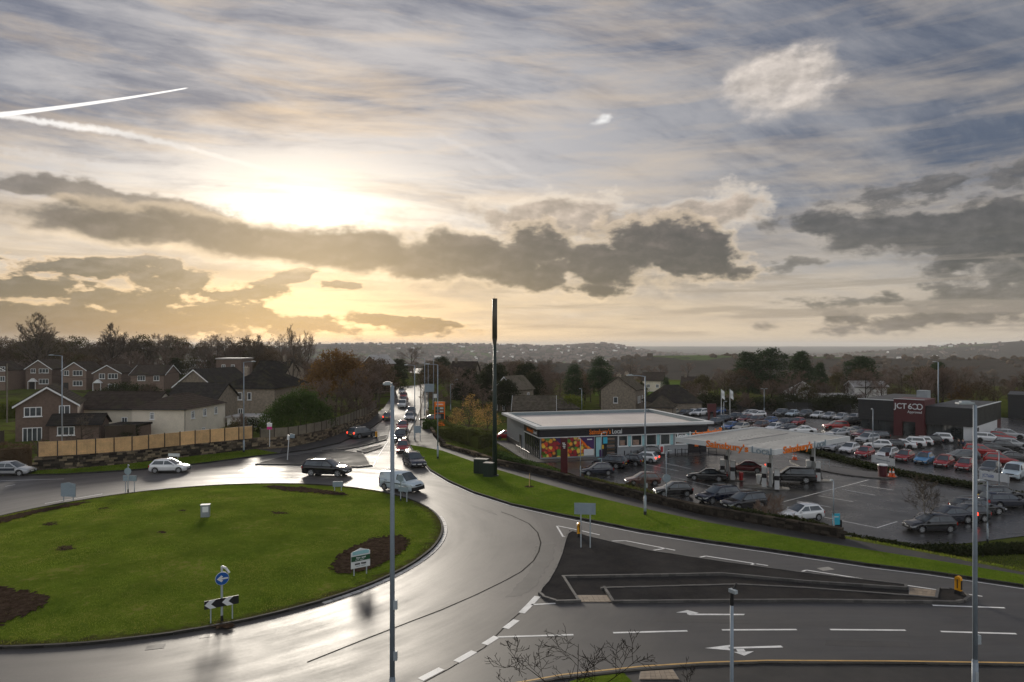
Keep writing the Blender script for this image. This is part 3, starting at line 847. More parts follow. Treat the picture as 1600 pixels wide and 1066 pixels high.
# arrows
def flat(name, polys, g=0.0, mat='marking', z=0.0065):
    mb = MB()
    for p in polys: mb.sheet([gp(*q, g) for q in p], g + z)
    return struct(name, mb, M[mat])
flat('arrow_marking', [[(1085, 959.2), (1164, 959.5), (1162, 961.5), (1076, 961.5)], [(1056, 957.5), (1074, 953.6), (1092, 958), (1084, 960), (1078, 961.4), (1074, 960), (1073, 957.6)]])
flat('arrow_marking', [[(1138, 1011.5), (1220, 1009), (1224, 1012), (1140, 1014)], [(1101, 1013), (1141, 1008), (1141, 1016.5)], [(1150, 1014.5), (1162, 1014.2), (1166, 1019), (1153, 1019)], [(1146, 1019), (1178, 1018), (1163, 1025)]])
# sealed joint round the circulating lane
seam = [(783, 800), (800, 806), (826, 818), (840, 832), (845, 848), (842, 862), (834, 876), (815, 893), (790, 907), (745, 929), (690, 953), (640, 972), (560, 1003), (480, 1035)]
marks('road_joint', [seam], 0.09, 0.0, 'seam', 0.005)
marks('road_joint', [[(842, 933), (800, 968), (757, 1012), (700, 1046), (640, 1078)]], 0.06, 0.0, 'seam', 0.005)
# repairs in the carriageway and worn dark lane before the give way line
def patch(name, pxs, g=0.0, z=0.003, mat='asphalt_patch', wob=0.12):
    P = [gp(*p, g) for p in pxs]; Q = []
    for a, b in zip(P, P[1:] + P[:1]):
        n = max(2, int(math.hypot(b[0] - a[0], b[1] - a[1]) / .35))
        for k in range(n): Q.append((a[0] + (b[0] - a[0]) * k / n + rk.uniform(-wob, wob), a[1] + (b[1] - a[1]) * k / n + rk.uniform(-wob, wob)))
    return struct(name, MB().sheet(Q, g + z), M[mat])
patch('road_repair', [(838, 853), (868, 850), (864, 872), (850, 895), (838, 915), (815, 931), (790, 933), (812, 910), (830, 888)], wob=.10)
patch('road_repair', [(1030, 966), (1190, 969), (1186, 975), (1026, 972)], wob=.03)
patch('road_repair', [(1290, 1000), (1420, 1003), (1424, 1012), (1288, 1009)], wob=.03)
patch('road_repair', [(735, 788), (770, 800), (778, 806), (742, 794)], wob=.03)
# yard lines
marks('bay_line', [[(1048, 744.5), (1130, 764)], [(1225, 784), (1357, 750)], [(1245, 783), (1299, 793)], [(1279, 775), (1333, 784)], [(1316, 765), (1367, 774)], [(1343, 758), (1396, 766)], [(1282, 807), (1370, 825), (1402, 815)],
                    [(1010, 726), (1060, 736)], [(1040, 724), (1080, 733)]], 0.13, YZ)
# iron covers
for (px, py, r) in [(1290, 889, 0.55), (243, 1011, 0.5), (1487, 1047, 0.45), (322, 994, 0.35)]:
    x, y = gp(px, py); mb = MB()
    mb.box((x, y, 0.0), (r * 1.6, r, 0.014), 0.3); struct('manhole_cover', mb, M['concrete' if px > 1200 else 'dark_metal'])

# ------------------------------------------------------------------ soil beds and worn spots on the mound
def inside(p, poly):
    x, y = p; c = False; n = len(poly)
    for i in range(n):
        x1, y1 = poly[i]; x2, y2 = poly[i - 1]
        if (y1 > y) != (y2 > y) and x < (x2 - x1) * (y - y1) / (y2 - y1) + x1: c = not c
    return c
def drape(name, px_poly, mat, step=0.17, lift=0.03, rough=0.035):
    poly = [gp(px, py, 0.5) for px, py in px_poly]
    poly = [(x, y) for x, y in poly]
    xs = [p[0] for p in poly]; ys = [p[1] for p in poly]
    nx = int((max(xs) - min(xs)) / step) + 2; ny = int((max(ys) - min(ys)) / step) + 2
    ids = {}; mb = MB(); rnd = random.Random(len(px_poly) * 7 + nx)
    def vert(i, j):
        if (i, j) not in ids:
            x, y = min(xs) + i * step + rnd.uniform(-.3, .3) * step, min(ys) + j * step + rnd.uniform(-.3, .3) * step
            ids[(i, j)] = len(mb.v); mb.v.append((x, y, mz(x, y) + lift + rnd.uniform(0, rough)))
        return ids[(i, j)]
    for i in range(nx):
        for j in range(ny):
            c = (min(xs) + (i + .5) * step + rnd.uniform(-.6, .6) * step * 1.5, min(ys) + (j + .5) * step + rnd.uniform(-.6, .6) * step * 1.5)
            if inside(c, poly): mb.f.append((vert(i, j), vert(i + 1, j), vert(i + 1, j + 1), vert(i, j + 1))); mb.m.append(0)
    return struct(name, mb, M[mat], True)
def ell(cx, cy, rx, ry, tilt=0.0, n=22):
    return [(cx + rx * math.cos(t) * math.cos(tilt) - ry * math.sin(t) * math.sin(tilt), cy + rx * math.cos(t) * math.sin(tilt) + ry * math.sin(t) * math.cos(tilt)) for t in np.linspace(0, 2 * math.pi, n, endpoint=False)]
drape('soil_bed', ell(578, 861, 64, 19, -0.36), 'soil')
drape('soil_bed', ell(476, 763, 66, 5, 0.10), 'soil', 0.3)
drape('soil_bed', [(-40, 815), (0, 803), (60, 790), (105, 781), (140, 779), (120, 786), (60, 797), (0, 813), (-40, 830)], 'soil', 0.3)
drape('soil_bed', [(-60, 905), (0, 916), (40, 923), (78, 933), (62, 948), (0, 968), (-60, 985)], 'soil')
for e in [(78, 820, 11, 3), (103, 862, 15, 3.5), (162, 795, 8, 1.5), (285, 804, 7, 1.6), (252, 840, 6, 1.6), (437, 806, 14, 2), (348, 966, 22, 4)]:
    drape('worn_spot', ell(*e), 'soil', 0.16, 0.012, 0.02)

# ------------------------------------------------------------------ grass blades
def blades(name, n, sampler, h0, h1, w, seed, mat='grass_blade'):
    rg = np.random.default_rng(seed)
    P = sampler(rg, n); n = len(P)
    a = rg.uniform(0, 2 * np.pi, n); h = rg.uniform(h0, h1, n); ln = rg.uniform(-0.6, 0.6, (n, 2)) * h[:, None]
    dx, dy = np.cos(a) * w, np.sin(a) * w
    v = np.empty((n, 3, 3), np.float32)
    v[:, 0] = P - np.stack([dx, dy, 0 * dx], -1); v[:, 1] = P + np.stack([dx, dy, 0 * dx], -1)
    v[:, 2] = P + np.stack([ln[:, 0], ln[:, 1], h], -1)
    o = link(name, rawmesh(name, v.reshape(-1, 3), np.arange(n * 3).reshape(-1, 3), M[mat]))
    return tag(o, kind='stuff')
def samp_mound(rg, n):
    a = rg.uniform(0, 2 * np.pi, n); q = RR * np.sqrt(rg.uniform(0, 1, n)) * (1.0 - 0.03 * rg.uniform(0, 1, n) ** 2)
    x, y = RC[0] + q * np.cos(a), RC[1] + q * np.sin(a)
    k = (x > -42) & (y < 66)
    x, y = x[k], y[k]
    return np.stack([x, y, mound(x, y) - 0.01], -1)
def samp_poly(poly, z):
    xs = [p[0] for p in poly]; ys = [p[1] for p in poly]
    P = np.array(poly)
    def f(rg, n):
        x = rg.uniform(min(xs), max(xs), n * 4); y = rg.uniform(min(ys), max(ys), n * 4)
        c = np.zeros(len(x), bool)
        for i in range(len(P)):
            x1, y1 = P[i]; x2, y2 = P[i - 1]
            if y1 == y2: continue
            c ^= ((y1 > y) != (y2 > y)) & (x < (x2 - x1) * (y - y1) / (y2 - y1) + x1)
        x, y = x[c][:n], y[c][:n]
        return np.stack([x, y, np.full(len(x), z)], -1)
    return f
blades('grass', 170000, samp_mound, 0.03, 0.08, 0.016, 1)
blades('grass', 70000, samp_poly([gp(*p) for p in VN + VF[::-1]], 0.09), 0.03, 0.075, 0.016, 2)
blades('grass', 16000, samp_poly([gp(*p) for p in LN + [q for q in LEFT_PX[::-1] if q[0] < 445]], 0.09), 0.05, 0.13, 0.03, 3)
def samp_bank(rg, n):
    x = rg.uniform(-14, 40, n * 3); y = rg.uniform(40, 125, n * 3)
    d = edge_dist(x, y); k = (d > 0.7) & (d < 14)
    x, y = x[k], y[k]
    inyard = np.zeros(len(x), bool); P = np.array(yard)
    for i in range(len(P)):
        x1, y1 = P[i]; x2, y2 = P[i - 1]
        if y1 == y2: continue
        inyard ^= ((y1 > y) != (y2 > y)) & (x < (x2 - x1) * (y - y1) / (y2 - y1) + x1)
    x, y = x[~inyard][:n], y[~inyard][:n]
    return np.stack([x, y, terrain(x, y) - 0.07], -1)
blades('grass', 60000, samp_bank, 0.06, 0.16, 0.022, 4)
# ------------------------------------------------------------------ trees
def tubes(segs, sides):
    """segs: (n,8) p0,p1,r0,r1 -> arrays of verts, quads"""
    S = np.asarray(segs, float); n = len(S)
    p, q, r0, r1 = S[:, 0:3], S[:, 3:6], S[:, 6], S[:, 7]
    d = q - p; d /= np.maximum(np.linalg.norm(d, axis=1), 1e-6)[:, None]
    ref = np.where(np.abs(d[:, 2:3]) < 0.9, np.array([[0, 0, 1.0]]), np.array([[1.0, 0, 0]]))
    a = np.cross(d, ref); a /= np.linalg.norm(a, axis=1)[:, None]; b = np.cross(d, a)
    V = np.empty((n, 2, sides, 3))
    for i in range(sides):
        t = 2 * math.pi * i / sides
        o = a * math.cos(t) + b * math.sin(t)
        V[:, 0, i] = p + o * r0[:, None]; V[:, 1, i] = q + o * r1[:, None]
    base = (np.arange(n) * 2 * sides)[:, None]
    Q = []
    for i in range(sides):
        j = (i + 1) % sides
        Q.append(np.concatenate([base + i, base + j, base + sides + j, base + sides + i], 1))
    return V.reshape(-1, 3), np.stack(Q, 1).reshape(-1, 4)

def branch_segs(seed, h, spread=0.75, trunk=0.28, levels=4, kids=(7, 6, 5, 4), r0=None, up=0.35, droop=0.0, twigr=0.012, lean=0.0):
    """winter tree: returns (limb segments, twig segments)"""
    rd = random.Random(seed)
    limbs, twigs = [], []
    r0 = r0 or h * 0.018
    def grow(p, d, L, r, lv):
        n = 5 if lv == 0 else (4 if lv < 3 else 3)
        pts = [p]
        for i in range(n):
            t = (i + 1) / n
            wob = 0.10 if lv == 0 else 0.22
            d = (d + Vector((rd.uniform(-wob, wob), rd.uniform(-wob, wob), rd.uniform(-wob, wob) + (up * 0.22 if lv else 0.05) - droop * lv * 0.05))).normalized()
            q = p + d * (L / n)
            ra = max(twigr, r * (1 - 0.75 * (i / n))); rb = max(twigr, r * (1 - 0.75 * t))
            (limbs if lv < 2 else twigs).append((*p, *q, ra, rb))
            p = q; pts.append(p)
        if lv >= levels: return
        k = kids[min(lv, len(kids) - 1)]
        for i in range(k):
            t = (trunk + (1 - trunk) * (i + rd.random()) / k) if lv == 0 else 0.22 + 0.78 * (i + rd.random()) / k
            f = min(t * n, n - 1e-4); j = int(f); c = pts[j].lerp(pts[j + 1], f - j)
            ax = (pts[j + 1] - pts[j]).normalized()
            o = ax.orthogonal().normalized(); o.rotate(Matrix.Rotation(rd.uniform(0, 6.283), 3, ax))
            sp_ = spread * rd.uniform(0.75, 1.25)
            nd = (ax * math.cos(sp_) + o * math.sin(sp_)).normalized()
            fall = (1.15 - 0.55 * t) if lv == 0 else (1.1 - 0.5 * t)
            LL = L * fall * (rd.uniform(0.48, 0.68) if lv == 0 else rd.uniform(0.42, 0.62))
            grow(c, nd, LL, max(twigr, r * (1 - 0.7 * t) * 0.58), lv + 1)
    grow(Vector((0, 0, -0.15)), Vector((lean, 0, 1)).normalized(), h * 0.86, r0, 0)
    return limbs, twigs

def scale_to(sets, h):
    zs = max(float(np.max(np.asarray(s)[:, 5])) for s in sets if len(s))
    out = []
    for s in sets:
        s = np.array(s, float)
        if len(s): s[:, :6] *= h / zs
        out.append(s)
    return out

def leaf_quads(rg, centers, size, flat=0.5):
    """one small quad per centre, turned at random"""
    n = len(centers)
    a = rg.normal(size=(n, 3)); a /= np.linalg.norm(a, axis=1)[:, None]
    b = rg.normal(size=(n, 3)); b -= a * np.sum(a * b, 1)[:, None]; b /= np.linalg.norm(b, axis=1)[:, None]
    s = size * rg.uniform(0.6, 1.4, n)[:, None]
    a = a * s; b = b * s * flat
    V = np.stack([centers - a, centers - b * 1.1, centers + a, centers + b], 1)
    return V.reshape(-1, 3), np.arange(n * 4).reshape(-1, 4)

def clumps(rg, lobes, n, per, rad):
    """clump centres on the shells of lobes (x,y,z,rx,ry,rz), then leaves about each"""
    L = np.array(lobes, float); w = L[:, 3] * L[:, 4] + L[:, 4] * L[:, 5]
    k = rg.choice(len(L), n, p=w / w.sum())
    d = rg.normal(size=(n, 3)); d /= np.linalg.norm(d, axis=1)[:, None]
    d[:, 2] = np.where(d[:, 2] < -0.55, -d[:, 2], d[:, 2])
    q = rg.uniform(0.35, 1.0, n) ** 0.45
    c = L[k, :3] + d * L[k, 3:] * q[:, None]
    pts = np.repeat(c, per, 0) + rg.normal(size=(n * per, 3)) * rad * np.array([1, 1, 0.7])
    return pts

TREE = {}
def tree_kind(key, trunk_mesh=None, crown_meshes=()):
    TREE[key] = (trunk_mesh, crown_meshes)

def make_bare(key, seed, h, bark='bark', twig='twig', **kw):
    sets = scale_to(branch_segs(seed, h, **kw), h)
    V, Q = tubes(sets[0], 6); tm = rawmesh('trunk', V, Q, M[bark], True)
    V, Q = tubes(sets[1], 3); cm = rawmesh('crown', V, Q, M[twig])
    TREE[key] = (tm, [('crown', cm)])
    return sets

def make_leafy(key, seed, h, lobes, n, per, rad, size, leaf, bark='bark', flat=0.5, tr=None, twigs=False, **kw):
    rg = np.random.default_rng(seed)
    sets = scale_to(branch_segs(seed, h * 0.9, levels=2 if not twigs else 3, kids=(9, 5, 4), **kw), h * 0.92)
    V, Q = tubes(sets[0], 5); tm = rawmesh('trunk', V, Q, M[bark], True)
    V, Q = leaf_quads(rg, clumps(rg, lobes, n, per, rad), size, flat)
    nl = len(Q)
    if len(sets[1]):
        V2, Q2 = tubes(sets[1], 3); Q = np.concatenate([Q, Q2 + len(V)]); V = np.concatenate([V, V2])
    cm = rawmesh('crown', V, Q, [M[leaf], M[bark]])
    mi = np.zeros(len(Q), np.int32); mi[nl:] = 1; cm.polygons.foreach_set('material_index', mi)
    TREE[key] = (tm, [('crown', cm)])

# winter trees
make_bare('oakA', 11, 15, spread=0.85, kids=(9, 7, 6, 4), trunk=0.26, twigr=0.020)
make_bare('fan', 19, 15, spread=0.62, kids=(13, 8, 6, 4), trunk=0.20, twigr=0.020, up=0.55)
make_bare('oakB', 23, 13, spread=0.95, kids=(8, 7, 6, 4), trunk=0.22, twigr=0.020)
make_bare('oakC', 37, 12, spread=0.75, kids=(10, 6, 5, 4), trunk=0.30, twig='twig_red', twigr=0.020)
make_bare('ashD', 41, 16, spread=0.62, kids=(9, 7, 5, 4), trunk=0.30, up=0.7, twigr=0.022)
make_bare('ashE', 59, 11, spread=0.60, kids=(10, 7, 5, 4), trunk=0.16, up=0.6, twig='twig_red', twigr=0.018)
make_bare('thicket', 61, 6, spread=0.80, kids=(13, 8, 5, 3), trunk=0.04, up=0.5, r0=0.07, twig='twig_red', twigr=0.016)
make_bare('birch', 73, 7.2, bark='bark_birch', twig='bark', spread=0.62, kids=(22, 7, 5), levels=3, trunk=0.24, up=0.15, r0=0.085, twigr=0.014)
make_bare('street', 83, 6, spread=0.8, kids=(9, 6, 5, 3), trunk=0.25, r0=0.08, twigr=0.010, up=0.4)
make_bare('garden', 97, 5.2, spread=1.15, kids=(8, 7, 5, 3), trunk=0.22, r0=0.14, twigr=0.014, up=0.15)
make_bare('larch', 103, 13, bark='bark_pale', twig='twig_red', spread=0.95, kids=(26, 6, 4), levels=3, trunk=0.12, up=0.1, twigr=0.02)
# evergreens and late leaves
make_leafy('laurel', 5, 7, [(0, 0, 3.0, 5.2, 3.8, 3.0), (-3.4, 0, 2.2, 3.2, 3.0, 2.3), (3.2, .5, 2.3, 3.0, 2.8, 2.4), (.5, -1, 4.6, 3.0, 2.6, 2.2), (-1.8, .5, 4.0, 2.6, 2.4, 1.9)], 900, 16, 0.36, 0.17, 'leaf_laurel', flat=0.32)
make_leafy('pineA', 6, 14, [(0, 0, 7, 3.4, 3.4, 3.6), (.8, 0, 10.2, 2.8, 2.8, 3.0), (-1.0, .4, 8.8, 2.9, 2.7, 2.3), (0, .2, 12.5, 1.5, 1.5, 1.6), (1.8, -.6, 6.2, 2.1, 2.1, 1.7), (-2.0, 0, 5.2, 2.0, 2.0, 1.8)], 560, 15, 0.42, 0.26, 'leaf_pine', flat=0.22)
make_leafy('pineB', 7, 12, [(0, 0, 5, 3.3, 3.3, 3.4), (.3, 0, 8, 2.6, 2.6, 2.8), (-.3, .2, 10.4, 1.5, 1.5, 1.8), (1.6, 0, 4.0, 2.0, 2.0, 2.0)], 520, 15, 0.40, 0.24, 'leaf_pine', flat=0.22)
make_leafy('cypress', 8, 15, [(0, 0, 3.5, 3.6, 3.6, 3.6), (.4, 0, 7.5, 3.2, 3.2, 3.8), (-1.1, .3, 10.5, 2.0, 2.0, 3.2), (1.3, 0, 11.3, 1.8, 1.8, 3.0), (-.2, -.3, 13.0, 1.2, 1.2, 2.0), (2.0, 0, 6.0, 1.9, 1.9, 2.2)], 760, 16, 0.36, 0.22, 'leaf_pine', flat=0.28)
make_leafy('rustoak', 9, 11, [(0, 0, 6, 4.2, 3.8, 3.6), (-2.4, 0, 5.0, 2.8, 2.6, 2.6), (2.6, .2, 5.2, 2.8, 2.6, 2.6), (.3, 0, 8.6, 2.8, 2.6, 2.2), (1.6, -.6, 7.6, 2.2, 2.2, 1.9)], 620, 14, 0.42, 0.16, 'leaf_rust', twigs=True, spread=0.9)
make_leafy('olivetree', 12, 10, [(0, 0, 5.5, 3.8, 3.4, 3.4), (-1.8, 0, 4.5, 2.4, 2.4, 2.4), (1.9, 0, 6.0, 2.4, 2.2, 2.2), (0, 0, 8.0, 2.2, 2.2, 1.9)], 330, 12, 0.45, 0.15, 'leaf_olive', twigs=True, spread=0.9)
make_leafy('brownoak', 13, 10, [(0, 0, 5.5, 4.0, 3.6, 3.4), (-2.0, 0, 4.5, 2.6, 2.6, 2.4), (2.1, 0, 5.0, 2.6, 2.4, 2.2), (0, 0, 7.8, 2.6, 2.6, 1.9)], 330, 12, 0.45, 0.14, 'leaf_brown', twigs=True, spread=0.95)
make_leafy('goldbirch', 14, 5.5, [(0, 0, 3.0, 1.2, 1.2, 1.7), (.2, 0, 4.2, .8, .8, 1.2), (1.2, 0, 2.2, .9, .9, 1.0), (-1.1, 0, 2.3, .9, .9, 1.0)], 120, 11, 0.26, 0.065, 'leaf_gold', bark='bark_pale', twigs=True, spread=0.6, up=0.5)
make_leafy('darkshrub', 15, 3.5, [(0, 0, 1.5, 2.4, 2.0, 1.6), (1.7, .2, 1.2, 1.6, 1.5, 1.2), (-1.6, 0, 1.1, 1.7, 1.5, 1.2)], 300, 14, 0.3, 0.13, 'leaf_dark', flat=0.4)
make_leafy('lowshrub', 16, 1.2, [(0, 0, .5, 1.1, .9, .55), (.9, 0, .4, .8, .7, .45)], 200, 10, 0.14, 0.05, 'leaf_hedge', flat=0.4)
make_leafy('brightshrub', 17, 3.2, [(0, 0, 1.6, 1.9, 1.7, 1.6)], 240, 12, 0.22, 0.10, 'leaf_bright', flat=0.4)
make_leafy('holly', 18, 9, [(0, 0, 4.2, 3.0, 3.0, 3.6), (0, 0, 6.8, 2.0, 2.0, 2.2), (-1.5, 0, 3.0, 2.2, 2.0, 2.0)], 420, 14, 0.4, 0.2, 'leaf_dark', flat=0.4)

rt = random.Random(77)
def plant(name, key, x, y, s=1.0, label=None, cat='tree', group=None, sx=None, z=None, rz=None):
    tm, cr = TREE[key]
    t = thing(name, label, cat, (x, y, hz(x, y) if z is None else z), rt.uniform(0, 6.28) if rz is None else rz, group)
    t.scale = (sx or s, sx or s, s)
    if tm is not None: link('trunk', tm, t)
    for n, me in cr: link(n, me, t)
    return t
TH = dict(fan=15, oakA=15, oakB=13, oakC=12, ashD=16, ashE=11, thicket=6, laurel=7, pineA=14, pineB=12, cypress=15, rustoak=11, olivetree=10, brownoak=10, goldbirch=5.5, darkshrub=3.5, holly=9, larch=13, birch=7.2, street=6, garden=5.2)
def tree_px(name, key, px, ytop, d, label, group=None, wide=1.0, rz=None, cat='tree'):
    """tree at distance d in the direction of column px, as tall as its top at row ytop"""
    x = (px - 800) * d / F
    z = hz(x, d); s = (hgt(ytop, d) - z) / TH[key]
    return plant(name, key, x, d, s, label, cat, group, s * wide, z, rz)

# --- single trees one can point at
tree_px('bare_tree', 'fan', 57, 487, 235, 'big bare tree with wide crown standing highest over the houses at far left', wide=1.25)
tree_px('bare_tree', 'fan', 176, 503, 240, 'wide flat topped bare tree rising over the wood behind the brick houses', wide=1.15)
tree_px('bare_tree', 'ashD', 456, 505, 168, 'tall thin bare tree standing over the dark roofs left of the rust coloured tree', wide=0.8)
tree_px('bare_tree', 'fan', 402, 522, 230, 'bare tree with fanned thin branches on the horizon left of the tall thin one', wide=1.0)
tree_px('bare_tree', 'oakB', 340, 528, 245, 'broad dark bare tree on the skyline over the white low building', wide=1.2)
tree_px('bare_tree', 'oakC', 645, 541, 290, 'round bare tree standing above the far end of the street', wide=1.3)
tree_px('evergreen_bush', 'laurel', 468, 604, 104, 'large dark green evergreen bush behind the old grey fence', wide=0.78, rz=0.3, cat='bush')
tree_px('oak_tree', 'rustoak', 524, 545, 136, 'rust orange oak still holding its dead leaves', wide=1.15, rz=1.0)
tree_px('bare_tree', 'oakC', 560, 572, 127, 'dense reddish brown bare tree in front of the rust orange oak', wide=1.15)
tree_px('bare_tree', 'thicket', 533, 600, 119, 'low thicket of brown twigs between evergreen bush and street', wide=1.1)
tree_px('bare_tree', 'thicket', 578, 612, 137, 'low thicket of brown twigs by the bend of the grey fence', wide=1.0)
tree_px('bare_tree', 'oakC', 581, 580, 140, 'brown bare tree right of the rust orange oak, nearer the street', wide=1.25)
tree_px('bare_tree', 'thicket', 556, 600, 126, 'brown twig thicket under the reddish bare tree', wide=1.3)
tree_px('bare_tree', 'thicket', 500, 590, 118, 'twiggy bare shrub rising behind the evergreen bush', wide=1.0)
tree_px('bare_tree', 'oakC', 592, 566, 150, 'bare tree leaning over the left side of the street behind the white cars', wide=1.0)
tree_px('golden_birch', 'goldbirch', 733, 614, 118, 'small golden leaved birch behind the clipped hedge', wide=1.1)
tree_px('golden_birch', 'goldbirch', 762, 628, 120, 'lower golden bush right of the golden birch', wide=1.4)
tree_px('golden_birch', 'goldbirch', 712, 636, 121, 'low golden bush left of the golden birch by the totem', wide=1.3)
tree_px('garden_tree', 'garden', 128, 646, 94, 'gnarled bare garden tree behind the new timber fence')
tree_px('birch_tree', 'birch', 1446, 740, 59.5, 'young white barked bare birch at the near edge of the forecourt', wide=1.05)
tree_px('pine_tree', 'pineA', 938, 558, 178, 'tall dark pine with bare lower trunks behind the stone house', wide=1.1)
tree_px('pine_tree', 'pineB', 897, 569, 182, 'shorter dark pine left of the tall pine', wide=0.95)
tree_px('pine_tree', 'pineB', 963, 590, 180, 'low dark pine right of the tall pine', wide=0.9)
tree_px('cypress_tree', 'cypress', 1168, 549, 205, 'left half of the tall dark evergreen pair behind the dealer yard', wide=1.6)
tree_px('cypress_tree', 'cypress', 1205, 543, 207, 'tallest dark evergreen behind the dealer yard', wide=1.7)
tree_px('cypress_tree', 'cypress', 1251, 548, 210, 'dark evergreen with two pointed tops right of the tallest one', wide=1.5)
tree_px('cypress_tree', 'cypress', 1281, 566, 214, 'small dark evergreen at the right end of its group', wide=1.1)
tree_px('cypress_tree', 'cypress', 1345, 556, 190, 'dark rounded evergreen left of the showroom with the red tower', wide=1.8)
tree_px('cypress_tree', 'cypress', 1465, 565, 190, 'dark evergreen behind the showroom beside a tall lamp post', wide=1.35)
tree_px('cypress_tree', 'pineB', 969, 586, 178, 'dark conical evergreen beside the field', wide=0.6)
tree_px('cypress_tree', 'pineB', 1040, 590, 186, 'dark conical evergreen in front of the bright field', wide=0.75)
tree_px('bare_tree', 'oakA', 985, 556, 230, 'tall thin crowned bare tree right of the tall pine', wide=0.9)
tree_px('oak_tree', 'rustoak', 1500, 598, 175, 'orange brown oak behind the right showroom block', wide=1.2)
tree_px('larch_tree', 'larch', 862, 580, 176, 'reddish bare tree with a pale trunk over the low slate roofs')
tree_px('evergreen_bush', 'brightshrub', 893, 617, 150, 'yellow green bush behind the low slate roofs', cat='bush') if False else None
x, y = (893 - 800) * 150 / F, 150
plant('evergreen_bush', 'brightshrub', x, y, 1.6, 'yellow green bush behind the low slate roofs', 'bush')
for px, d, s, lab in [(1005, 130, 1.3, None)]: pass
# --- trees in the middle distance, on the skyline of the valley
for px, yt, k, d in [(750, 575, 'oakC', 250), (728, 590, 'holly', 225), (768, 566, 'oakB', 300), (790, 562, 'oakB', 320), (822, 556, 'oakB', 330), (858, 558, 'oakA', 320), (700, 572, 'oakC', 260), (676, 560, 'oakB', 275), (1015, 570, 'oakC', 270), (880, 580, 'oakC', 290), (560, 552, 'oakC', 270), (690, 558, 'holly', 290)]:
    tree_px('bare_tree' if k != 'holly' else 'evergreen_tree', k, px, yt, d, 'brown bare tree on the valley edge beyond the far houses' if k != 'holly' else 'dark evergreen among the bare trees on the valley edge',
            'trees on the valley edge' if k != 'holly' else 'evergreens on the valley edge', wide=1.25)

KINDW = dict(oakA='broad bare tree', oakB='spreading bare tree', oakC='reddish bare tree', ashE='upright bare tree', ashD='tall bare tree', thicket='low twiggy thicket', brownoak='tree with brown dead leaves', olivetree='olive green tree',
             holly='dark evergreen', larch='thin pale trunked tree', darkshrub='dark shrub', rustoak='rust coloured tree')
MARKS = {1: [(-999, 'at the far left edge'), (30, 'behind the porch house'), (95, 'behind the second brick house'), (140, 'behind the third brick house'), (200, 'behind the fourth brick house'), (245, 'behind the white school'), (330, 'behind the flat topped brick house'), (400, 'left of the tall thin tree')],
         2: [(-999, 'at far left in the front of the wood'), (30, 'over the porch house roof'), (95, 'over the second brick house roof'), (140, 'over the third brick house roof'), (200, 'over the fourth brick house roof'), (245, 'in front of the white school'), (330, 'beside the flat topped brick house'), (400, 'by the tall thin tree foot')],
         3: [(-999, 'left of the street end'), (630, 'where the street bends out of sight'), (690, 'behind the farmhouse beyond the totem'), (740, 'left of the mast in the distance'), (780, 'right of the mast in the distance'), (820, 'behind the house with roof lights')],
         4: [(-999, 'behind the big street sign'), (690, 'below the farmhouse beyond the totem'), (725, 'behind the golden birch'), (760, 'beside the house with roof lights')],
         5: [(-999, 'right of the house with roof lights'), (850, 'behind the mossy slate roof'), (890, 'left of the tall pines'), (930, 'around the tall pine'), (970, 'behind the house with chimneys')],
         6: [(-999, 'behind the flag poles'), (1110, 'left of the tall evergreens'), (1160, 'below the tall evergreens'), (1215, 'behind the white bungalow'), (1280, 'right of the white bungalow'), (1320, 'left of the showroom')],
         7: [(-999, 'at the fence behind the flag poles'), (1160, 'at the fence below the evergreens'), (1230, 'at the fence below the bungalow'), (1290, 'at the fence by the white shed')],
         8: [(-999, 'behind the left showroom block'), (1400, 'behind the red sign tower'), (1450, 'behind the right showroom block'), (1520, 'right of the showroom'), (1570, 'at the far right edge')],
         9: [(-999, 'left of the rust oak'), (520, 'behind the rust oak'), (560, 'right of the rust oak')],
         10: [(-999, 'far off over the street'), (700, 'far off left of the mast'), (800, 'far off right of the mast'), (900, 'far off over the pines'), (1010, 'far off over the bright field'), (1130, 'far off over the evergreens'), (1270, 'far off left of the showroom')],
         11: [(-999, 'among roofs left of the long stone row'), (260, 'behind the long stone row'), (340, 'behind the tall terrace'), (420, 'right of the tall terrace')],
         12: [(-999, 'behind the bungalow, left'), (1260, 'behind the bungalow, right')]}
def wood(n, x0, x1, d0, d1, y0, y1, keys, label, group, seed, wide=(1.0, 1.4), name='bare_tree'):
    r = random.Random(seed)
    for i in range(n):
        d = r.uniform(d0, d1); px = x0 + (x1 - x0) * (i + r.random()) / n
        k = r.choice(keys)
        yt = r.uniform(y0, y1)
        x = (px - 800) * d / F
        s = max(0.35, (hgt(yt, d) - hz(x, d)) / TH[k])
        mk = [b for a, b in MARKS[seed] if px >= a][-1]
        nm = {'thicket': 'thicket', 'holly': 'evergreen_tree', 'darkshrub': 'shrub', 'rustoak': 'oak_tree', 'brownoak': 'oak_tree', 'olivetree': 'leafy_tree'}.get(k, name)
        plant(nm, k, x, d, s, KINDW[k] + ' ' + mk, 'shrub' if nm in ('shrub', 'thicket') else 'tree', group, s * r.uniform(*wide))
WD = ['oakA', 'oakB', 'oakC', 'ashE', 'oakC', 'ashE', 'brownoak', 'olivetree', 'oakB']
wood(84, -120, 480, 248, 305, 520, 543, WD + ['brownoak', 'oakC'], 'tree of the brown wood behind the brick houses', 'trees of the wood behind the houses', 1)
wood(40, -100, 480, 228, 246, 540, 566, ['thicket', 'oakC', 'ashE', 'brownoak', 'olivetree', 'holly'], 'lower tree along the front of the wood behind the brick houses', 'lower trees along the front of the wood', 2)
wood(34, 590, 860, 165, 285, 560, 592, ['oakC', 'ashE', 'thicket', 'oakB', 'holly', 'brownoak'], 'brown bare tree around the far end of the street', 'bare trees round the far end of the street', 3)
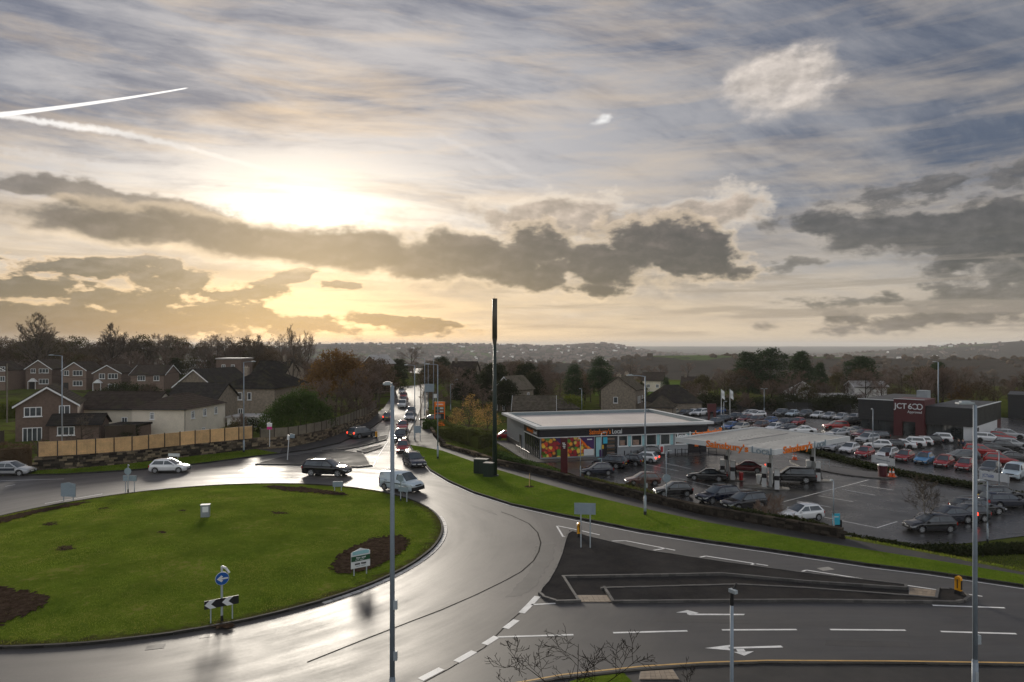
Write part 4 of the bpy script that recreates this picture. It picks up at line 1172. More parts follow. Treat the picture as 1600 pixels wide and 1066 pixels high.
wood(16, 664, 800, 150, 200, 590, 622, ['thicket', 'holly', 'oakC', 'thicket'], 'low brown tree between the street and the stone house', 'low trees between street and stone house', 4)
wood(26, 800, 1010, 185, 255, 572, 600, ['oakC', 'thicket', 'ashE', 'brownoak', 'holly', 'oakB'], 'brown tree behind the low slate roofs', 'brown trees behind the slate roofs', 5)
wood(46, 1065, 1360, 172, 245, 572, 604, ['oakC', 'thicket', 'ashE', 'brownoak', 'oakB', 'thicket', 'olivetree'], 'brown bare tree in the wood behind the dealer yard', 'bare trees behind the dealer yard', 6)
wood(18, 1080, 1350, 164, 172, 610, 626, ['thicket', 'darkshrub'], 'low brown shrub along the back fence of the dealer yard', 'shrubs along the back fence', 7)
wood(58, 1340, 1720, 162, 250, 566, 606, ['oakC', 'brownoak', 'ashE', 'olivetree', 'oakB', 'thicket'], 'brown tree behind the showroom', 'trees behind the showroom', 8)
wood(22, 480, 600, 152, 230, 556, 592, ['oakC', 'thicket', 'brownoak', 'ashE'], 'brown tree behind the rust orange oak', 'brown trees behind the rust oak', 9)
wood(22, 560, 1400, 330, 430, 562, 576, ['oakC', 'oakB', 'brownoak', 'thicket'], 'small far tree at the head of the valley', 'far trees at the head of the valley', 10)
wood(12, 180, 480, 150, 200, 585, 606, ['thicket', 'ashE', 'olivetree', 'darkshrub'], 'small tree among the roofs left of the tall bare tree', 'small trees among the roofs', 11)
wood(8, 1190, 1330, 176, 182, 585, 606, ['larch', 'oakC', 'ashE'], 'thin bare tree behind the white bungalow', 'thin trees behind the bungalow', 12)

# --- hedges
def hedge(name, pts, w, h, leaf, label, seed, z=None, dens=75, size=0.11, round_=0.11, group=None, base='soil'):
    """clipped hedge along world points: woody core with leaves all over it"""
    rg = np.random.default_rng(seed)
    t = thing(name, label, 'hedge', (pts[0][0], pts[0][1], hz(*pts[0]) if z is None else z), 0, group)
    ox, oy, oz = t.location
    P = []; mb = MB()
    for (ax, ay), (bx, by) in zip(pts[:-1], pts[1:]):
        L = math.hypot(bx - ax, by - ay); a = math.atan2(by - ay, bx - ax)
        n = int(L * (2 * h + w) * dens)
        u = rg.uniform(0, L, n); side = rg.uniform(0, 2 * h + w, n)
        yy = np.where(side < h, -w / 2, np.where(side < 2 * h, w / 2, side - 2 * h - w / 2))
        zz = np.where(side < h, side, np.where(side < 2 * h, side - h, h))
        q = rg.normal(size=(n, 3)) * round_ * np.array([1, 0.6, 0.6])
        bump_ = 0.10 * np.sin(u * 1.7 + seed) + 0.06 * np.sin(u * 4.1)
        X = ax + u * math.cos(a) - yy * math.sin(a) + q[:, 0]; Y = ay + u * math.sin(a) + yy * math.cos(a) + q[:, 1]
        gz = terrain(X, Y) - 0.06 if z is None else np.full(n, z)
        P.append(np.stack([X - ox, Y - oy, gz - oz + zz * (1 + bump_ * 0.6) + q[:, 2]], -1))
        m = ((ax + bx) / 2, (ay + by) / 2); gm = hz(*m) if z is None else z
        mb.box((m[0] - ox, m[1] - oy, gm - oz + h * 0.42), (L, w * 0.78, h * 0.84), a)
    V, Q = leaf_quads(rg, np.concatenate(P), size, 0.55)
    link('foliage', rawmesh('foliage', V, Q, M[leaf]), t)
    mb.obj('core', M[leaf], t)
    return t
def wp(l, g=0.0): return [gp(*p, g) for p in l]
hedge('clipped_hedge', wp([(688, 688), (735, 690)], -0.8) + wp([(757, 684)], -0.8), 3.4, 2.3, 'leaf_hedge', 'large clipped green hedge block right of the totem sign', 1)
hedge('clipped_hedge', wp([(661, 676), (683, 676)], -0.6), 2.2, 1.5, 'leaf_laurel', 'small dark clipped hedge at the foot of the totem sign', 2)
hedge('low_hedge', wp([(781, 707), (805, 718), (840, 728), (875, 739)], -1.2), 1.5, 0.95, 'leaf_laurel', 'low dark hedge between the shop corner and the stone wall', 3)
hedge('low_hedge', wp([(921, 759), (960, 770), (1018, 787)], -1.3), 1.6, 0.8, 'leaf_hedge', 'low hedge above the stone wall left of the black hatchback', 4)
hedge('low_hedge', wp([(1150, 818), (1205, 827), (1290, 842)], -1.2), 2.0, 0.85, 'leaf_dark', 'low dark hedge above the stone wall beside the white hatchback', 5)
hedge('low_hedge', wp([(1238, 702), (1300, 716), (1345, 728), (1400, 741), (1460, 752), (1525, 763), (1600, 780)], YZ), 1.6, 0.55, 'leaf_dark', 'long low dark hedge in front of the dealer cars', 6)
hedge('bare_hedge', wp([(-60, 731), (0, 731), (50, 727)]), 2.4, 2.6, 'leaf_brown', 'brown bare hedge at the left end of the new timber fence', 7, size=0.07)
hedge('clipped_hedge', wp([(-5, 655), (42, 650)]), 2.0, 3.0, 'leaf_bright', 'tall bright green garden hedge behind the gabled brick house', 8)
hedge('hedge_strip', wp([(1320, 846), (1420, 856), (1500, 857), (1640, 852)], -1.6), 1.2, 0.6, 'leaf_dark', 'dark ground hedge along the near edge of the forecourt', 9)
for i, (px, py, k, s, lab) in enumerate([
        (1003, 771, 'thicket', .42, 'brown twiggy shrub hiding the front of the brown car'), (985, 762, 'darkshrub', .42, 'small dark shrub left of the brown car'),
        (1208, 806, 'thicket', .50, 'brown twiggy shrub left of the white hatchback'), (1190, 808, 'thicket', .40, 'smaller brown twiggy shrub in front of the grey car'),
        (1165, 806, 'darkshrub', .40, 'low dark shrub below the grey off-roader'), (1245, 822, 'thicket', .28, 'low twigs in front of the white hatchback'),
        (765, 702, 'lowshrub', 1.0, 'small round shrub left of the low hedge by the wall'), (695, 668, 'darkshrub', .5, 'brown shrub behind the totem sign'),
        (62, 722, 'thicket', .5, 'bare shrub at the stone wall under the timber fence'), (200, 690, 'darkshrub', .8, 'dark shrub behind the new fence near the cream house'),
        (372, 688, 'thicket', .7, 'pale weeping shrub right of the cream house'), (365, 692, 'olivetree', .32, 'small olive bush by the cream house corner'),
        (392, 680, 'darkshrub', .9, 'dark shrub behind the end of the new fence')]):
    g = -1.2 if px > 660 else 0
    x, y = gp(px, py, g); plant('shrub', k, x, y, s, lab, 'shrub')
# --- foreground tree whose top twigs reach into the picture
make_bare('fore', 131, 7.2, spread=0.9, kids=(9, 6, 5, 3), trunk=0.35, r0=0.07, twigr=0.006, up=0.5, bark='bark_near', twig='bark_near')
plant('bare_tree', 'fore', 2.3, 18.5, 0.91, 'bare tree whose top twigs rise at the bottom edge of the photo', z=0.0, rz=0.6, sx=1.3)
plant('bare_tree', 'fore', 4.6, 17.5, 0.80, 'smaller bare tree with twigs in front of the double yellow lines', z=0.0, rz=2.6)

# --- far slopes: little trees and houses nobody could count
def far_stuff():
    rg = np.random.default_rng(5)
    n = 5200
    r = np.exp(rg.uniform(math.log(480), math.log(4600), n)); a = np.radians(rg.uniform(-42, 42, n))
    cl = np.sin(a * 37 + r * 0.002) + np.sin(a * 13 - r * 0.004) + rg.normal(size=n) * 0.6
    k = cl > -0.2; r, a = r[k], a[k]; n = len(r)
    x, y = r * np.sin(a), r * np.cos(a); z = terrain(x, y)
    s = rg.uniform(2.2, 5, n) * (1 + r / 5000)
    th = np.linspace(0, 2 * np.pi, 6, endpoint=False)
    ico = np.concatenate([np.stack([np.cos(th) * .8, np.sin(th) * .8, 0 * th], -1), np.stack([np.cos(th + .5), np.sin(th + .5), 0 * th + .55], -1), np.stack([np.cos(th) * .62, np.sin(th) * .62, 0 * th + .95], -1), [(0, 0, 1.1)]])
    fc = np.array([(a * 6 + b, a * 6 + (b + 1) % 6, (a + 1) * 6 + (b + e) % 6) for a in (0, 1) for b in range(6) for e in (0,)] + [(a * 6 + (b + 1) % 6, (a + 1) * 6 + (b + 1) % 6, (a + 1) * 6 + b) for a in (0, 1) for b in range(6)] + [(12 + b, 12 + (b + 1) % 6, 18) for b in range(6)])
    V = ico[None] * (s[:, None, None] * np.array([1.1, 1.1, 1.0])) * rg.uniform(0.72, 1.25, (n, 19, 1)); V += np.stack([x, y, z - 0.6], -1)[:, None]
    Fc = (fc[None] + (np.arange(n) * 19)[:, None, None]).reshape(-1, 3)
    o = link('far_trees', rawmesh('far_trees', V.reshape(-1, 3), Fc, M['leaf_brown'])); tag(o, kind='stuff')
    for nm, mt, n, seed in (('far_houses', 'render_white', 110, 6), ('far_houses', 'brick_brown', 1300, 8)):
        rg = np.random.default_rng(seed)
        r = np.concatenate([rg.uniform(2600, 4300, n), rg.uniform(1500, 2600, n // 5)]); n = len(r)
        a = np.radians(np.where(rg.uniform(size=n) < 0.6, rg.normal(3, 6, n), rg.uniform(-16, 36, n)))
        a = np.round(a * 60) / 60 + rg.normal(size=n) * 0.006
        x, y = r * np.sin(a), r * np.cos(a); z = terrain(x, y)
        w, dpt, h = rg.uniform(7, 22, n), rg.uniform(6, 9, n), rg.uniform(4, 7, n)
        b = np.array([(-.5, -.5, 0), (.5, -.5, 0), (.5, .5, 0), (-.5, .5, 0), (-.5, -.5, 1), (.5, -.5, 1), (.5, .5, 1), (-.5, .5, 1), (-.5, 0, 1.5), (.5, 0, 1.5)])
        V = b[None] * np.stack([w, dpt, h], -1)[:, None] + np.stack([x, y, z - 1], -1)[:, None]
        fq = np.array([(0, 1, 5, 4), (1, 2, 6, 5), (2, 3, 7, 6), (3, 0, 4, 7), (4, 5, 9, 8), (6, 7, 8, 9)])
        Fc = (fq[None] + (np.arange(n) * 10)[:, None, None]).reshape(-1, 4)
        tag(link(nm, rawmesh(nm, V.reshape(-1, 3), Fc, M[mt])), kind='stuff')
far_stuff()
# bright fields seen between the trees
def field(pxs, d0, g0, name='field'):
    P = []
    for px, py in pxs:
        # march out until the terrain meets the line of sight
        for d in np.geomspace(120, 3000, 500):
            x = (px - 800) * d / F
            if CAMH - (py - HZ) / F * d <= float(terrain(np.array([x]), np.array([d]))[0]): break
        P.append((x, d))
    return P
def field_sheet(px0, px1, d0, d1, n=16, name='field'):
    mb = MB()
    for i in range(n + 1):
        for j in range(n + 1):
            d = d0 + (d1 - d0) * j / n; x = ((px0 + (px1 - px0) * i / n) - 800) * d / F
            mb.v.append((x, d, hz(x, d) + 0.25))
    for i in range(n):
        for j in range(n):
            a = i * (n + 1) + j; mb.f.append((a, a + n + 1, a + n + 2, a + 1)); mb.m.append(0)
    return struct(name, mb, M['field'], True)
field_sheet(1012, 1072, 215, 300)
field_sheet(930, 960, 215, 300)
field_sheet(1108, 1165, 1150, 1420)
field_sheet(695, 770, 262, 330)
# ------------------------------------------------------------------ lettering
def text_mesh(txt, size, mat, depth=0.03, align='LEFT', bold=0.0, sx=1.0):
    cu = bpy.data.curves.new('t', 'FONT'); cu.body = txt; cu.size = size; cu.extrude = depth; cu.align_x = align
    cu.offset = bold; cu.resolution_u = 3
    o = bpy.data.objects.new('t', cu); C.objects.link(o)
    dg = bpy.context.evaluated_depsgraph_get()
    me = bpy.data.meshes.new_from_object(o.evaluated_get(dg))
    bpy.data.objects.remove(o); bpy.data.curves.remove(cu)
    me.materials.clear(); me.materials.append(M[mat])
    if sx != 1.0:
        for v in me.vertices: v.co.x *= sx
    return me
def lettering(parent, txt, size, mat, loc, rz=0.0, name='lettering', depth=0.03, align='LEFT', bold=0.0, width=None):
    """upright letters that face local -y"""
    me = text_mesh(txt, size, mat, depth, align, bold)
    xs = [v.co.x for v in me.vertices]; w = max(xs) - min(xs)
    if width:
        k = width / w
        for v in me.vertices: v.co.x *= k
    o = link(name, me, parent, loc); o.rotation_euler = (R(90), 0, rz)
    return o

# ------------------------------------------------------------------ windows, houses
WCACHE = {}
def window(parent, w, h, loc, rz, nx=2, transom=False, glass='pane', frame='upvc', name='window', fw=0.11):
    key = (round(w, 1), round(h, 1), nx, transom, glass, frame)
    if key not in WCACHE:
        w, h = key[0], key[1]
        f = MB()
        f.box((0, -0.02, h - fw / 2), (w, 0.12, fw)); f.box((0, -0.02, fw / 2), (w, 0.12, fw))
        for s in (-1, 1): f.box((s * (w - fw) / 2, -0.02, h / 2), (fw, 0.119, h - 2 * fw))
        for i in range(1, nx): f.box((-w / 2 + w * i / nx, -0.02, h / 2), (fw * .8, 0.11, h - 2 * fw))
        if transom: f.box((0, -0.02, h * 0.70), (w - 2 * fw, 0.10, fw * .7))
        f.box((0, -0.06, -0.05), (w + 0.2, 0.2, 0.08))
        p = MB().box((0, 0.0, h / 2), (w - fw, 0.04, h - fw))
        WCACHE[key] = (f.mesh('window', M[frame]), p.mesh('pane', M[glass]))
    a, b = WCACHE[key]
    o = link(name, a, parent, loc, rz); link('pane', b, o)
    return o

def house(name, label, loc, rz, W, D, eaves, ridge, axis, wall, roof, wins=(), doors=(), chim=(), hip=0.0, over=0.35, barge=True, base=-3.0, cat='house', group=None):
    t = thing(name, label, cat, loc, rz, group)
    m = MB()
    E, T = eaves, ridge
    V = [(0, 0, base), (W, 0, base), (W, D, base), (0, D, base), (0, 0, E), (W, 0, E), (W, D, E), (0, D, E)]
    Fs = []
    if hip or axis is None:
        Fs = [(0, 1, 5, 4), (1, 2, 6, 5), (2, 3, 7, 6), (3, 0, 4, 7)]
        if axis is None: Fs.append((4, 5, 6, 7))
    elif axis == 'y':
        V += [(W / 2, 0, T), (W / 2, D, T)]
        Fs = [(0, 1, 5, 8, 4), (1, 2, 6, 5), (2, 3, 7, 9, 6), (3, 0, 4, 7)]
    else:
        V += [(0, D / 2, T), (W, D / 2, T)]
        Fs = [(0, 1, 5, 4), (1, 2, 6, 9, 5), (2, 3, 7, 6), (3, 0, 4, 8, 7)]
    m.add(V, Fs); m.obj('wall', M[wall], t)
    r = MB(); th = 0.16; o = over
    if axis is None:
        r.box((W / 2, D / 2, E + 0.15), (W + 2 * o, D + 2 * o, 0.3))
    elif hip:
        a = hip
        A = [(-o, -o, E - .12), (W + o, -o, E - .12), (W + o, D + o, E - .12), (-o, D + o, E - .12)]
        if axis == 'x': P, Q = (a, D / 2, T), (W - a, D / 2, T)
        else: P, Q = (W / 2, a, T), (W / 2, D - a, T)
        V = A + [P, Q]
        if axis == 'x': Fs = [(0, 1, 5, 4), (1, 2, 5), (2, 3, 4, 5), (3, 0, 4), (3, 2, 1, 0)]
        else: Fs = [(0, 1, 4), (1, 2, 5, 4), (2, 3, 5), (3, 0, 4, 5), (3, 2, 1, 0)]
        r.add(V, Fs)
        r.tube([P, Q], [.09, .09], 6)
    else:
        if axis == 'y':
            sl = (T - E) / (W / 2); dz = o * sl
            r.slab([(-o, -o, E - dz + th), (W / 2, -o, T + th), (W / 2, D + o, T + th), (-o, D + o, E - dz + th)][::-1], th)
            r.slab([(W / 2, -o, T + th), (W + o, -o, E - dz + th), (W + o, D + o, E - dz + th), (W / 2, D + o, T + th)][::-1], th)
            r.tube([(W / 2, -o, T + th), (W / 2, D + o, T + th)], [.09, .09], 6)
        else:
            sl = (T - E) / (D / 2); dz = o * sl
            r.slab([(-o, -o, E - dz + th), (W + o, -o, E - dz + th), (W + o, D / 2, T + th), (-o, D / 2, T + th)], th)
            r.slab([(-o, D / 2, T + th), (W + o, D / 2, T + th), (W + o, D + o, E - dz + th), (-o, D + o, E - dz + th)], th)
            r.tube([(-o, D / 2, T + th), (W + o, D / 2, T + th)], [.09, .09], 6)
    ro = r.obj('roof', M[roof], t)
    # fix slab winding does not matter: slabs are closed
    if barge and not hip and axis:
        b = MB()
        if axis == 'y':
            for s0, s1 in (((-o, E - o * (T - E) / (W / 2)), (W / 2, T)), ((W / 2, T), (W + o, E - o * (T - E) / (W / 2)))):
                b.slab([(s0[0], -o - .02, s0[1] - .08), (s1[0], -o - .02, s1[1] - .08), (s1[0], -o - .02, s1[1] + .20), (s0[0], -o - .02, s0[1] + .20)], 0.05)
        else:
            for xx, dd in ((W + o + .06, .05), (-o - .03, .05)):
                for s0, s1 in (((-o, E - o * (T - E) / (D / 2)), (D / 2, T)), ((D / 2, T), (D + o, E - o * (T - E) / (D / 2)))):
                    b.slab([(xx, s0[0], s0[1] - .08), (xx, s1[0], s1[1] - .08), (xx, s1[0], s1[1] + .20), (xx, s0[0], s0[1] + .20)], dd)
        b.obj('bargeboard', M['upvc'], t)
    g = MB()
    if axis and (hip or axis == 'x'):
        g.tube([(-o, -o - .06, E - .10), (W + o, -o - .06, E - .10)], [.06, .06], 6); g.tube([(W - .1, -.07, base), (W - .1, -.07, E - .15)], [.04, .04], 6)
        g.obj('gutter', M['dark_metal'], t)
    for w in wins:
        face, u, z, ww, hh = w[:5]; nx = w[5] if len(w) > 5 else 2; tr = w[6] if len(w) > 6 else False
        if face == 'f': window(t, ww, hh, (u, 0, z), 0, nx, tr)
        elif face == 'r': window(t, ww, hh, (W, u, z), R(90), nx, tr)
        else: window(t, ww, hh, (0, u, z), R(-90), nx, tr)
    for d in doors:
        face, u, z, ww, hh, mt = d
        lo = {'f': (u, -.03, z), 'r': (W + .03, u, z), 'l': (-.03, u, z)}[face]
        MB().box((0, 0, hh / 2), (ww, .1, hh)).obj('door', M[mt], t, loc=lo, rz={'f': 0, 'r': R(90), 'l': R(-90)}[face])
    for (x, y, zt, s) in chim:
        c = MB().box((x, y, (zt + E) / 2), (s, s, zt - E)).box((x, y, zt + .06), (s + .14, s + .14, .12))
        for k in (-.2, .2): c.cyl((x + k, y, zt + .1), (x + k, y, zt + .5), .11, .09, 8)
        c.obj('chimney', M[wall], ro)
    return t
def at(px, d, z=0.0): return ((px - 800) * d / F, d, z)
def fw(px0, px1, y0, y1, d, px_left, nx=2, tr=False):
    return ('f', ((px0 + px1) / 2 - px_left) * d / F, hgt(y1, d), (px1 - px0) * d / F, (y1 - y0) * d / F, nx, tr)

H1W, H1R = 7.7, R(27)
def h1(px0, px1, y0, y1, nx=2):
    k = H1W / 98; dd = 101 + (px0 + px1 - 48) / 2 * .037
    return ('f', ((px0 + px1) / 2 - 24) * k, hgt(y1, dd), (px1 - px0) * k, (y1 - y0) * dd / F, nx)
house('brick_house', 'brown brick gabled house with white bargeboards nearest the timber fence', at(24, 100), H1R, H1W, 9.0, 5.1, 7.7, 'y', 'brick_brown', 'roof_dark',
      [h1(37, 65, 635, 650, 3), h1(92, 110, 633, 647, 2), h1(35, 65, 667, 690, 4)], base=-1.5)
house('brick_house', 'low lean-to wing with wide window at the right of the gabled brick house', at(77, 100.5), R(12), 6.8, 3.4, 2.4, 3.6, 'x', 'brick_brown', 'roof_dark',
      [fw(88, 113, 667, 681, 100.5, 77, 3)], base=-1.5, barge=False)
house('bungalow', 'long low cream house with dark tiled roof behind the brick house', at(116, 113), R(-2), 12.8, 8.5, 3.6, 6.0, 'x', 'render_cream', 'roof_brown', [('f', 8.5, 1.2, 1.0, 1.0), ('r', 3.0, 1.2, .9, 1.0)], base=-2, barge=False)
house('garage', 'dark flat roofed outbuilding below the long low cream house', at(165, 101), 0, 4.6, 4.0, 2.0, 2.2, None, 'brick_brown', 'roof_dark', base=-2, cat='outbuilding', over=.15)
house('cream_house', 'cream rendered house with hipped mossy roof and small paned windows', at(206, 106.6), R(-4), 8.7, 12.5, 4.2, 6.1, 'y', 'render_cream', 'roof_brown',
      [('f', 3.3, 2.5, .7, 1.1, 2, True), ('r', 2.0, 2.5, 1.0, 1.25, 2, True), ('r', 5.6, 2.5, 1.0, 1.25, 2, True), ('r', 9.2, 2.5, 1.0, 1.25, 2, True), ('r', 5.2, -0.4, 1.0, 1.1, 2, True)], base=-2.5, hip=3.6, barge=False)
house('stone_terrace', 'gabled stone cottage roof between cream house and tall terrace', at(262, 122), R(-3), 9.0, 8.0, 4.6, 7.0, 'x', 'house_stone', 'roof_dark', [('f', 6.6, 2.8, .8, 1.1), ('f', 8.0, 2.8, .8, 1.1)], base=-2, barge=False)
house('stone_terrace', 'tall stone terrace with hipped dark roof behind the cream house', at(342, 136), R(-3), 11.5, 19, 5.6, 8.8, 'y', 'house_stone', 'roof_dark',
      [('f', 1.0, 3.6, .8, 1.3, 1), ('f', 2.6, 3.2, .9, 1.5, 1), ('f', 4.3, 3.2, .9, 1.5, 1), ('f', 6.2, 3.2, .8, 1.5, 1), ('f', 4.4, .3, 1.0, 1.2, 2)], hip=5, barge=False, base=-2, chim=[(2, 8, 9.3, .9)])
house('stone_terrace', 'long dark roofed stone row with two roof lights left of the tall terrace', at(272, 150), R(-8), 9.4, 16, 5.0, 8.6, 'y', 'house_stone', 'roof_dark', [('f', 3.0, 4.2, .8, 1.2)], base=-2, barge=True)
rl = bpy.data.objects['stone_terrace.002'] if 'stone_terrace.002' in bpy.data.objects else None
house('garage', 'white flat roofed garage below the tall stone terrace', at(355, 118), R(-3), 5.6, 5.0, 1.5, 1.7, None, 'render_white', 'roof_pale', base=-2, cat='outbuilding', over=.2)
for nm, px0, d, W, ea, ri, ax, lab, wins, drs in [
        ('brick_house', 40, 220, 8.4, 6.4, 9.2, 'y', 'gable fronted brick house with white porch, left in the far row', [(48, 56, 576, 583), (61, 76, 576, 583), (61, 76, 592, 600)], [(50, 1.6)]),
        ('brick_house', 98, 216, 7.4, 6.2, 8.6, 'y', 'gable fronted brick house behind the first lamp post, second in the far row', [(100, 108, 579, 587), (114, 129, 579, 587), (114, 129, 595, 603)], [(103, 1.6)]),
        ('brick_house', 146, 212, 8.6, 5.4, 7.8, 'y', 'gable fronted brick house with small porch, third in the far row', [(155, 164, 584, 592), (169, 184, 584, 592), (169, 184, 600, 608)], []),
        ('brick_house', 204, 205, 10.2, 5.3, 7.9, 'x', 'broad brick house with roof slope to the front, fourth in the far row', [(215, 227, 587, 595), (240, 249, 587, 595), (200, 218, 604, 611)], []),
        ('brick_house', -40, 214, 9.6, 6.2, 8.8, 'y', 'brick house cut by the left edge of the photo in the far row', [(-18, -6, 573, 580), (0, 8, 573, 580), (0, 8, 588, 596)], [])]:
    t = house(nm, lab, at(px0, d, 0), 0, W, 9.0, ea, ri, ax, 'brick_red' if px0 != 204 else 'brick_red', 'roof_brown', [fw(a, b, c, e, d, px0, 2 if b - a < 11 else 3) for a, b, c, e in wins],
              [('f', (p - px0) * d / F, 0, ww, 2.3, 'black') for p, ww in drs], base=-3)
    if px0 in (40, 146):
        m = MB(); u = 9 * d / F; x0 = .4 if px0 == 146 else 1.4
        m.add([(x0, -1.2, 2.4), (x0 + 2.6, -1.2, 2.4), (x0 + 1.3, -1.2, 3.5), (x0, 0, 2.4), (x0 + 2.6, 0, 2.4), (x0 + 1.3, 0, 3.5)], [(0, 1, 2), (0, 2, 5, 3), (1, 4, 5, 2), (0, 3, 4, 1)])
        for xx in (x0 + .1, x0 + 2.5): m.box((xx, -1.1, 0.6), (.12, .12, 3.6))
        m.obj('porch', M['upvc'], t)
house('school_building', 'long white flat roofed building with a band of windows in front of the wood', at(247, 262, 3.0), 0, 20.5, 8, 5.0, 5.3, None, 'render_white', 'roof_pale', [('f', 1.2 + i * 2.0, 2.9, 1.5, 1.2, 2) for i in range(10)], base=-6, cat='building', over=.2)
house('pale_roof_house', 'house with pale roof in front of the wood', at(163, 255, 2.5), R(18), 8.0, 11, 4.6, 7.6, 'y', 'brick_red', 'roof_pale', [('f', 4, 2, 1.2, 1.2)], base=-6, barge=False)
house('brick_house', 'red brick house with pale flat top left of the tall bare tree', at(338, 190), 0, 7.0, 8, 10.2, 10.5, None, 'brick_red', 'roof_pale', [('f', 2, 7.5, 1, 1.2), ('f', 4.6, 7.5, 1, 1.2)], base=-3, over=.2)
house('brick_house', 'dark roofed house with white window behind the tall bare tree', at(395, 175), R(-6), 8.5, 9, 7.0, 9.8, 'x', 'house_stone', 'roof_dark', [('f', 1.8, 5.0, 1.4, 1.1, 3), ('f', 5.6, 4.2, 1.4, 1.5, 2)], base=-3, barge=False, chim=[(6.5, 4.5, 11.2, .8)])
house('brick_house', 'dark gabled house half hidden left of the rust coloured tree', at(430, 200), R(10), 8, 9, 7.0, 10.0, 'y', 'house_stone', 'roof_dark', [('f', 2.5, 5, 1.1, 1.3), ('f', 5.5, 5, 1.1, 1.3)], base=-3, barge=False)
house('brick_house', 'pale roofed house peeping out left of the street trees', at(566, 205), R(-25), 6, 8, 8.5, 11.0, 'y', 'brick_red', 'roof_pale', [('f', 3, 6.5, 1.2, 1.2)], base=-3)
house('stone_house', 'stone gabled house with two roof lights right of the dark mast', at(771, 168, -2), R(-33), 6.6, 8.0, 5.2, 8.3, 'y', 'house_stone', 'roof_stone', [('r', 5.5, 3.4, 1.0, 1.0), ('f', 3.2, .3, 1.0, 1.4), ('f', .9, .3, .8, 2.2)], base=-2)
t = bpy.data.objects['stone_house']
for yy in (2.4, 4.6):
    n = Vector(((8.3 - 5.2), 0, 3.3)).normalized(); c = Vector((4.95, yy, 6.75)) + n * .19
    s = Vector((3.3, 0, -3.1)).normalized()
    q = [c + s * .6 + Vector((0, .4, 0)), c - s * .6 + Vector((0, .4, 0)), c - s * .6 - Vector((0, .4, 0)), c + s * .6 - Vector((0, .4, 0))]
    MB().slab(q[::-1], .05).obj('roof_light', M['lamp_glass'], [ch for ch in t.children if ch.name.startswith('roof')][0])
house('stone_house', 'dark stone farmhouse with white windows among the trees beyond the totem', at(703, 205, -1), R(-10), 7.4, 8, 6.8, 10.0, 'x', 'house_stone', 'roof_brown', [('f', 5.0, 4.6, 1.0, 1.5, 1), ('f', 5.0, 1.8, 1.4, 1.6, 2), ('f', 2.2, 4.0, 1.3, 1.0)], base=-2, barge=False, chim=[(.9, 4, 11, .8)])
house('slate_shed', 'low long building with mossy slate roof just behind the shop roof', at(802, 139, -2), R(-3), 8.4, 8.5, 2.9, 5.4, 'x', 'house_stone', 'roof_stone', [], base=-2, cat='building')
house('slate_shed', 'low hipped slate roof right of the long mossy one behind the shop', at(858, 146, -2), R(4), 6.5, 8.5, 2.6, 4.6, 'x', 'house_stone', 'roof_stone', [], base=-2, hip=3, barge=False, cat='building')
house('stone_house', 'stone house with two chimneys and white windows behind the shop', at(939, 168, -2), R(-24), 8.6, 9.0, 5.2, 8.2, 'y', 'house_stone', 'roof_stone', [('f', 3.7, 2.0, 1.1, 1.5, 1), ('r', 2.6, 2.0, .8, 1.6, 1), ('r', 4.2, 2.0, .8, 1.6, 1), ('r', 7.0, 2.0, .9, 1.6, 1)], base=-2, barge=False, chim=[(4.3, .8, 8.9, .9), (4.3, 8.2, 9.0, .9)])
house('dark_roof_house', 'dark broad roof right of the stone house with chimneys', at(1022, 158, -2), R(6), 11.5, 9, 2.8, 6.6, 'x', 'house_stone', 'roof_dark', [], base=-2, hip=4, barge=False)
house('slate_shed', 'small pyramid stone roof in front of the dark broad roof', at(1012, 150, -2), R(-20), 5.5, 5.5, 2.6, 5.0, 'x', 'house_stone', 'roof_stone', [], base=-2, hip=2.6, barge=False, cat='building')
house('stone_house', 'cream walled farmhouse beside the bright field', at(1004, 236, -4), R(-15), 7, 8, 6.0, 8.5, 'x', 'render_cream', 'roof_brown', [('f', 2, 3.5, 1, 1.2), ('f', 5, 3.5, 1, 1.2)], base=-3, barge=False)
house('stone_house', 'far stone house with pale gable right of the bright field', at(1064, 222, -4), R(-20), 8, 8, 5.2, 7.6, 'x', 'house_stone', 'roof_brown', [('f', 2, 2.5, 1.2, 1.4), ('f', 5.6, 2.5, 1.2, 1.4)], base=-3, barge=False, chim=[(1, 4, 8.6, .8)])
house('white_bungalow', 'white bungalow with grey roof behind the black yard fence', at(1226, 186, -2), R(-12), 9.0, 9, 3.6, 6.2, 'y', 'render_white', 'roof_stone', [('f', 2.5, 1.4, 1.4, 1.3, 2), ('f', 6.4, 1.4, 1.4, 1.3, 2)], base=-2)
house('white_shed', 'long low white shed right of the white bungalow', at(1284, 172, -2), R(-4), 10.5, 6, 3.4, 3.7, None, 'render_white', 'roof_pale', [], base=-2, cat='building', over=.15)
house('white_shed', 'pale low roof left of the showroom among the trees', at(1336, 176, -2), R(-4), 8, 6, 5.4, 6.6, 'x', 'render_white', 'roof_pale', [], base=-2, cat='building')

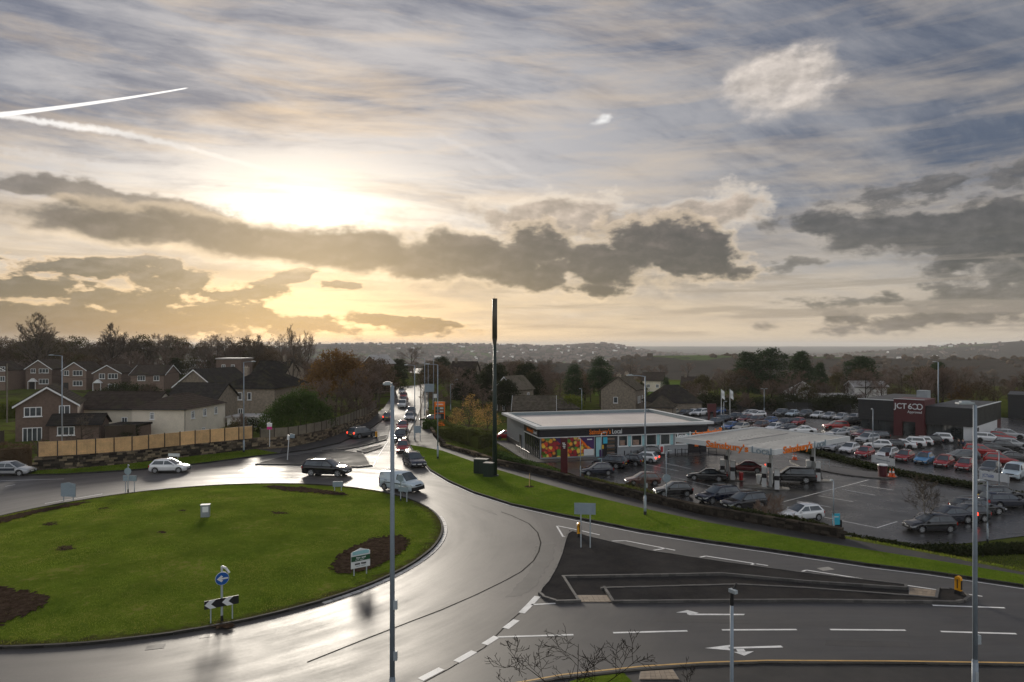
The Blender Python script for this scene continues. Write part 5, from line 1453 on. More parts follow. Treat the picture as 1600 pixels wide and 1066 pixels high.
# ------------------------------------------------------------------ walls and fences
rs = random.Random(9)
STONES = []
for k in range(5):
    m = MB(); m.box((0, 0, 0), (1, 1, 1)); m.v = [tuple(c + rs.uniform(-.06, .06) for c in v) for v in m.v]; STONES.append(m)
def stone_mats():
    for i, c in enumerate([(0.115, 0.092, 0.068), (0.060, 0.050, 0.040), (0.210, 0.165, 0.110), (0.036, 0.031, 0.026)]):
        simple('stone%d' % i, c, 0.95, 0, 0.35, 3.0, 0.5, spec=0.0)
stone_mats()
SM = [[STONES[k].mesh('stone', M['stone%d' % i]) for k in range(5)] for i in range(4)]
simple('mortar', (0.040, 0.034, 0.028), 0.9, 0, 0.3, 2.0, 0.3)
def stone_wall(name, label, pts, hf, course, thick, side, near=None, limit=290, coping=True, tone=(0, 1, 2, 3)):
    """coursed stone wall along world points; side = +1/-1 is the seen face"""
    t = thing(name, label, 'wall', (pts[0][0], pts[0][1], 0))
    ox, oy = pts[0]
    core = MB(); allst = []
    tot = sum(math.hypot(b[0] - a[0], b[1] - a[1]) for a, b in zip(pts[:-1], pts[1:])); run = 0
    for (ax, ay), (bx, by) in zip(pts[:-1], pts[1:]):
        L = math.hypot(bx - ax, by - ay); an = math.atan2(by - ay, bx - ax); ca, sa = math.cos(an), math.sin(an)
        h0, h1 = hf(run / tot), hf((run + L) / tot)
        q = [(-thick / 2, 0), (thick / 2, 0)]
        vs = []
        for u, h in ((0, h0), (L, h1)):
            for w, zz in ((-thick / 2, -.3), (thick / 2, -.3), (thick / 2, h), (-thick / 2, h)):
                vs.append((ax - ox + u * ca - w * sa, ay - oy + u * sa + w * ca, zz))
        core.add(vs, [(0, 1, 2, 3), (7, 6, 5, 4), (0, 4, 5, 1), (1, 5, 6, 2), (2, 6, 7, 3), (3, 7, 4, 0)])
        n = max(1, int(round(max(h0, h1) / course)))
        for k in range(n):
            u = -rs.random() * .3
            while u < L:
                w = course * rs.uniform(1.3, 3.4)
                h = h0 + (h1 - h0) * min(max((u + w / 2) / L, 0), 1)
                if (k + 1) * h / n <= h + .01:
                    uu = min(max(u + w / 2, 0), L)
                    allst.append((ax - ox + uu * ca - side * thick / 2 * sa * 1.0, ay - oy + uu * sa + side * thick / 2 * ca, (k + .5) * h / n, w * .96, h / n * .9, an))
                u += w + .03
        if coping:
            u = 0
            while u < L - .1:
                w = rs.uniform(.7, 1.0); w = min(w, L - u)
                h = h0 + (h1 - h0) * (u + w / 2) / L
                allst.append((ax - ox + (u + w / 2) * ca, ay - oy + (u + w / 2) * sa, h + .05, w * .97, .11, an, 1)); u += w
        run += L
    core.obj('core', M['mortar'], t)
    allst.sort(key=lambda s: math.hypot(s[0] + ox, s[1] + oy))
    rest = MB()
    for i, s in enumerate(allst):
        if i < limit:
            o = link('coping_stone' if len(s) > 6 else 'stone', SM[rs.choice(tone) if len(s) == 6 else rs.choice(tone)][rs.randrange(5)], t, s[:3], s[5])
            o.scale = (s[3], (thick + .12) if len(s) > 6 else rs.uniform(.10, .16), s[4])
        else:
            m = STONES[rs.randrange(5)]; ca, sa = math.cos(s[5]), math.sin(s[5])
            dy = (thick + .12) if len(s) > 6 else rs.uniform(.10, .16)
            rest.add([(s[0] + v[0] * s[3] * ca - v[1] * dy * sa, s[1] + v[0] * s[3] * sa + v[1] * dy * ca, s[2] + v[2] * s[4]) for v in m.v], m.f, rs.choice((0, 0, 1, 2)))
    if rest.v: tag(rest.obj('stonework', [M['stone0'], M['stone1'], M['stone2']], t), kind='stuff')
    return t
stone_wall('stone_wall', 'dark low stone wall between the right footway and the petrol station bank', WALL, lambda t: 0.40 + 0.30 * min(1, t * 2.2), 0.20, 0.4, -1, tone=(1, 3, 1, 3))
LW = [gp(*p) for p in LEFT_PX if 40 <= p[0] <= 590]
LWa = [(x, y + .5) for x, y in LW]
kx = 6
stone_wall('stone_wall', 'old stone wall under the new timber fence at the left verge', LWa[:5], lambda t: 1.45, 0.26, 0.4, -1, tone=(1, 3, 0, 2))
stone_wall('stone_wall', 'paler stone wall curving under the old grey fence up to the street', LWa[4:], lambda t: 1.45 - .35 * t, 0.26, 0.4, -1, tone=(2, 0, 2, 1))
# kerb wall on the street's right side with grass behind it
stone_wall('stone_wall', 'low dark wall at the foot of the clipped hedges by the street', [(x + .4, y) for x, y in wp([(664, 645), (668, 668), (676, 682), (690, 696)])], lambda t: .35, 0.2, 0.35, -1, limit=60, tone=(1, 3))

def fence(name, label, pts, z, h, mat, post_mat, bay=1.85, nb=12, top=True):
    t = thing(name, label, 'fence', (pts[0][0], pts[0][1], z)); ox, oy = pts[0]
    st = resample(pts, bay); meshes = []
    for v in range(3):
        m = MB()
        for i in range(nb):
            w = bay * .94 / nb
            m.box((-bay * .47 + (i + .5) * w, rs.uniform(-.012, .012), h / 2 + rs.uniform(-.012, .012)), (w * .93, .022, h - .04))
        m.box((0, .03, h * .25), (bay * .94, .04, .07)); m.box((0, .03, h * .78), (bay * .94, .04, .07))
        if top: m.box((0, 0, h), (bay * .95, .06, .035))
        meshes.append(m.mesh('panel', M[mat]))
    pm = MB().box((0, 0, h / 2 + .02), (.10, .12, h + .16)).mesh('post', M[post_mat])
    for i, (x, y, a) in enumerate(st):
        link('post', pm, t, (x - ox, y - oy, 0), a)
        if i < len(st) - 1:
            nx, ny, _ = st[i + 1]; aa = math.atan2(ny - y, nx - x)
            o = link('panel', meshes[rs.randrange(3)], t, ((x + nx) / 2 - ox, (y + ny) / 2 - oy, rs.uniform(-.02, .02)), aa)
            o.scale.x = math.hypot(nx - x, ny - y) / bay
    return t
def lerp_px(pts, a, b, dy=.5):
    return [(x, y + dy) for x, y in [gp(*p) for p in pts]]
fence('timber_fence', 'new orange brown timber panel fence standing on the stone wall', lerp_px([(54, 737), (120, 733), (200, 726), (300, 714), (402, 703)], 0, 0, .55), 1.45, 1.75, 'timber_new', 'timber_post')
fence('timber_fence', 'old grey brown timber fence curving round the evergreen bush', lerp_px([(404, 703), (455, 699), (500, 689), (540, 675), (575, 659), (588, 647)], 0, 0, .6), 1.42, 1.3, 'timber_old', 'timber_post')
fence('yard_fence', 'black boarded fence along the back of the dealer yard', [at(1100, 172)[:2], at(1188, 168)[:2], at(1346, 162)[:2]], -2, 2.2, 'black', 'black', 2.4, 8)
fence('timber_fence', 'dark timber garden fence left of the gabled brick house', [at(-40, 97)[:2], at(22, 98)[:2]], 0, 1.8, 'timber_post', 'timber_post')
fence('timber_fence', 'short dark garden fence between lean-to wing and cream house', [at(165, 97)[:2], at(232, 99)[:2]], 0, 2.6, 'timber_post', 'timber_post')

# ------------------------------------------------------------------ lamp posts, mast
def lamp_post(label, x, y, h, side=-1, z=0.0, arm=1.0, head=.55, r=(.11, .075, .05), double=False, boxes=0, rz=0.0, group=None, name='lamp_post', cat='lamp post'):
    t = thing(name, label, cat, (x, y, z), rz, group)
    p = MB()
    p.cyl((0, 0, -.3), (0, 0, 1.5), r[0], r[0], 12); p.cyl((0, 0, 1.5), (0, 0, 1.62), r[0], r[1], 12, False); p.cyl((0, 0, 1.6), (0, 0, h), r[1], r[2], 12)
    p.obj('pole', M['steel'], t, True)
    MB().cyl((0, 0, 0.0), (0, 0, .28), r[0] + .012, r[0] + .012, 12).obj('base_band', M['black'], t)
    MB().box((0, -r[0] - .003, .85), (.12, .02, .6)).obj('access_door', M['galv'], t)
    for s in ((-1, 1) if double else (side,)):
        MB().tube([(0, 0, h - .03), (s * arm * .5, 0, h + .05), (s * arm, 0, h + .06)], [.035, .032, .03], 6).obj('arm', M['steel'], t)
        a = s * arm
        l = MB(); l.box((a + s * head * .45, 0, h + .08), (head, .26, .07)); l.box((a + s * head * .45, 0, h + .135), (head * .6, .16, .05))
        lo = l.obj('lantern', M['galv'], t)
        MB().box((a + s * head * .5, 0, h + .035), (head * .7, .2, .02)).obj('lens', M['lamp_glass'], lo)
    for k in range(boxes):
        MB().box((.12, -.02, 2.4 + k * 1.9), (.14, .14, .34)).obj('control_box', M['galv'], t)
    return t
def lamp_px(label, px, ybase, ytop, side=-1, g=0.0, **kw):
    x, y = gp(px, ybase, g); z = 0.09 if g == 0 else hz(x, y) + .05
    return lamp_post(label, x, y, hgt(ytop, y) - z, side, z, **kw)
lamp_px('tall grey lamp post on the left verge in front of the gabled brick house', 97, 727, 556)
lamp_px('tall grey lamp post at the right end of the new timber fence', 381, 708, 566, 1)
lamp_px('tall grey lamp post on the grass tip beside the queue of cars', 684, 718, 570, -1)
lamp_px('tall grey lamp post on the verge in front of the shop', 1008, 806, 588, -1, double=False, boxes=1)
lamp_px('lamp post on the street footway behind the queue of cars', 648, 688, 571, -1)
lamp_post('nearest tall lamp post crossing the whole lower photo left of centre', (613 - 800) * 25.6 / F, 25.6, hgt(604, 25.6), -1, 0.02, arm=.03, head=.32, boxes=2, r=(.115, .098, .072))
lamp_post('tall lamp post at the right side crossing the near road', (1523.5 - 800) * 27 / F, 27, hgt(634, 27), -1, 0.02, arm=.12, head=.62, boxes=1, r=(.115, .095, .07))
lamp_px('lamp post far up the street, first behind the bend', 663.5, 650, 560, -1)
lamp_px('lamp post far up the street with short arm beside the big sign', 669, 640, 568, -1)
lamp_px('slender lamp post far up the street in front of dark trees', 677.5, 632, 560, 1)
lamp_px('short lamp post in the grass beyond the totem sign', 704, 646, 601, 1, g=-2, arm=.2, head=.4)
lamp_px('short lamp post behind the low slate roofs', 909, 656, 608, -1, g=-2, arm=.2, head=.4)
lamp_px('two headed lamp post at the back fence of the dealer yard', 1194, 648, 608, 1, g=-2, arm=.3, head=.5, double=True)
lamp_px('lamp post between the flag poles of the dealer yard', 1131, 674, 628, 1, g=-2, arm=.2, head=.4)
lamp_px('slim car park lamp post in front of the shop entrance', 940, 735, 677, 1, g=-2, arm=.2, head=.45, r=(.07, .055, .045))
lamp_px('slim car park lamp post beside the burgundy totem', 907, 743, 686, -1, g=-1.6, arm=.05, head=.2, r=(.06, .05, .045))
lamp_px('slim car park lamp post left of the pumps', 1041, 779, 706, 1, g=-2, arm=.2, head=.4, r=(.06, .05, .045))
lamp_px('slim lamp post beside the blue sign at the forecourt edge', 1302.5, 831, 752, -1, g=-1.8, arm=.05, head=.25, r=(.06, .05, .045))
lamp_px('lamp post rising behind the showroom roof', 1466, 670, 566, -1, g=-2, arm=.5, head=.6, r=(.14, .12, .1))
lamp_px('slim pole on the grass at the lower right beyond the dark cars', 1543, 838, 752, -1, g=-1.5, arm=.3, head=.5, r=(.06, .05, .045))
lamp_px('thin pole beside the dealer cars at the right', 1561, 780, 706, -1, g=-2, arm=.05, head=.2, r=(.06, .05, .045))
lamp_px('thin brown pole between the dealer cars and the hedge', 1364, 712, 640, -1, g=-2, arm=.05, head=.2, r=(.08, .06, .05))
# monopole with equipment cabinets
x, y = gp(773, 745)
t = thing('phone_mast', 'tall dark green mast standing on the right verge', 'mast', (x, y, .09))
hm = hgt(468, y)
MB().cyl((0, 0, -.3), (0, 0, hgt(540, y)), .27, .17, 16).obj('pole', M['pole_green'], t, True)
MB().cyl((0, 0, hgt(540, y)), (0, 0, hgt(530, y)), .17, .27, 16, False).cyl((0, 0, hgt(530, y)), (0, 0, hm - .05), .27, .265, 16).cyl((0, 0, hm - .05), (0, 0, hm), .30, .28, 16).obj('antenna_shroud', simple('shroud', (0.085, 0.075, 0.055), .5, 0, .25, .8), t, True)
MB().cyl((0, 0, hm), (0, 0, hm + .4), .015, .01, 5).obj('lightning_rod', M['galv'], t)
MB().cyl((0, 0, 0), (0, 0, .12), .42, .42, 16).obj('base_plate', M['dark_metal'], t)
for px, py, w, h, lab in [(752, 741, 1.5, 1.55, 'dark green equipment cabinet with grey lid left of the mast'), (764, 746, 1.0, 1.45, 'smaller dark green equipment cabinet against the foot of the mast')]:
    x, y = gp(px, py); c = thing('equipment_cabinet', lab, 'cabinet', (x, y, .08), -.35)
    MB().box((0, 0, h / 2), (w, .75, h)).obj('body', M['cabinet_green'], c)
    MB().box((0, 0, h + .03), (w + .06, .82, .06)).obj('lid', M['concrete'], c)
    for k in (-.25, .25): MB().box((k * w, -.385, h / 2), (w * .46, .02, h * .86)).obj('door', M['cabinet_green'], c)
x, y = gp(321, 812, .6); c = thing('control_cabinet', 'small grey metal cabinet standing on the roundabout grass', 'cabinet', (x, y, mz(x, y) - .02), .25)
MB().box((0, 0, .46), (.62, .45, .92)).obj('body', M['grey_metal'], c)
MB().box((0, 0, .945), (.68, .5, .05)).obj('lid', M['galv'], c); MB().box((.03, -.231, .62), (.42, .02, .42)).obj('door', M['sign_white'], c)
# ------------------------------------------------------------------ petrol station shop
SANG = R(14.2)
S0 = gp(844, 718.5, YZ)
def along(P, ang, px):
    """distance along a line from P in direction ang to where it crosses column px"""
    k = (px - 800) / F
    return (k * P[1] - P[0]) / (math.cos(ang) - k * math.sin(ang))
shop = thing('shop', 'grey flat roofed convenience shop with dark fascia and fruit posters', 'shop', (S0[0], S0[1], YZ), SANG)
u = lambda px: along(S0, SANG, px)
SW, SD, SH = u(1104), 19.5, 4.25
w = MB()
w.add([(0, 0, 0), (SW, 0, 0), (SW, SD, 0), (0, SD, 0), (0, 0, SH), (SW, 0, SH), (SW, SD, SH), (0, SD, SH)], [(0, 1, 5, 4), (1, 2, 6, 5), (2, 3, 7, 6), (3, 0, 4, 7)])
w.obj('wall', M['clad_grey'], shop)
MB().box((SW / 2, SD / 2, SH - .1), (SW - .1, SD - .1, .2)).obj('roof', M['membrane'], shop)
o = .75
e = MB()
for c, d in (((SW / 2, -o + .45, SH + .28), (SW + 2 * o, .9, .34)), ((SW / 2, SD + o - .45, SH + .28), (SW + 2 * o, .9, .34)), ((-o + .45, SD / 2, SH + .279), (.9, SD + 2 * o - 1.8, .338)), ((SW + o - .45, SD / 2, SH + .279), (.9, SD + 2 * o - 1.8, .338))): e.box(c, d)
e.obj('roof_edge', M['canopy_white'], shop)
q = MB()
for c, d in (((SW / 2, SD - .25, SH + .25), (SW - .4, .1, .5)), ((.25, SD / 2, SH + .25), (.1, SD - .6, .5)), ((SW - .25, SD / 2, SH + .25), (.1, SD - .6, .5))): q.box(c, d)
q.obj('parapet', M['parapet_blue'], shop)
MB().box((SW / 2 - .02, -.13, 3.63), (SW + .28, .24, .98)).box((-.13, 3.9, 3.63), (.24, 7.7, .979)).obj('fascia', M['fascia_dark'], shop)
MB().box((SW / 2 - .05, -.15, 3.08), (SW + .4, .30, .10)).box((-.15, 3.9, 3.08), (.30, 7.75, .099)).obj('fascia_trim', M['clad_white'], shop)
L1 = u(919) + .05; LE = u(970); lw = LE - L1
lettering(shop, "Sainsbury's", .95, 'letter_orange', (L1, -.27, 3.36), width=lw * .66, bold=.014)
lettering(shop, "Local", .95, 'sign_white', (L1 + lw * .70, -.27, 3.36), width=lw * .30, bold=.010)
lettering(shop, "Sainsbury's", .7, 'letter_orange', (-.27, 6.0, 3.42), R(-90), width=3.4, bold=.01)
lettering(shop, "Local", .7, 'sign_white', (-.27, 2.4, 3.42), R(-90), width=1.5, bold=.01)
# fruit posters: printed flat
def fruitmat(name, seed):
    m, t, b = newmat(name)
    v = coords(t, True)
    mp = t.nodes.new('ShaderNodeMapping'); mp.inputs['Location'].default_value = (seed, seed * .7, seed * 1.3); t.links.new(v, mp.inputs[0])
    vo = t.nodes.new('ShaderNodeTexVoronoi'); vo.inputs['Scale'].default_value = 1.9; vo.inputs['Randomness'].default_value = .8
    t.links.new(mp.outputs[0], vo.inputs[0])
    sc = t.nodes.new('ShaderNodeSeparateColor'); t.links.new(vo.outputs['Color'], sc.inputs[0])
    r = t.nodes.new('ShaderNodeValToRGB'); r.color_ramp.interpolation = 'CONSTANT'
    cols = [(0, (.62, .06, .025)), (.2, (.85, .34, .03)), (.38, (.85, .55, .07)), (.55, (.34, .02, .03)), (.7, (.80, .60, .12)), (.84, (.10, .28, .03)), (.93, (.62, .14, .10))]
    el = r.color_ramp.elements
    while len(el) < len(cols): el.new(.5)
    for k, (p, c) in zip(el, cols): k.position = p; k.color = c + (1,)
    t.links.new(sc.outputs[0], r.inputs[0])
    d = N(t, vo.outputs['Distance'])
    col = mixc(t, d.ss(.42, .80), r.outputs[0], (0.05, .025, .02))
    setin(t, b.inputs['Base Color'], col); b.inputs['Roughness'].default_value = .4
    return m
fruitmat('fruit_a', 1.3); fruitmat('fruit_b', 5.1)
def panel(parent, x0, x1, z0, z1, mat, name, y=-.03, th=.05):
    return MB().box(((x0 + x1) / 2, y, (z0 + z1) / 2), (x1 - x0, th, z1 - z0)).obj(name, M[mat], parent)
def poly_panel(parent, pts, mat, name, y=-.06):
    return MB().slab([(x, y, z) for x, z in pts], .02).obj(name, M[mat], parent)
xa, xb, xc, xd = .15, u(878), u(886), u(928)
p = panel(shop, xa, xb, .30, 3.0, 'fruit_a', 'fruit_poster'); poly_panel(p, [(xb - 1.2, 3.0), (xb, 1.9), (xb, 3.0)], 'purple', 'purple_corner'); poly_panel(p, [(xa, 1.2), (xa, .7), (xa + .7, .55), (xa + .5, 1.0)], 'leaf_bright', 'leaf_print')
p = panel(shop, xb + .12, xd, .30, 3.0, 'fruit_b', 'fruit_poster'); poly_panel(p, [(u(905), 3.0), (u(920), 1.6), (xd, 1.1), (xd, 3.0)], 'purple', 'purple_corner')
poly_panel(p, [(u(902), 3.0), (u(905), 3.0), (u(924), 1.0), (u(921), .9)], 'orange', 'orange_slash'); panel(p, u(917), u(925), 2.55, 2.7, 'sign_white', 'print_line', -.08, .02)
panel(shop, u(912), u(927.5), .32, 1.25, 'sign_white', 'notice_board', -.08)
# entrance
panel(shop, u(929.5), u(964), .02, 3.0, 'fascia_dark', 'entrance_frame', -.02, .06)
panel(shop, u(931), u(939), .1, 2.9, 'teal_panel', 'entrance_panel', -.06); panel(shop, u(942), u(948.5), 1.95, 2.85, 'sign_cyan', 'hanging_sign', -.1); panel(shop, u(938.5), u(943), 1.2, 1.75, 'plate_yellow', 'notice', -.1)
g = panel(shop, u(947), u(961.5), .1, 2.95, 'shop_glass', 'entrance_door', -.06)
for k in range(5): panel(g, u(948), u(960), .45 + k * .5, .72 + k * .5, 'leaf_brown' if k % 2 else 'brick_red', 'shelf', -.07, .04)
panel(shop, u(936), u(941), .1, 1.1, 'purple', 'notice', -.1)
# windows along the grey wall
for i, (a, b) in enumerate([(965.5, 981), (986, 1003), (1009, 1026), (1031, 1047), (1054.5, 1072)]):
    x0, x1 = u(a), u(b)
    window(shop, x1 - x0, 1.55, ((x0 + x1) / 2, -.01, 1.42), 0, 1, glass='shop_glass', frame='clad_white')
    panel(shop, x1 + .02, x1 + .45, 1.42, 2.98, 'teal_panel', 'pilaster', -.04)
    if i in (0, 1, 4): panel(shop, x0 + .3, x1 - .5, 1.6, 2.3, 'shop_display', 'window_display', -.03, .03)
panel(shop, u(964.5), u(1074), 0.02, 1.32, 'clad_grey', 'plinth_panel', -.03, .06)
panel(shop, u(1075), SW - .05, .02, 3.0, 'fascia_dark', 'kiosk_panel', -.03, .06)
panel(shop, u(1085), u(1092), 1.0, 2.6, 'orange', 'cash_machine', -.08); panel(shop, u(1092), u(1096), 1.2, 1.6, 'plate_yellow', 'notice', -.08)
# glazed left side with mullions, then door
gl = MB().box((-.03, 4.0, 1.55), (.06, 7.6, 2.9)).obj('side_glazing', M['shop_glass'], shop)
for k in range(9): MB().box((-.08, .2 + k * .95, 1.55), (.08, .07, 2.95)).obj('mullion', M['dark_metal'], gl)
MB().box((-.05, 10.6, 1.1), (.1, 1.0, 2.2)).obj('door', M['dark_metal'], shop)
MB().box((-.04, SD - 4.4, .45), (.08, 8.6, .9)).obj('plinth', M['clad_dark'], shop)
rl = MB()
for k in range(8): rl.cyl((-1.4, .4 + k * 1.1, 0), (-1.4, .4 + k * 1.1, 1.0), .025, .025, 6)
rl.tube([(-1.4, .4, 1.0), (-1.4, 8.1, 1.0)], [.025, .025], 6); t = rl.obj('handrail', M['dark_metal']); t.location = (S0[0], S0[1], YZ); t.rotation_euler = (0, 0, SANG)
tag(t, 'dark handrail along the glazed left side of the shop', 'railing')
cs, sn = math.cos(SANG), math.sin(SANG)
def sloc(x, y): return (S0[0] + x * cs - y * sn, S0[1] + x * sn + y * cs)
struct('shop_pavement', MB().prism([sloc(-2.2, -2.2), sloc(SW + 1.5, -2.2), sloc(SW + 1.5, -.02), sloc(-.02, -.02), sloc(-.02, SD), sloc(-2.2, SD)], YZ - .3, YZ + .10), M['paving'])
BOL = MB().cyl((0, 0, -.1), (0, 0, 1.0), .07, .07, 10).cyl((0, 0, 1.0), (0, 0, 1.04), .07, .04, 10).mesh('bollard', M['black'])
for px in (967, 977, 987, 1035, 1045, 1055, 1065):
    x, y = sloc(u(px), -2.0); b = link('bollard', BOL, None, (x, y, YZ + .08)); tag(b, 'black metal bollard on the pavement in front of the grey shop wall', 'bollard', 'bollards in front of the shop')
rl = MB(); xs = [u(1045) + k * 1.25 for k in range(6)]
for xx in xs: rl.cyl((xx, -2.6, 0), (xx, -2.6, 1.05), .035, .035, 6)
rl.tube([(xs[0], -2.6, 1.05), (xs[-1], -2.6, 1.05)], [.035, .035], 6); rl.tube([(xs[0], -2.6, .55), (xs[-1], -2.6, .55)], [.025, .025], 6)
t = rl.obj('guard_rail', M['dark_metal']); t.location = (S0[0], S0[1], YZ); t.rotation_euler = (0, 0, SANG); tag(t, 'dark guard rail in front of the shop kiosk by the canopy', 'railing')
x, y = sloc(u(1026), -1.6); t = thing('poster_stand', 'white poster stand with red print in front of the shop windows', 'sign', (x, y, YZ + .1), SANG)
MB().box((0, 0, .95), (.75, .06, 1.3)).obj('board', M['sign_white'], t); MB().box((0, -.04, .95), (.4, .03, .8)).obj('print', M['sign_red'], t); MB().box((0, 0, .15), (.8, .4, .3)).obj('foot', M['dark_metal'], t)

# ------------------------------------------------------------------ canopy and pumps
CZ = 3.35; K0 = Vector((19.0, 79.6)); KA = R(-51); LA, LB = 12.4, 16.6
can = thing('canopy', 'pale flat fuel station canopy with orange lettering on its edges', 'canopy', (K0.x, K0.y, YZ), KA)
TOPZ = CZ - YZ
# local x runs along the left-near edge, local y to the back right
ed = MB()
for c, d in (((LA / 2, .06, TOPZ - .28), (LA, .12, .56)), ((LA / 2, LB - .06, TOPZ - .28), (LA, .12, .56)), ((.06, LB / 2, TOPZ - .281), (.12, LB - .24, .558)), ((LA - .06, LB / 2, TOPZ - .281), (.12, LB - .24, .558))): ed.box(c, d)
ed.obj('fascia', M['canopy_white'], can)
MB().box((LA / 2, LB / 2, TOPZ - .51), (LA - .26, LB - .26, .06)).obj('soffit', M['canopy_white'], can)
for k in range(3):
    x0, x1 = .14 + k * (LA - .28) / 3, .14 + (k + 1) * (LA - .28) / 3
    pts = MB(); n = 12
    pts.slab([(x0 + .05, .14, TOPZ - .14), (x1 - .05, .14, TOPZ - .14), (x1 - .05, LB - .14, TOPZ - .14), (x0 + .05, LB - .14, TOPZ - .14)], .06)
    for j in range(20): pts.box(((x0 + x1) / 2, .5 + j * (LB - 1) / 19, TOPZ - .125), (x1 - x0 - .12, .05, .035))
    pts.obj('roof_sheet', M['canopy_sheet'], can)
MB().box((LA / 2 - .4, LB * .55, TOPZ - .10), (.25, LB * .62, .06)).obj('roof_light', M['roof_pale'], can)
lettering(can, "Sainsbury's", 1.02, 'letter_orange', (LA * .34, -.04, TOPZ - .60), width=LA * .42, bold=.02, depth=.04)
lettering(can, "Local", 1.02, 'sign_back', (LA * .79, -.04, TOPZ - .60), width=LA * .18, bold=.005, depth=.04)
lettering(can, "Sainsbury's", 1.02, 'letter_orange', (LA + .04, LB * .10, TOPZ - .56), R(90), width=LB * .36, bold=.02, depth=.04)
lettering(can, "Local", 1.02, 'sign_back', (LA + .04, LB * .485, TOPZ - .56), R(90), width=LB * .15, bold=.005, depth=.04)
lettering(can, "Sainsbury's", 1.02, 'letter_orange', (-.04, LB * .56, TOPZ - .30), R(-90), width=LB * .36, bold=.02, depth=.04)
lettering(can, "Local", 1.02, 'sign_white', (-.04, LB * .18, TOPZ - .30), R(-90), width=LB * .15, bold=.005, depth=.04)
def loc_on(T, rz, P):
    d = Vector(P) - T; c, s = math.cos(-rz), math.sin(-rz)
    return (d.x * c - d.y * s, d.x * s + d.y * c)
cols_px = [(1137, 749), (1204.5, 763), (1271, 751)]
for i, (px, py) in enumerate(cols_px):
    P = gp(px, py, YZ); a, b = loc_on(K0, KA, P)
    MB().box((a, b, (TOPZ - .54) / 2 + .0), (.32, .32, TOPZ - .54)).obj('column', M['canopy_white'], can)
    MB().box((a - .05, b - .26, 2.6), (.5, .1, .5)).obj('pump_number_sign', M['black'], can)
    # raised island
    isl = MB(); n = 14
    poly = []
    for s in (1, -1):
        for k in range(n):
            t = math.pi * k / (n - 1) - math.pi / 2
            lx, ly = s * (1.9 + .55 * math.cos(t)), s * .55 * math.sin(t)
            ca, sa = math.cos(R(160)), math.sin(R(160))
            poly.append((P[0] - .5 + lx * ca - ly * sa, P[1] + .1 + lx * sa + ly * ca))
    struct('pump_island', MB().prism(poly, YZ - .05, YZ + .16), M['concrete'])
def pump(label, x, y, rz):
    t = thing('fuel_pump', label, 'fuel pump', (x, y, YZ + .16), rz)
    MB().box((0, 0, .5), (1.0, .5, 1.0)).obj('lower_cabinet', M['clad_white'], t)
    MB().box((0, 0, 1.25), (.98, .46, .5)).obj('display_head', M['fascia_dark'], t)
    MB().box((0, 0, 1.85), (1.02, .54, .7)).obj('top_panel', M['clad_white'], t)
    for s in (-1, 1):
        MB().box((.1, s * .285, 1.85), (.7, .03, .5)).obj('price_panel', M['fascia_dark'], t)
        MB().box((0, s * .24, 1.3), (.5, .03, .25)).obj('screen', M['pane'], t)
        for k in range(3):
            nz = MB().box((-.34 + k * .34, s * .30, .78), (.09, .12, .32)).obj('nozzle', M['black'], t)
            MB().tube([(-.34 + k * .34, s * .33, .7), (-.34 + k * .34, s * .46, .3), (-.28 + k * .34, s * .42, .12), (-.2 + k * .34, s * .3, .5), (-.22 + k * .34, s * .26, 1.1)], [.022] * 5, 5).obj('hose', M['rubber'], nz)
    return t
for px, py, lab in [(1129, 748.5, 'fuel pump left of the left canopy column behind the black saloon'), (1145, 751, 'fuel pump unit right of the left canopy column'), (1194, 762, 'fuel pump left of the middle canopy column'),
                    (1214, 766, 'fuel pump unit right of the middle canopy column'), (1263.5, 750, 'fuel pump left of the right canopy column behind the black pickup'), (1278, 753, 'fuel pump unit right of the right canopy column')]:
    x, y = gp(px, py, YZ); pump(lab, x, y, R(70))
def bin_(name, label, px, py, r, h, mat, lid, g=YZ):
    x, y = gp(px, py, g); t = thing(name, label, 'bin', (x, y, g + .12))
    MB().cyl((0, 0, 0), (0, 0, h), r * .85, r, 14).obj('body', M[mat], t); MB().cyl((0, 0, h), (0, 0, h + .14), r * 1.08, r * .98, 14).obj('lid', M[lid], t)
bin_('litter_bin', 'burgundy round bin with white lid at the end of the kerbed island', 1379, 746, .55, 1.35, 'burgundy', 'sign_white')
bin_('litter_bin', 'small red bin between the left and middle pumps', 1158, 752, .25, .8, 'sign_red', 'sign_red')
bin_('squeegee_tub', 'white square tub beside the middle pump', 1187, 757, .38, .9, 'sign_white', 'sign_white')
def cone(label, px, py, g=YZ, s=1.0):
    x, y = gp(px, py, g); t = thing('traffic_cone', label, 'traffic cone', (x, y, g + .13), .3)
    MB().box((0, 0, .03), (.42 * s, .42 * s, .06)).cyl((0, 0, .06), (0, 0, .85 * s), .16 * s, .03, 12).obj('cone', M['cone'], t)
    MB().cyl((0, 0, .42 * s), (0, 0, .62 * s), .103 * s, .072 * s, 12, False).obj('band', M['sign_white'], t)
cone('left orange traffic cone at the far end of the kerbed island', 1240, 719.5); cone('right orange traffic cone at the far end of the kerbed island', 1243.5, 720)
cone('left orange traffic cone beside the burgundy bin', 1391, 746.5, s=1.15); cone('right orange traffic cone beside the burgundy bin', 1396, 747, s=1.15)
KI = [(1234, 719), (1236, 723), (1250, 729), (1270, 734), (1287, 737), (1320, 743), (1355, 747), (1390, 749.5), (1402, 747), (1398, 742), (1350, 737), (1300, 730), (1262, 721), (1245, 716.5)]
raised('kerbed_island', KI, 'paving', KI + KI[:1], .12, YZ)
raised('kerbed_island', [(1106, 711), (1140, 712), (1143, 706), (1136, 700), (1118, 697), (1106, 700)], 'asphalt_path', None, .12, YZ)
rl = MB(); ra, rb_ = gp(1268, 733, YZ), gp(1296, 734, YZ)
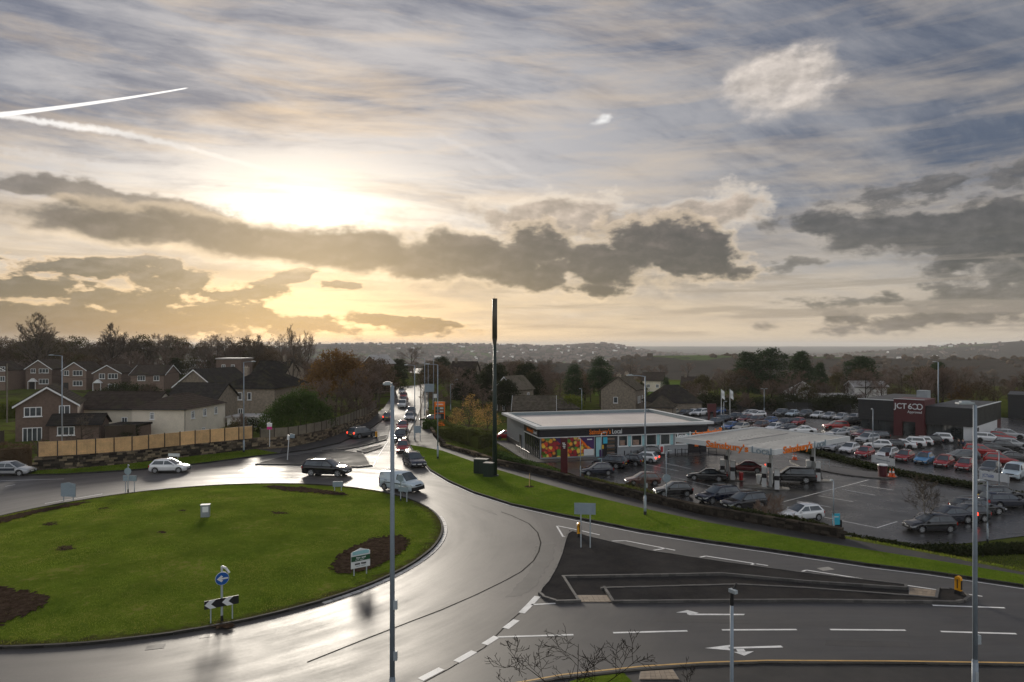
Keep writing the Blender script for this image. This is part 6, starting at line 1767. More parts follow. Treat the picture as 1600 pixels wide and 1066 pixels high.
for k in range(4):
    f = k / 3; rl.cyl((ra[0] + (rb_[0] - ra[0]) * f, ra[1] + (rb_[1] - ra[1]) * f, YZ + .1), (ra[0] + (rb_[0] - ra[0]) * f, ra[1] + (rb_[1] - ra[1]) * f, YZ + 1.25), .035, .035, 6)
for zz in (1.25, .7): rl.tube([(*ra, YZ + zz), (*rb_, YZ + zz)], [.035, .035], 6)
t = rl.obj('guard_rail', M['galv']); tag(t, 'grey tubular guard rail on the kerbed island beyond the pumps', 'railing')

# ------------------------------------------------------------------ dealer showroom
J0 = Vector((64.2, 127.0)); JA = R(-46)
v_ = lambda px: along((J0.x, J0.y), JA, px)
jct = thing('car_showroom', 'dark grey car showroom with red sign tower and white side wall', 'showroom', (J0.x, J0.y, YZ), JA)
ta, tb, JW, JD = v_(1398), v_(1446), v_(1522), 20.0
def blk(x0, x1, y0, y1, z0, z1, mat, name): return MB().box(((x0 + x1) / 2, (y0 + y1) / 2, (z0 + z1) / 2), (x1 - x0, y1 - y0, z1 - z0)).obj(name, M[mat], jct)
blk(0, ta, 0, JD, 2.5, 6.1, 'clad_dark', 'left_block'); blk(.3, ta, .6, JD - .3, 0, 2.5, 'clad_dark', 'left_base')
blk(tb, JW, 0, JD, 2.4, 5.5, 'clad_dark', 'right_block'); blk(tb, JW - .4, .6, JD - .3, 0, 2.4, 'clad_dark', 'right_base')
tw = blk(ta, tb, -.6, 6, 2.6, 6.5, 'jct_red', 'sign_tower'); blk(ta, ta + 1.3, -.6, 3, 0, 2.6, 'jct_red', 'tower_leg'); blk(tb - 1.4, tb, -.6, 3, 0, 2.6, 'jct_red', 'tower_leg')
blk(ta + 1.35, tb - 1.45, .1, .3, 0, 2.58, 'shop_glass', 'entrance_door')
for k in range(4): blk(.4 + k * (ta - .6) / 4, .4 + (k + 1) * (ta - .6) / 4 - .12, .5, .58, .15, 2.42, 'shop_glass', 'showroom_pane')
n = 6
for k in range(n): blk(tb + .1 + k * (JW - tb - .9) / n, tb + .1 + (k + 1) * (JW - tb - .9) / n - .12, .5, .58, .15, 2.32, 'shop_glass', 'showroom_pane')
for k in range(6):
    blk(.02, ta - .02, -.03, 0.0, 2.55 + k * .59, 2.55 + k * .59 + .55, 'clad_dark', 'cladding_panel')
for k in range(5): blk(tb + .02, JW + .02, -.03, 0.0, 2.45 + k * .61, 2.45 + k * .61 + .57, 'clad_dark', 'cladding_panel')
blk(JW - .38, JW - .02, .3, JD - 3, 0.02, 2.38, 'clad_white', 'white_side_wall'); blk(JW - .05, JW + .03, 1.6, 3.2, .02, 2.1, 'clad_dark', 'side_door'); blk(JW - 1.6, JW - .35, .35, .52, .02, 2.3, 'clad_white', 'white_corner')
blk(JW - .3, JW - .01, JD - 2.9, JD - .1, .02, 2.38, 'jct_red', 'red_side_wall')
blk(-.1, ta, -.1, 0.2, 6.1, 6.22, 'canopy_white', 'roof_edge'); blk(ta, tb, -.65, -.4, 6.5, 6.58, 'canopy_white', 'roof_edge'); blk(JW - .2, JW + .1, 0, JD, 5.5, 5.62, 'canopy_white', 'roof_edge')
blk(ta + 1.0, ta + 2.8, 9, 11, 6.0, 7.6, 'galv', 'roof_vent')
lettering(jct, "JCT", 1.35, 'sign_white', (ta + .15, -.66, 4.85), width=(tb - ta) * .42, bold=.02)
lettering(jct, "6", 1.35, 'sign_white', (ta + .15 + (tb - ta) * .44, -.66, 4.85), width=(tb - ta) * .13, bold=.02)
for k in range(2):   # linked open rings of the word mark
    cx = ta + (tb - ta) * (.70 + k * .15); m = MB(); P = []
    for i in range(17):
        a = R(-150 + 300 * i / 16); P.append((cx + .42 * math.cos(a), -.66, 5.31 + .46 * math.sin(a)))
    m.tube(P, [.085] * 17, 6); m.obj('lettering', M['sign_white'], jct)
lettering(jct, "Approved", .62, 'sign_white', (ta + (tb - ta) * .46, -.66, 4.15), width=(tb - ta) * .46, bold=.004)
house('industrial_shed', 'dark low warehouse right of the showroom', at(1575, 150, -2), R(-38), 16, 14, 5.0, 5.3, None, 'clad_dark', 'clad_dark', [], base=-2, cat='building', over=.1)

# ------------------------------------------------------------------ signs
def posts(t, xs, z1, r=.04, mat='galv', z0=-.2, name='post'):
    for x in xs: MB().cyl((x, 0, z0), (x, 0, z1), r, r, 8).obj(name, M[mat], t)
def sign(name, label, x, y, z, rz, w, h, zc, front, back='sign_back', post_x=None, r=.04, cat='road sign', arch=0.0, post_top=None):
    t = thing(name, label, cat, (x, y, z), rz)
    px_ = post_x if post_x is not None else (-w * .33, w * .33)
    posts(t, px_, post_top or zc + h * .4, r)
    pts = [(-w / 2, zc - h / 2), (w / 2, zc - h / 2), (w / 2, zc + h / 2)]
    if arch: pts += [(w * .2, zc + h / 2 + arch * .6), (0, zc + h / 2 + arch), (-w * .2, zc + h / 2 + arch * .6)]
    pts.append((-w / 2, zc + h / 2))
    MB().slab([(a, -r - .012, b) for a, b in pts], .02).obj('sign_face', M[front], t)
    MB().slab([(a, -r - .006 + .03, b) for a, b in pts], .014).obj('sign_back', M[back], t)
    for k in (-.25, .25): MB().box((0, r * .2 + .03, zc + k * h), (w * .96, .03, .05)).obj('rail', M['galv'], t)
    return t
def disc(t, x, zc, r, mat, y=-.06, name='disc', n=24, th=.02):
    return MB().cyl((x, y, zc), (x, y + th, zc), r, r, n).obj(name, M[mat], t)
# chevron board and blue arrow on the roundabout
x, y = (346 - 800) * 34.5 / F, 34.5; z0 = mz(x, y)
t = thing('chevron_sign', 'black and white chevron board with blue arrow disc on the roundabout', 'road sign', (x, y, z0 - .02), R(33))
posts(t, [0.02], 2.75, .055, 'galv'); posts(t, [-.5, .52], .75, .03, 'galv')
MB().cyl((.02, 0, -.05), (.02, 0, .3), .07, .07, 10).obj('base_sleeve', M['black'], t)
bw, bh, bz = 1.62, .42, .98
MB().box((0, -.08, bz), (bw, .03, bh)).obj('board', M['sign_black'], t)
for cx in (-.56, .25):
    q = .21
    for s in (1, -1):
        MB().slab([(cx - .24, -.10, bz), (cx + .06, -.10, bz), (cx + .30, -.10, bz + s * q), (cx + .0, -.10, bz + s * q)][::s], .012).obj('chevron', M['sign_white'], t)
disc(t, .02, 2.17, .33, 'sign_white', -.075, 'sign_border'); disc(t, .02, 2.17, .315, 'sign_blue', -.085, 'sign_disc')
ar = MB(); ar.slab([(.30, -.10, 2.13), (.30, -.10, 2.21), (-.08, -.10, 2.21), (-.08, -.10, 2.13)][::-1], .01); ar.slab([(-.02, -.10, 2.17 + .17), (-.23, -.10, 2.17), (-.02, -.10, 2.17 - .17), (.06, -.10, 2.17 - .10), (-.06, -.10, 2.17), (.06, -.10, 2.17 + .10)], .01); ar.obj('arrow', M['sign_white'], t)
MB().tube([(.02, -.03, 2.5), (.02, -.05, 2.78), (.16, -.3, 2.72), (.3, -.42, 2.5)], [.035, .05, .06, .05], 8).obj('sign_lamp', M['sign_white'], t)
# sponsor board
x, y = (563 - 800) * 41.3 / F, 41.3; z0 = mz(x, y)
t = sign('sponsor_sign', 'white sign with green band and arched top on the right soil bed', x, y, z0, R(36), 1.22, .95, .92, 'sign_white', arch=.22, cat='sign')
MB().box((0, -.072, 1.02), (1.2, .012, .30)).obj('green_band', M['sign_green'], t); MB().box((0, -.068, 1.36), (1.05, .010, .22)).obj('pale_top', M['teal_panel'], t)
for (a, b, zz, w_, mt) in [(-.30, .32, 1.06, .07, 'sign_white'), (-.35, .2, .94, .035, 'sign_white'), (-.38, .34, .70, .09, 'sign_black'), (-.30, .30, .56, .035, 'sign_back')]:
    n = 9
    for k in range(n):
        if k in (4,): continue
        MB().box((a + (b - a) * (k + .5) / n, -.083, zz + rs.uniform(-.01, .01)), ((b - a) / n * .72, .01, w_)).obj('print_mark', M[mt], t)
def sgn(label, px, py, w, h, zc, rz=0.0, g=None, front='sign_back', island=True, **kw):
    if island:
        x, y = gp(px, py, .2); z = mz(x, y) if math.hypot(x - RC[0], y - RC[1]) < RR else .1
    else: x, y = gp(px, py, 0); z = .09
    return sign(kw.pop('name', 'road_sign'), label, x, y, z, rz, w, h, zc, front, **kw)
sgn('back of a grey arched sign on the far left rim of the roundabout', 107, 779, 1.5, 1.15, .85, R(-10), arch=.14)
t = sgn('back of a low grey green board on two posts at the roundabout rim', 203, 766, 1.35, .52, 1.25, R(-5), front='sign_back')
x, y = gp(202.5, 767, .2); t = thing('road_sign', 'back of a round sign on a pole with black base at the left roundabout rim', 'road sign', (x + .05, y - .35, .12))
posts(t, [0], 2.6, .05); disc(t, 0, 2.0, .33, 'sign_back'); MB().cyl((0, 0, 0), (0, 0, .3), .065, .065, 10).obj('base_sleeve', M['black'], t); MB().tube([(0, 0, 2.4), (.05, -.1, 2.65), (.2, -.2, 2.55)], [.04, .05, .05], 6).obj('sign_lamp', M['galv'], t)
sgn('back of a small blue grey sign on the far rim of the roundabout', 528, 767.5, .95, .5, .62, R(8))
x, y = gp(626, 784, .1); t = thing('road_sign', 'round sign back and small board on grey posts before the white van', 'road sign', (x, y, .1), R(-20))
posts(t, [0, .62], 1.25, .05); MB().cyl((0, .02, 1.2), (0, .02, 2.45), .045, .045, 8).obj('post', M['galv'], t); disc(t, 0, 2.1, .32, 'sign_back'); MB().box((.31, -.07, 1.15), (.95, .03, .45)).obj('board', M['sign_back'], t); MB().cyl((0, 0, 0), (0, 0, .25), .06, .06, 8).obj('base_sleeve', M['black'], t)
# direction sign on the splitter island
x, y = gp(914, 858); t = sign('direction_sign', 'back of a wide grey direction sign on two tall posts on the splitter island', x, y, .1, R(-6), 1.46, .78, 2.68, 'sign_back', post_x=(-.28, .36), r=.045, post_top=3.05)
for px in (907.3, 922): pass
def bollard(label, px, py, rz=0.0):
    x, y = gp(px, py); t = thing('traffic_bollard', label, 'traffic bollard', (x, y, .1), rz)
    MB().box((0, 0, .12), (.30, .24, .26)).obj('base', M['black'], t)
    MB().box((0, 0, .56), (.32, .2, .64)).cyl((0, -.1, .88), (0, .1, .88), .16, .16, 14).obj('shell', M['yellow'], t)
    MB().box((.165, 0, .56), (.02, .14, .5)).box((-.165, 0, .56), (.02, .14, .5)).obj('side_band', M['black'], t)
    MB().box((0, -.106, .62), (.05, .012, .5)).obj('reflector', M['black'], t)
bollard('yellow illuminated bollard at the nose of the big splitter island', 905, 841, .1); bollard('yellow bollard at the right tip of the big splitter island', 1497.5, 932, -1.1); bollard('yellow bollard on the far splitter island at the street mouth', 588, 686, .1)
# verge and street signs
x, y = gp(272, 722); sign('name_plate', 'low white street name plate on the left verge behind the white hatchback', x, y, .1, R(-6), 1.45, .36, .75, 'sign_white', cat='sign')
x, y = gp(449, 720); t = thing('road_sign', 'leaning white post with small white box sign at the left exit', 'road sign', (x, y, .1)); t.rotation_euler = (0, R(4), 0)
posts(t, [0], 3.0, .05, 'sign_white'); MB().box((-.05, -.07, 2.75), (.28, .06, .6)).obj('board', M['sign_white'], t); MB().box((.42, -.05, 2.95), (.55, .04, .5)).obj('second_board', M['sign_back'], t)
x, y = (408 - 800) * 85 / F, 88; t = thing('estate_agent_board', 'white and pink sale board on a post above the grey fence', 'sign', (x, y, 1.2), 0)
posts(t, [0], 2.4, .04, 'sign_white'); MB().box((0, -.06, hgt(668.5, 85) - 1.2), (.64, .03, .5)).obj('white_panel', M['sign_white'], t); MB().box((0, -.061, hgt(673.5, 85) - 1.2), (.64, .03, .36)).obj('pink_panel', M['sign_pink'], t)
x, y = gp(673, 640); sign('direction_sign', 'large grey back of a direction sign far up the street', x - .3, y, .1, R(5), 2.1, 1.75, hgt(607, y), 'sign_back', post_x=(-.8, .8), r=.07, post_top=hgt(602, y))
x, y = gp(680, 640); sign('road_sign', 'small white sign below the large grey sign up the street', x, y, .1, 0, .7, .9, hgt(619.5, y), 'sign_white', post_x=(0,), r=.04)
x, y = gp(655.5, 690); t = sign('road_sign', 'back of a blue grey sign on two posts on the street footway', x - .3, y, .1, R(4), 1.05, 1.05, hgt(672, y), 'sign_back', post_x=(-.4, .4), r=.04)
x, y = gp(657.5, 668); t = thing('telegraph_pole', 'thin dark wooden pole beside the street footway', 'pole', (x, y, .05)); MB().cyl((0, 0, -.2), (0, 0, hgt(602, y)), .11, .08, 8).obj('pole', M['timber_post'], t)
x, y = gp(11, 660); t = thing('telegraph_pole', 'wooden telegraph pole at the far left with a wire towards the lamp post', 'pole', (x, y, .0)); MB().cyl((0, 0, -.2), (0, 0, hgt(568, y)), .14, .1, 8).obj('pole', M['timber_old'], t)
zt = hgt(572, y) ; x2, y2 = (97 - 800) * 86 / F, 86
P = [(k / 14 * (x2 + 4 - x), k / 14 * (y2 + 30 - y), zt - 2.2 * math.sin(math.pi * k / 14)) for k in range(15)]
MB().tube(P, [.022] * 15, 5).obj('wire', M['rubber'], t)
# totem with prices
x, y = (687 - 800) * 121 / F, 121; zb = hz(x, y)
t = thing('price_totem', 'orange fuel price totem with dark panels beside the street', 'totem', (x, y, zb), R(4))
th_ = hgt(628, y) - zb
MB().box((0, 0, th_ / 2), (1.85, .3, th_)).obj('frame', M['orange'], t)
MB().box((0, -.155, th_ * .90), (1.2, .02, .14)).obj('lettering', M['sign_white'], t)
MB().box((0, -.16, th_ * .735), (1.55, .03, th_ * .13)).obj('price_panel', M['sign_green'], t); MB().box((0, -.16, th_ * .60), (1.55, .03, th_ * .11)).obj('price_panel', M['sign_black'], t); MB().box((0, -.16, th_ * .39), (1.55, .03, th_ * .25)).obj('price_panel', M['sign_black'], t)
for zz, hh in ((.735, .07), (.60, .06)):
    for k in range(3): MB().box((.12 + k * .22, -.185, th_ * zz), (.15, .02, th_ * hh)).obj('digit', M['sign_white'], t)
for k in range(3): MB().box((-.25, -.185, th_ * (.34 + k * .055)), (.9, .02, .05)).obj('print_line', M['sign_white'], t)
x, y = gp(881.5, 748, -1.1); zb = hz(x, y); th_ = hgt(684, y) - zb
t = thing('shop_totem', 'tall burgundy totem slab standing in front of the shop', 'totem', (x, y, zb - .1), R(-8))
MB().box((0, 0, th_ / 2), (.78, .34, th_)).obj('slab', M['burgundy'], t); MB().box((0, 0, th_ + .05), (.86, .42, .1)).obj('cap', M['burgundy'], t)
for k, (dx, dz, w_) in enumerate([(-.05, .50, .30), (.02, .68, .34), (.0, .86, .3), (.03, 1.04, .2)]): MB().box((dx, -.18, th_ - dz), (w_, .015, .10), 0).obj('emblem', M['sign_white'], t)
x, y = gp(1112, 656, YZ); zt = hgt(631, y) - YZ
t = thing('gate_sign', 'burgundy sign board on two square legs at the dealer yard entrance', 'sign', (x, y, YZ)); MB().box((0, 0, zt * .75), (1.9, .3, zt * .5)).obj('board', M['jct_red'], t)
for s in (-1, 1): MB().box((s * .62, 0, zt * .25), (.5, .28, zt * .5)).obj('leg', M['jct_red'], t)
for px, lab in [(1127, 'left white flag pole with a drooping pale flag'), (1140.5, 'right white flag pole with a drooping pale flag')]:
    x, y = gp(px, 652, YZ); t = thing('flag_pole', lab, 'flag pole', (x, y, YZ)); hh = hgt(608, y) - YZ
    MB().cyl((0, 0, 0), (0, 0, hh), .09, .06, 8).obj('pole', M['white_paint'], t)
    fl = MB(); n = 8
    for i in range(n + 1):
        for j in range(3):
            fl.v.append((.06 + j * .32 + .1 * i / n, .08 * math.sin(i * 1.3 + j), hh - .1 - i * .24 - j * .22))
    for i in range(n):
        for j in range(2): fl.f.append((i * 3 + j, i * 3 + j + 1, (i + 1) * 3 + j + 1, (i + 1) * 3 + j)); fl.m.append(0)
    fl.obj('flag', M['sign_white'], t)
def banner(label, px0, y0, px1, y1, h, g, marks_=True, slant=0):
    a = Vector((*gp(px0, y0, g), g)); b = Vector((*gp(px1, y1, g), g)); L = (b - a).length; rz = math.atan2((b - a).y, (b - a).x)
    t = thing('banner', label, 'banner', a, rz)
    MB().box((L / 2, 0, .35 + h / 2), (L, .05, h)).obj('panel', M['sign_white'], t); posts(t, [.1, L - .1], .35 + h, .04)
    return t, L
t, L = banner('white banner in front of the red and white dealer cars', 1362, 725.5, 1398, 733, .95, YZ); MB().box((L * .5, -.03, .85), (L * .6, .015, .1)).obj('print_line', M['sign_back'], t)
t, L = banner('white dealer banner in front of the pale van at far right', 1530, 752, 1577, 760, .95, YZ); lettering(t, 'JCT600', .5, 'sign_blue', (L * .12, -.03, .65), width=L * .38, depth=.008)
x, y = gp(1386, 737, YZ); t = thing('road_sign', 'small dark square sign on a thin pole in front of the white banner', 'road sign', (x, y, YZ)); posts(t, [0], 2.1, .035); MB().box((0, -.05, 2.2), (.5, .04, .5)).obj('board', M['burgundy'], t)
x, y = gp(1306, 828, -1.8); zb = hz(x, y); t = thing('parking_sign', 'bright blue parking sign on a dark ticket machine box', 'sign', (x, y, zb))
MB().box((.1, 0, .55), (.62, .5, 1.2)).obj('machine', M['dark_metal'], t); MB().box((-.1, -.28, 1.25), (.62, .04, .95)).obj('panel', M['sign_cyan'], t); MB().box((-.1, -.305, 1.45), (.4, .01, .08)).obj('print_line', M['sign_white'], t)
x, y = gp(1041, 779, YZ); t = thing('parking_sign', 'back of a small round grey sign on the slim post left of the pumps', 'sign', (x, y - .12, YZ)); posts(t, [0], 2.4, .03); disc(t, 0, 2.15, .42, 'sign_back')
# short traffic signal / sign-light post near the bottom
x, y = (1143.5 - 800) * 24 / F, 24; t = thing('sign_post', 'short grey post with dark angled top at the bottom of the near road', 'post', (x, y, .05))
hh = hgt(948, 24); MB().cyl((0, 0, -.2), (0, 0, hh), .07, .06, 10).obj('pole', M['steel'], t, True); MB().cyl((0, 0, hh), (0, 0, hh + .42), .066, .066, 10).obj('collar', M['black'], t)
MB().tube([(0, 0, hh + .4), (.06, 0, hh + .55), (.16, -.02, hh + .78)], [.04, .05, .03], 8).obj('lamp_arm', M['dark_metal'], t); MB().box((.02, -.08, hh + .52), (.14, .3, .12), .5).obj('lamp_head', M['galv'], t)
# sapling with stake on the verge
x, y = gp(827, 762); t = thing('sapling', 'staked young sapling in a bare soil ring on the right verge', 'sapling', (x, y, .1)); MB().cyl((0, 0, 0), (.03, 0, 1.3), .035, .025, 6).obj('stake', M['timber_new'], t); MB().tube([(.1, 0, 0), (.12, 0, .9), (.1, .05, 1.9)], [.02, .016, .008], 5).obj('stem', M['bark'], t)
MB().cyl((0, 0, -.02), (0, 0, .025), .55, .45, 14).obj('soil_ring', M['soil'], t)
x, y = gp(776, 717, -.8); zb = hz(x, y); t = thing('sapling', 'pale staked sapling on the bank right of the mast', 'sapling', (x, y, zb)); MB().cyl((0, 0, 0), (0, 0, 3.2), .05, .04, 6).obj('stake', M['timber_new'], t)
for a in range(7): MB().tube([(0.1, 0, .8 + a * .4), (.1 + .5 * math.cos(a * 2.2), .5 * math.sin(a * 2.2), 1.6 + a * .42)], [.018, .006], 4).obj('branch', M['bark'], t)
# ------------------------------------------------------------------ cars
CARSPEC = dict(
    hatch=dict(L=4.0, W=1.74, H=1.48, wb=2.5, fo=.80, r=.31, top=[(0, .60), (.04, .64), (.30, .635), (.66, .62), (.72, .60), (.90, .515), (.97, .45), (1, .40)], gh=(.015, .13, .50, .735), bp=.40),
    small=dict(L=3.6, W=1.63, H=1.49, wb=2.3, fo=.72, r=.29, top=[(0, .58), (.05, .63), (.35, .625), (.68, .60), (.74, .585), (.90, .53), (.97, .46), (1, .40)], gh=(.02, .16, .52, .745), bp=.42),
    saloon=dict(L=4.65, W=1.83, H=1.44, wb=2.80, fo=.84, r=.33, top=[(0, .58), (.03, .66), (.17, .68), (.35, .64), (.66, .62), (.72, .60), (.90, .52), (.97, .46), (1, .40)], gh=(.15, .30, .53, .725), bp=.45),
    estate=dict(L=4.7, W=1.83, H=1.47, wb=2.80, fo=.86, r=.33, top=[(0, .58), (.03, .64), (.30, .64), (.66, .62), (.72, .60), (.90, .52), (.97, .46), (1, .40)], gh=(.015, .09, .53, .725), bp=.45),
    suv=dict(L=4.5, W=1.86, H=1.66, wb=2.66, fo=.85, r=.36, top=[(0, .60), (.03, .655), (.30, .65), (.66, .63), (.73, .61), (.91, .56), (.97, .50), (1, .44)], gh=(.015, .09, .53, .745), bp=.44),
    bigsuv=dict(L=5.0, W=1.97, H=1.74, wb=3.0, fo=.92, r=.39, top=[(0, .60), (.03, .655), (.30, .65), (.66, .63), (.73, .61), (.92, .56), (.97, .50), (1, .44)], gh=(.015, .075, .55, .745), bp=.46),
    van=dict(L=4.35, W=1.83, H=1.82, wb=2.75, fo=.86, r=.32, top=[(0, .60), (.02, .62), (.5, .62), (.72, .61), (.80, .595), (.93, .54), (.98, .46), (1, .40)], gh=(.005, .025, .645, .815), bp=.52),
    pickup=dict(L=5.2, W=1.86, H=1.80, wb=3.1, fo=.92, r=.38, top=[(0, .56), (.02, .60), (.30, .60), (.66, .60), (.73, .60), (.93, .56), (.98, .50), (1, .44)], gh=(.01, .05, .55, .745), bp=.55),
)
def car_mesh(kind):
    S = CARSPEC[kind]; L, W, H, r = S['L'], S['W'], S['H'], S['r']
    xf = L / 2 - S['fo']; xr = xf - S['wb']; ra = r * 1.16
    def ztop(t): return float(np.interp(t, [p[0] for p in S['top']], [p[1] for p in S['top']])) * H
    ts = sorted(set([0, .006, .03, .06, .10, .16, .30, .38, .46, .54, .62, .68, .72, .78, .86, .91, .95, .975, .993, 1.0] + [(x + L / 2 + ra * k) / L for x in (xf, xr) for k in (-1.001, -.999, -.92, -.72, -.4, 0, .4, .72, .92, .999, 1.001)]))
    ts = [t for t in ts if 0 <= t <= 1]
    zs = .20 if kind not in ('suv', 'bigsuv', 'pickup') else .26
    m = MB(); rows = []
    for t in ts:
        x = (t - .5) * L
        e = max(0, (abs(2 * t - 1) - .78) / .22); w = W / 2 * (1 - .13 * e ** 2.2)
        zt = ztop(t)
        lo = zs + .10 * e ** 3
        side = lo
        for xw in (xf, xr):
            if abs(x - xw) < ra: side = max(side, r + math.sqrt(max(ra * ra - (x - xw) ** 2, 0)))
        zb = lo
        half = [(0, zt + .015), (w * .62, zt + .008), (w * .90, zt - .012), (w * .975, zt - .07), (w, max(zt - .26, side + .02)), (w * .992, max(side + .01, min(zs + .18, zt - .3))), (w * .975, side), (w * .70, side), (w * .69, zb), (0, zb)]
        rows.append([(x, y, z) for y, z in half] + [(x, -y, z) for y, z in half[-2:0:-1]])
    n = len(rows[0])
    for rw in rows: m.v.extend(rw)
    for i in range(len(rows) - 1):
        for j in range(n):
            k = (j + 1) % n
            m.f.append((i * n + j, i * n + k, (i + 1) * n + k, (i + 1) * n + j)[::-1]); m.m.append(0)
    m.f.append(tuple(range(n))[::1]); m.m.append(0); m.f.append(tuple(range((len(rows) - 1) * n, len(rows) * n))[::-1]); m.m.append(0)
    # greenhouse
    b0, r0, r1, b1 = [(t - .5) * L for t in S['gh']]
    wb_, wr = W / 2 * .955, W / 2 * (.73 if kind not in ('van', 'pickup') else .80)
    zbr, zbf = ztop(S['gh'][0]) - .02, ztop(S['gh'][3]) - .02
    def belt(x): return ztop((x / L) + .5) - .02
    gs = []
    for x, lift in ((b0, 0), (r0, 1), ((r0 * .6 + r1 * .4), 1.0), (r1, 1), (b1, 0)):
        if lift:
            zz = H - (.03 if x in (r0,) else .015 if x == r1 else 0); zb_ = belt(x)
            half = [(0, zz + .012), (wr * .72, zz), (wr * .96, zz - .05), (wr, zz - .11), (wb_, zb_)]
        else:
            zb_ = belt(x); half = [(0, zb_ + .03), (wb_ * .7, zb_ + .025), (wb_ * .93, zb_ + .012), (wb_ * .97, zb_ + .006), (wb_, zb_)]
        gs.append([(x, y, z) for y, z in half] + [(x, -y, z) for y, z in half[:0:-1]])
    o = len(m.v); gn = len(gs[0])
    for g in gs: m.v.extend(g)
    for i in range(len(gs) - 1):
        for j in range(gn):
            if j == 4: continue
            k = (j + 1) % gn
            m.f.append((o + i * gn + j, o + i * gn + k, o + (i + 1) * gn + k, o + (i + 1) * gn + j)[::-1]); m.m.append(0)
    body = m.mesh('body', M['paint'], False)
    for p in body.polygons: p.use_smooth = True
    out = dict(body=body, xf=xf, xr=xr, S=S)
    # glass
    def gpan(q, off):
        q = [Vector(p) for p in q]; nn = (q[1] - q[0]).cross(q[2] - q[0]).normalized()
        c = sum(q, Vector()) / len(q)
        if nn.dot(Vector((c.x, c.y, .15)) if abs(nn.x) < .8 else Vector((c.x, 0, 0))) < 0: nn = -nn
        mm = MB(); mm.add([p + nn * off for p in q], [tuple(range(len(q)))]); return mm
    def lerp(a, b, t): return tuple(a[i] + (b[i] - a[i]) * t for i in range(3))
    def curved(base, roof, t0, t1, nm, sgn):
        """bent glass following the five front (or rear) points of the body"""
        A = [base[k] for k in (2, 1, 0)] + [(base[k][0], -base[k][1], base[k][2]) for k in (1, 2)]
        B = [roof[k] for k in (2, 1, 0)] + [(roof[k][0], -roof[k][1], roof[k][2]) for k in (1, 2)]
        mm = MB(); nz_ = Vector((B[2][2] - A[2][2], 0, sgn * (A[2][0] - B[2][0]) * 1.0)).normalized()
        nz_ = Vector((sgn * abs(nz_.x), 0, abs(nz_.z)))
        for t_ in (t0, (t0 + t1) / 2, t1):
            for k in range(5):
                p_ = Vector(A[k]).lerp(Vector(B[k]), t_); p_.y *= .97
                mm.v.append(tuple(p_ + nz_ * .014))
        for a_ in range(2):
            for k in range(4): mm.f.append((a_ * 5 + k, a_ * 5 + k + 1, a_ * 5 + k + 6, a_ * 5 + k + 5)); mm.m.append(0)
        me = mm.mesh(nm, M['car_glass']); 
        for p_ in me.polygons: p_.use_smooth = True
        return me
    out['windscreen'] = curved(gs[-1], gs[-2], .06, .95, 'windscreen', 1)
    out['rear_window'] = curved(gs[0], gs[1], .14, .93, 'rear_window', -1)
    # side glass: ruled face between belt and roof edge
    def sp(x, h):
        """point on the side face at height fraction h"""
        zb_ = belt(x); zt = H - .125
        return (x, wb_ + (wr - wb_) * h, zb_ + (zt - zb_) * h)
    def edge(h, front):
        a, b = (b1, r1) if front else (b0, r0)
        return a + (b - a) * h
    xb = (S['bp'] - .5) * L
    lo_, hi = .10, .93
    xf0, xf1 = edge(lo_, True) - .16, edge(hi, True) - .05
    xr0, xr1 = edge(lo_, False) + (.22 if kind != 'saloon' else .20), edge(hi, False) + .12
    pr = [sp(xb + .035, lo_), sp(xf0, lo_), sp(xf1, hi), sp(xb + .035, hi)]
    pl = [sp(xr0, lo_), sp(xb - .035, lo_), sp(xb - .035, hi), sp(xr1, hi)]
    sides = []
    for P in ((pr, pl) if kind not in ('van',) else (pr,)):
        for s in (1, -1): sides.append(gpan([(x, y * s, z) for x, y, z in P], .010).mesh('side_window', M['car_glass']))
    out['sides'] = sides
    # wheel: tyre with rim
    ty = MB(); ty.cyl((0, -.10, 0), (0, .10, 0), r, r, 18); out['tyre'] = ty.mesh('tyre', M['rubber'])
    ri = MB(); ri.cyl((0, -.108, 0), (0, .108, 0), r * .22, r * .22, 10)
    for k in range(5):
        a = 2 * math.pi * k / 5
        for s in (-1, 1): ri.box((0, 0, 0), (.001, .001, .001)) if False else None
        c, sn_ = math.cos(a), math.sin(a)
        for s in (-.104, .104):
            ri.add([(-.055 * sn_ + r * .1 * c, s, .055 * c + r * .1 * sn_), (.055 * sn_ + r * .1 * c, s, -.055 * c + r * .1 * sn_), (.07 * sn_ + r * .68 * c, s, -.07 * c + r * .68 * sn_), (-.07 * sn_ + r * .68 * c, s, .07 * c + r * .68 * sn_)], [(0, 1, 2, 3)])
    for s in (-.103, .103):
        n = 18
        ri.add([(r * .70 * math.cos(2 * math.pi * k / n), s, r * .70 * math.sin(2 * math.pi * k / n)) for k in range(n)] + [(r * .60 * math.cos(2 * math.pi * k / n), s, r * .60 * math.sin(2 * math.pi * k / n)) for k in range(n)], [(k, (k + 1) % n, n + (k + 1) % n, n + k) for k in range(n)])
    out['rim'] = ri.mesh('rim', M['rim'])
    zf = ztop(.95); zr_ = ztop(.03)
    z1_, zb1 = ztop(.997), ztop(1 - .28 / L)
    def lamp(sg):
        mm = MB(); cols = [(L / 2 + .018, .25 * W, z1_ - .16, z1_ - .01), (L / 2 + .014, .442 * W, z1_ - .16, z1_ - .03), (L / 2 - .28, .497 * W, zb1 - .20, zb1 - .10)]
        for x, y, a, b in cols: mm.v += [(x, sg * y, a), (x, sg * y, b)]
        for k in range(2): mm.f.append((2 * k, 2 * k + 2, 2 * k + 3, 2 * k + 1)); mm.m.append(0)
        return mm.mesh('headlight', M['lamp_glass'])
    out['head'] = [lamp(1), lamp(-1)]
    zl = belt(b0) - .02
    hl = .26 if kind != 'van' else .5
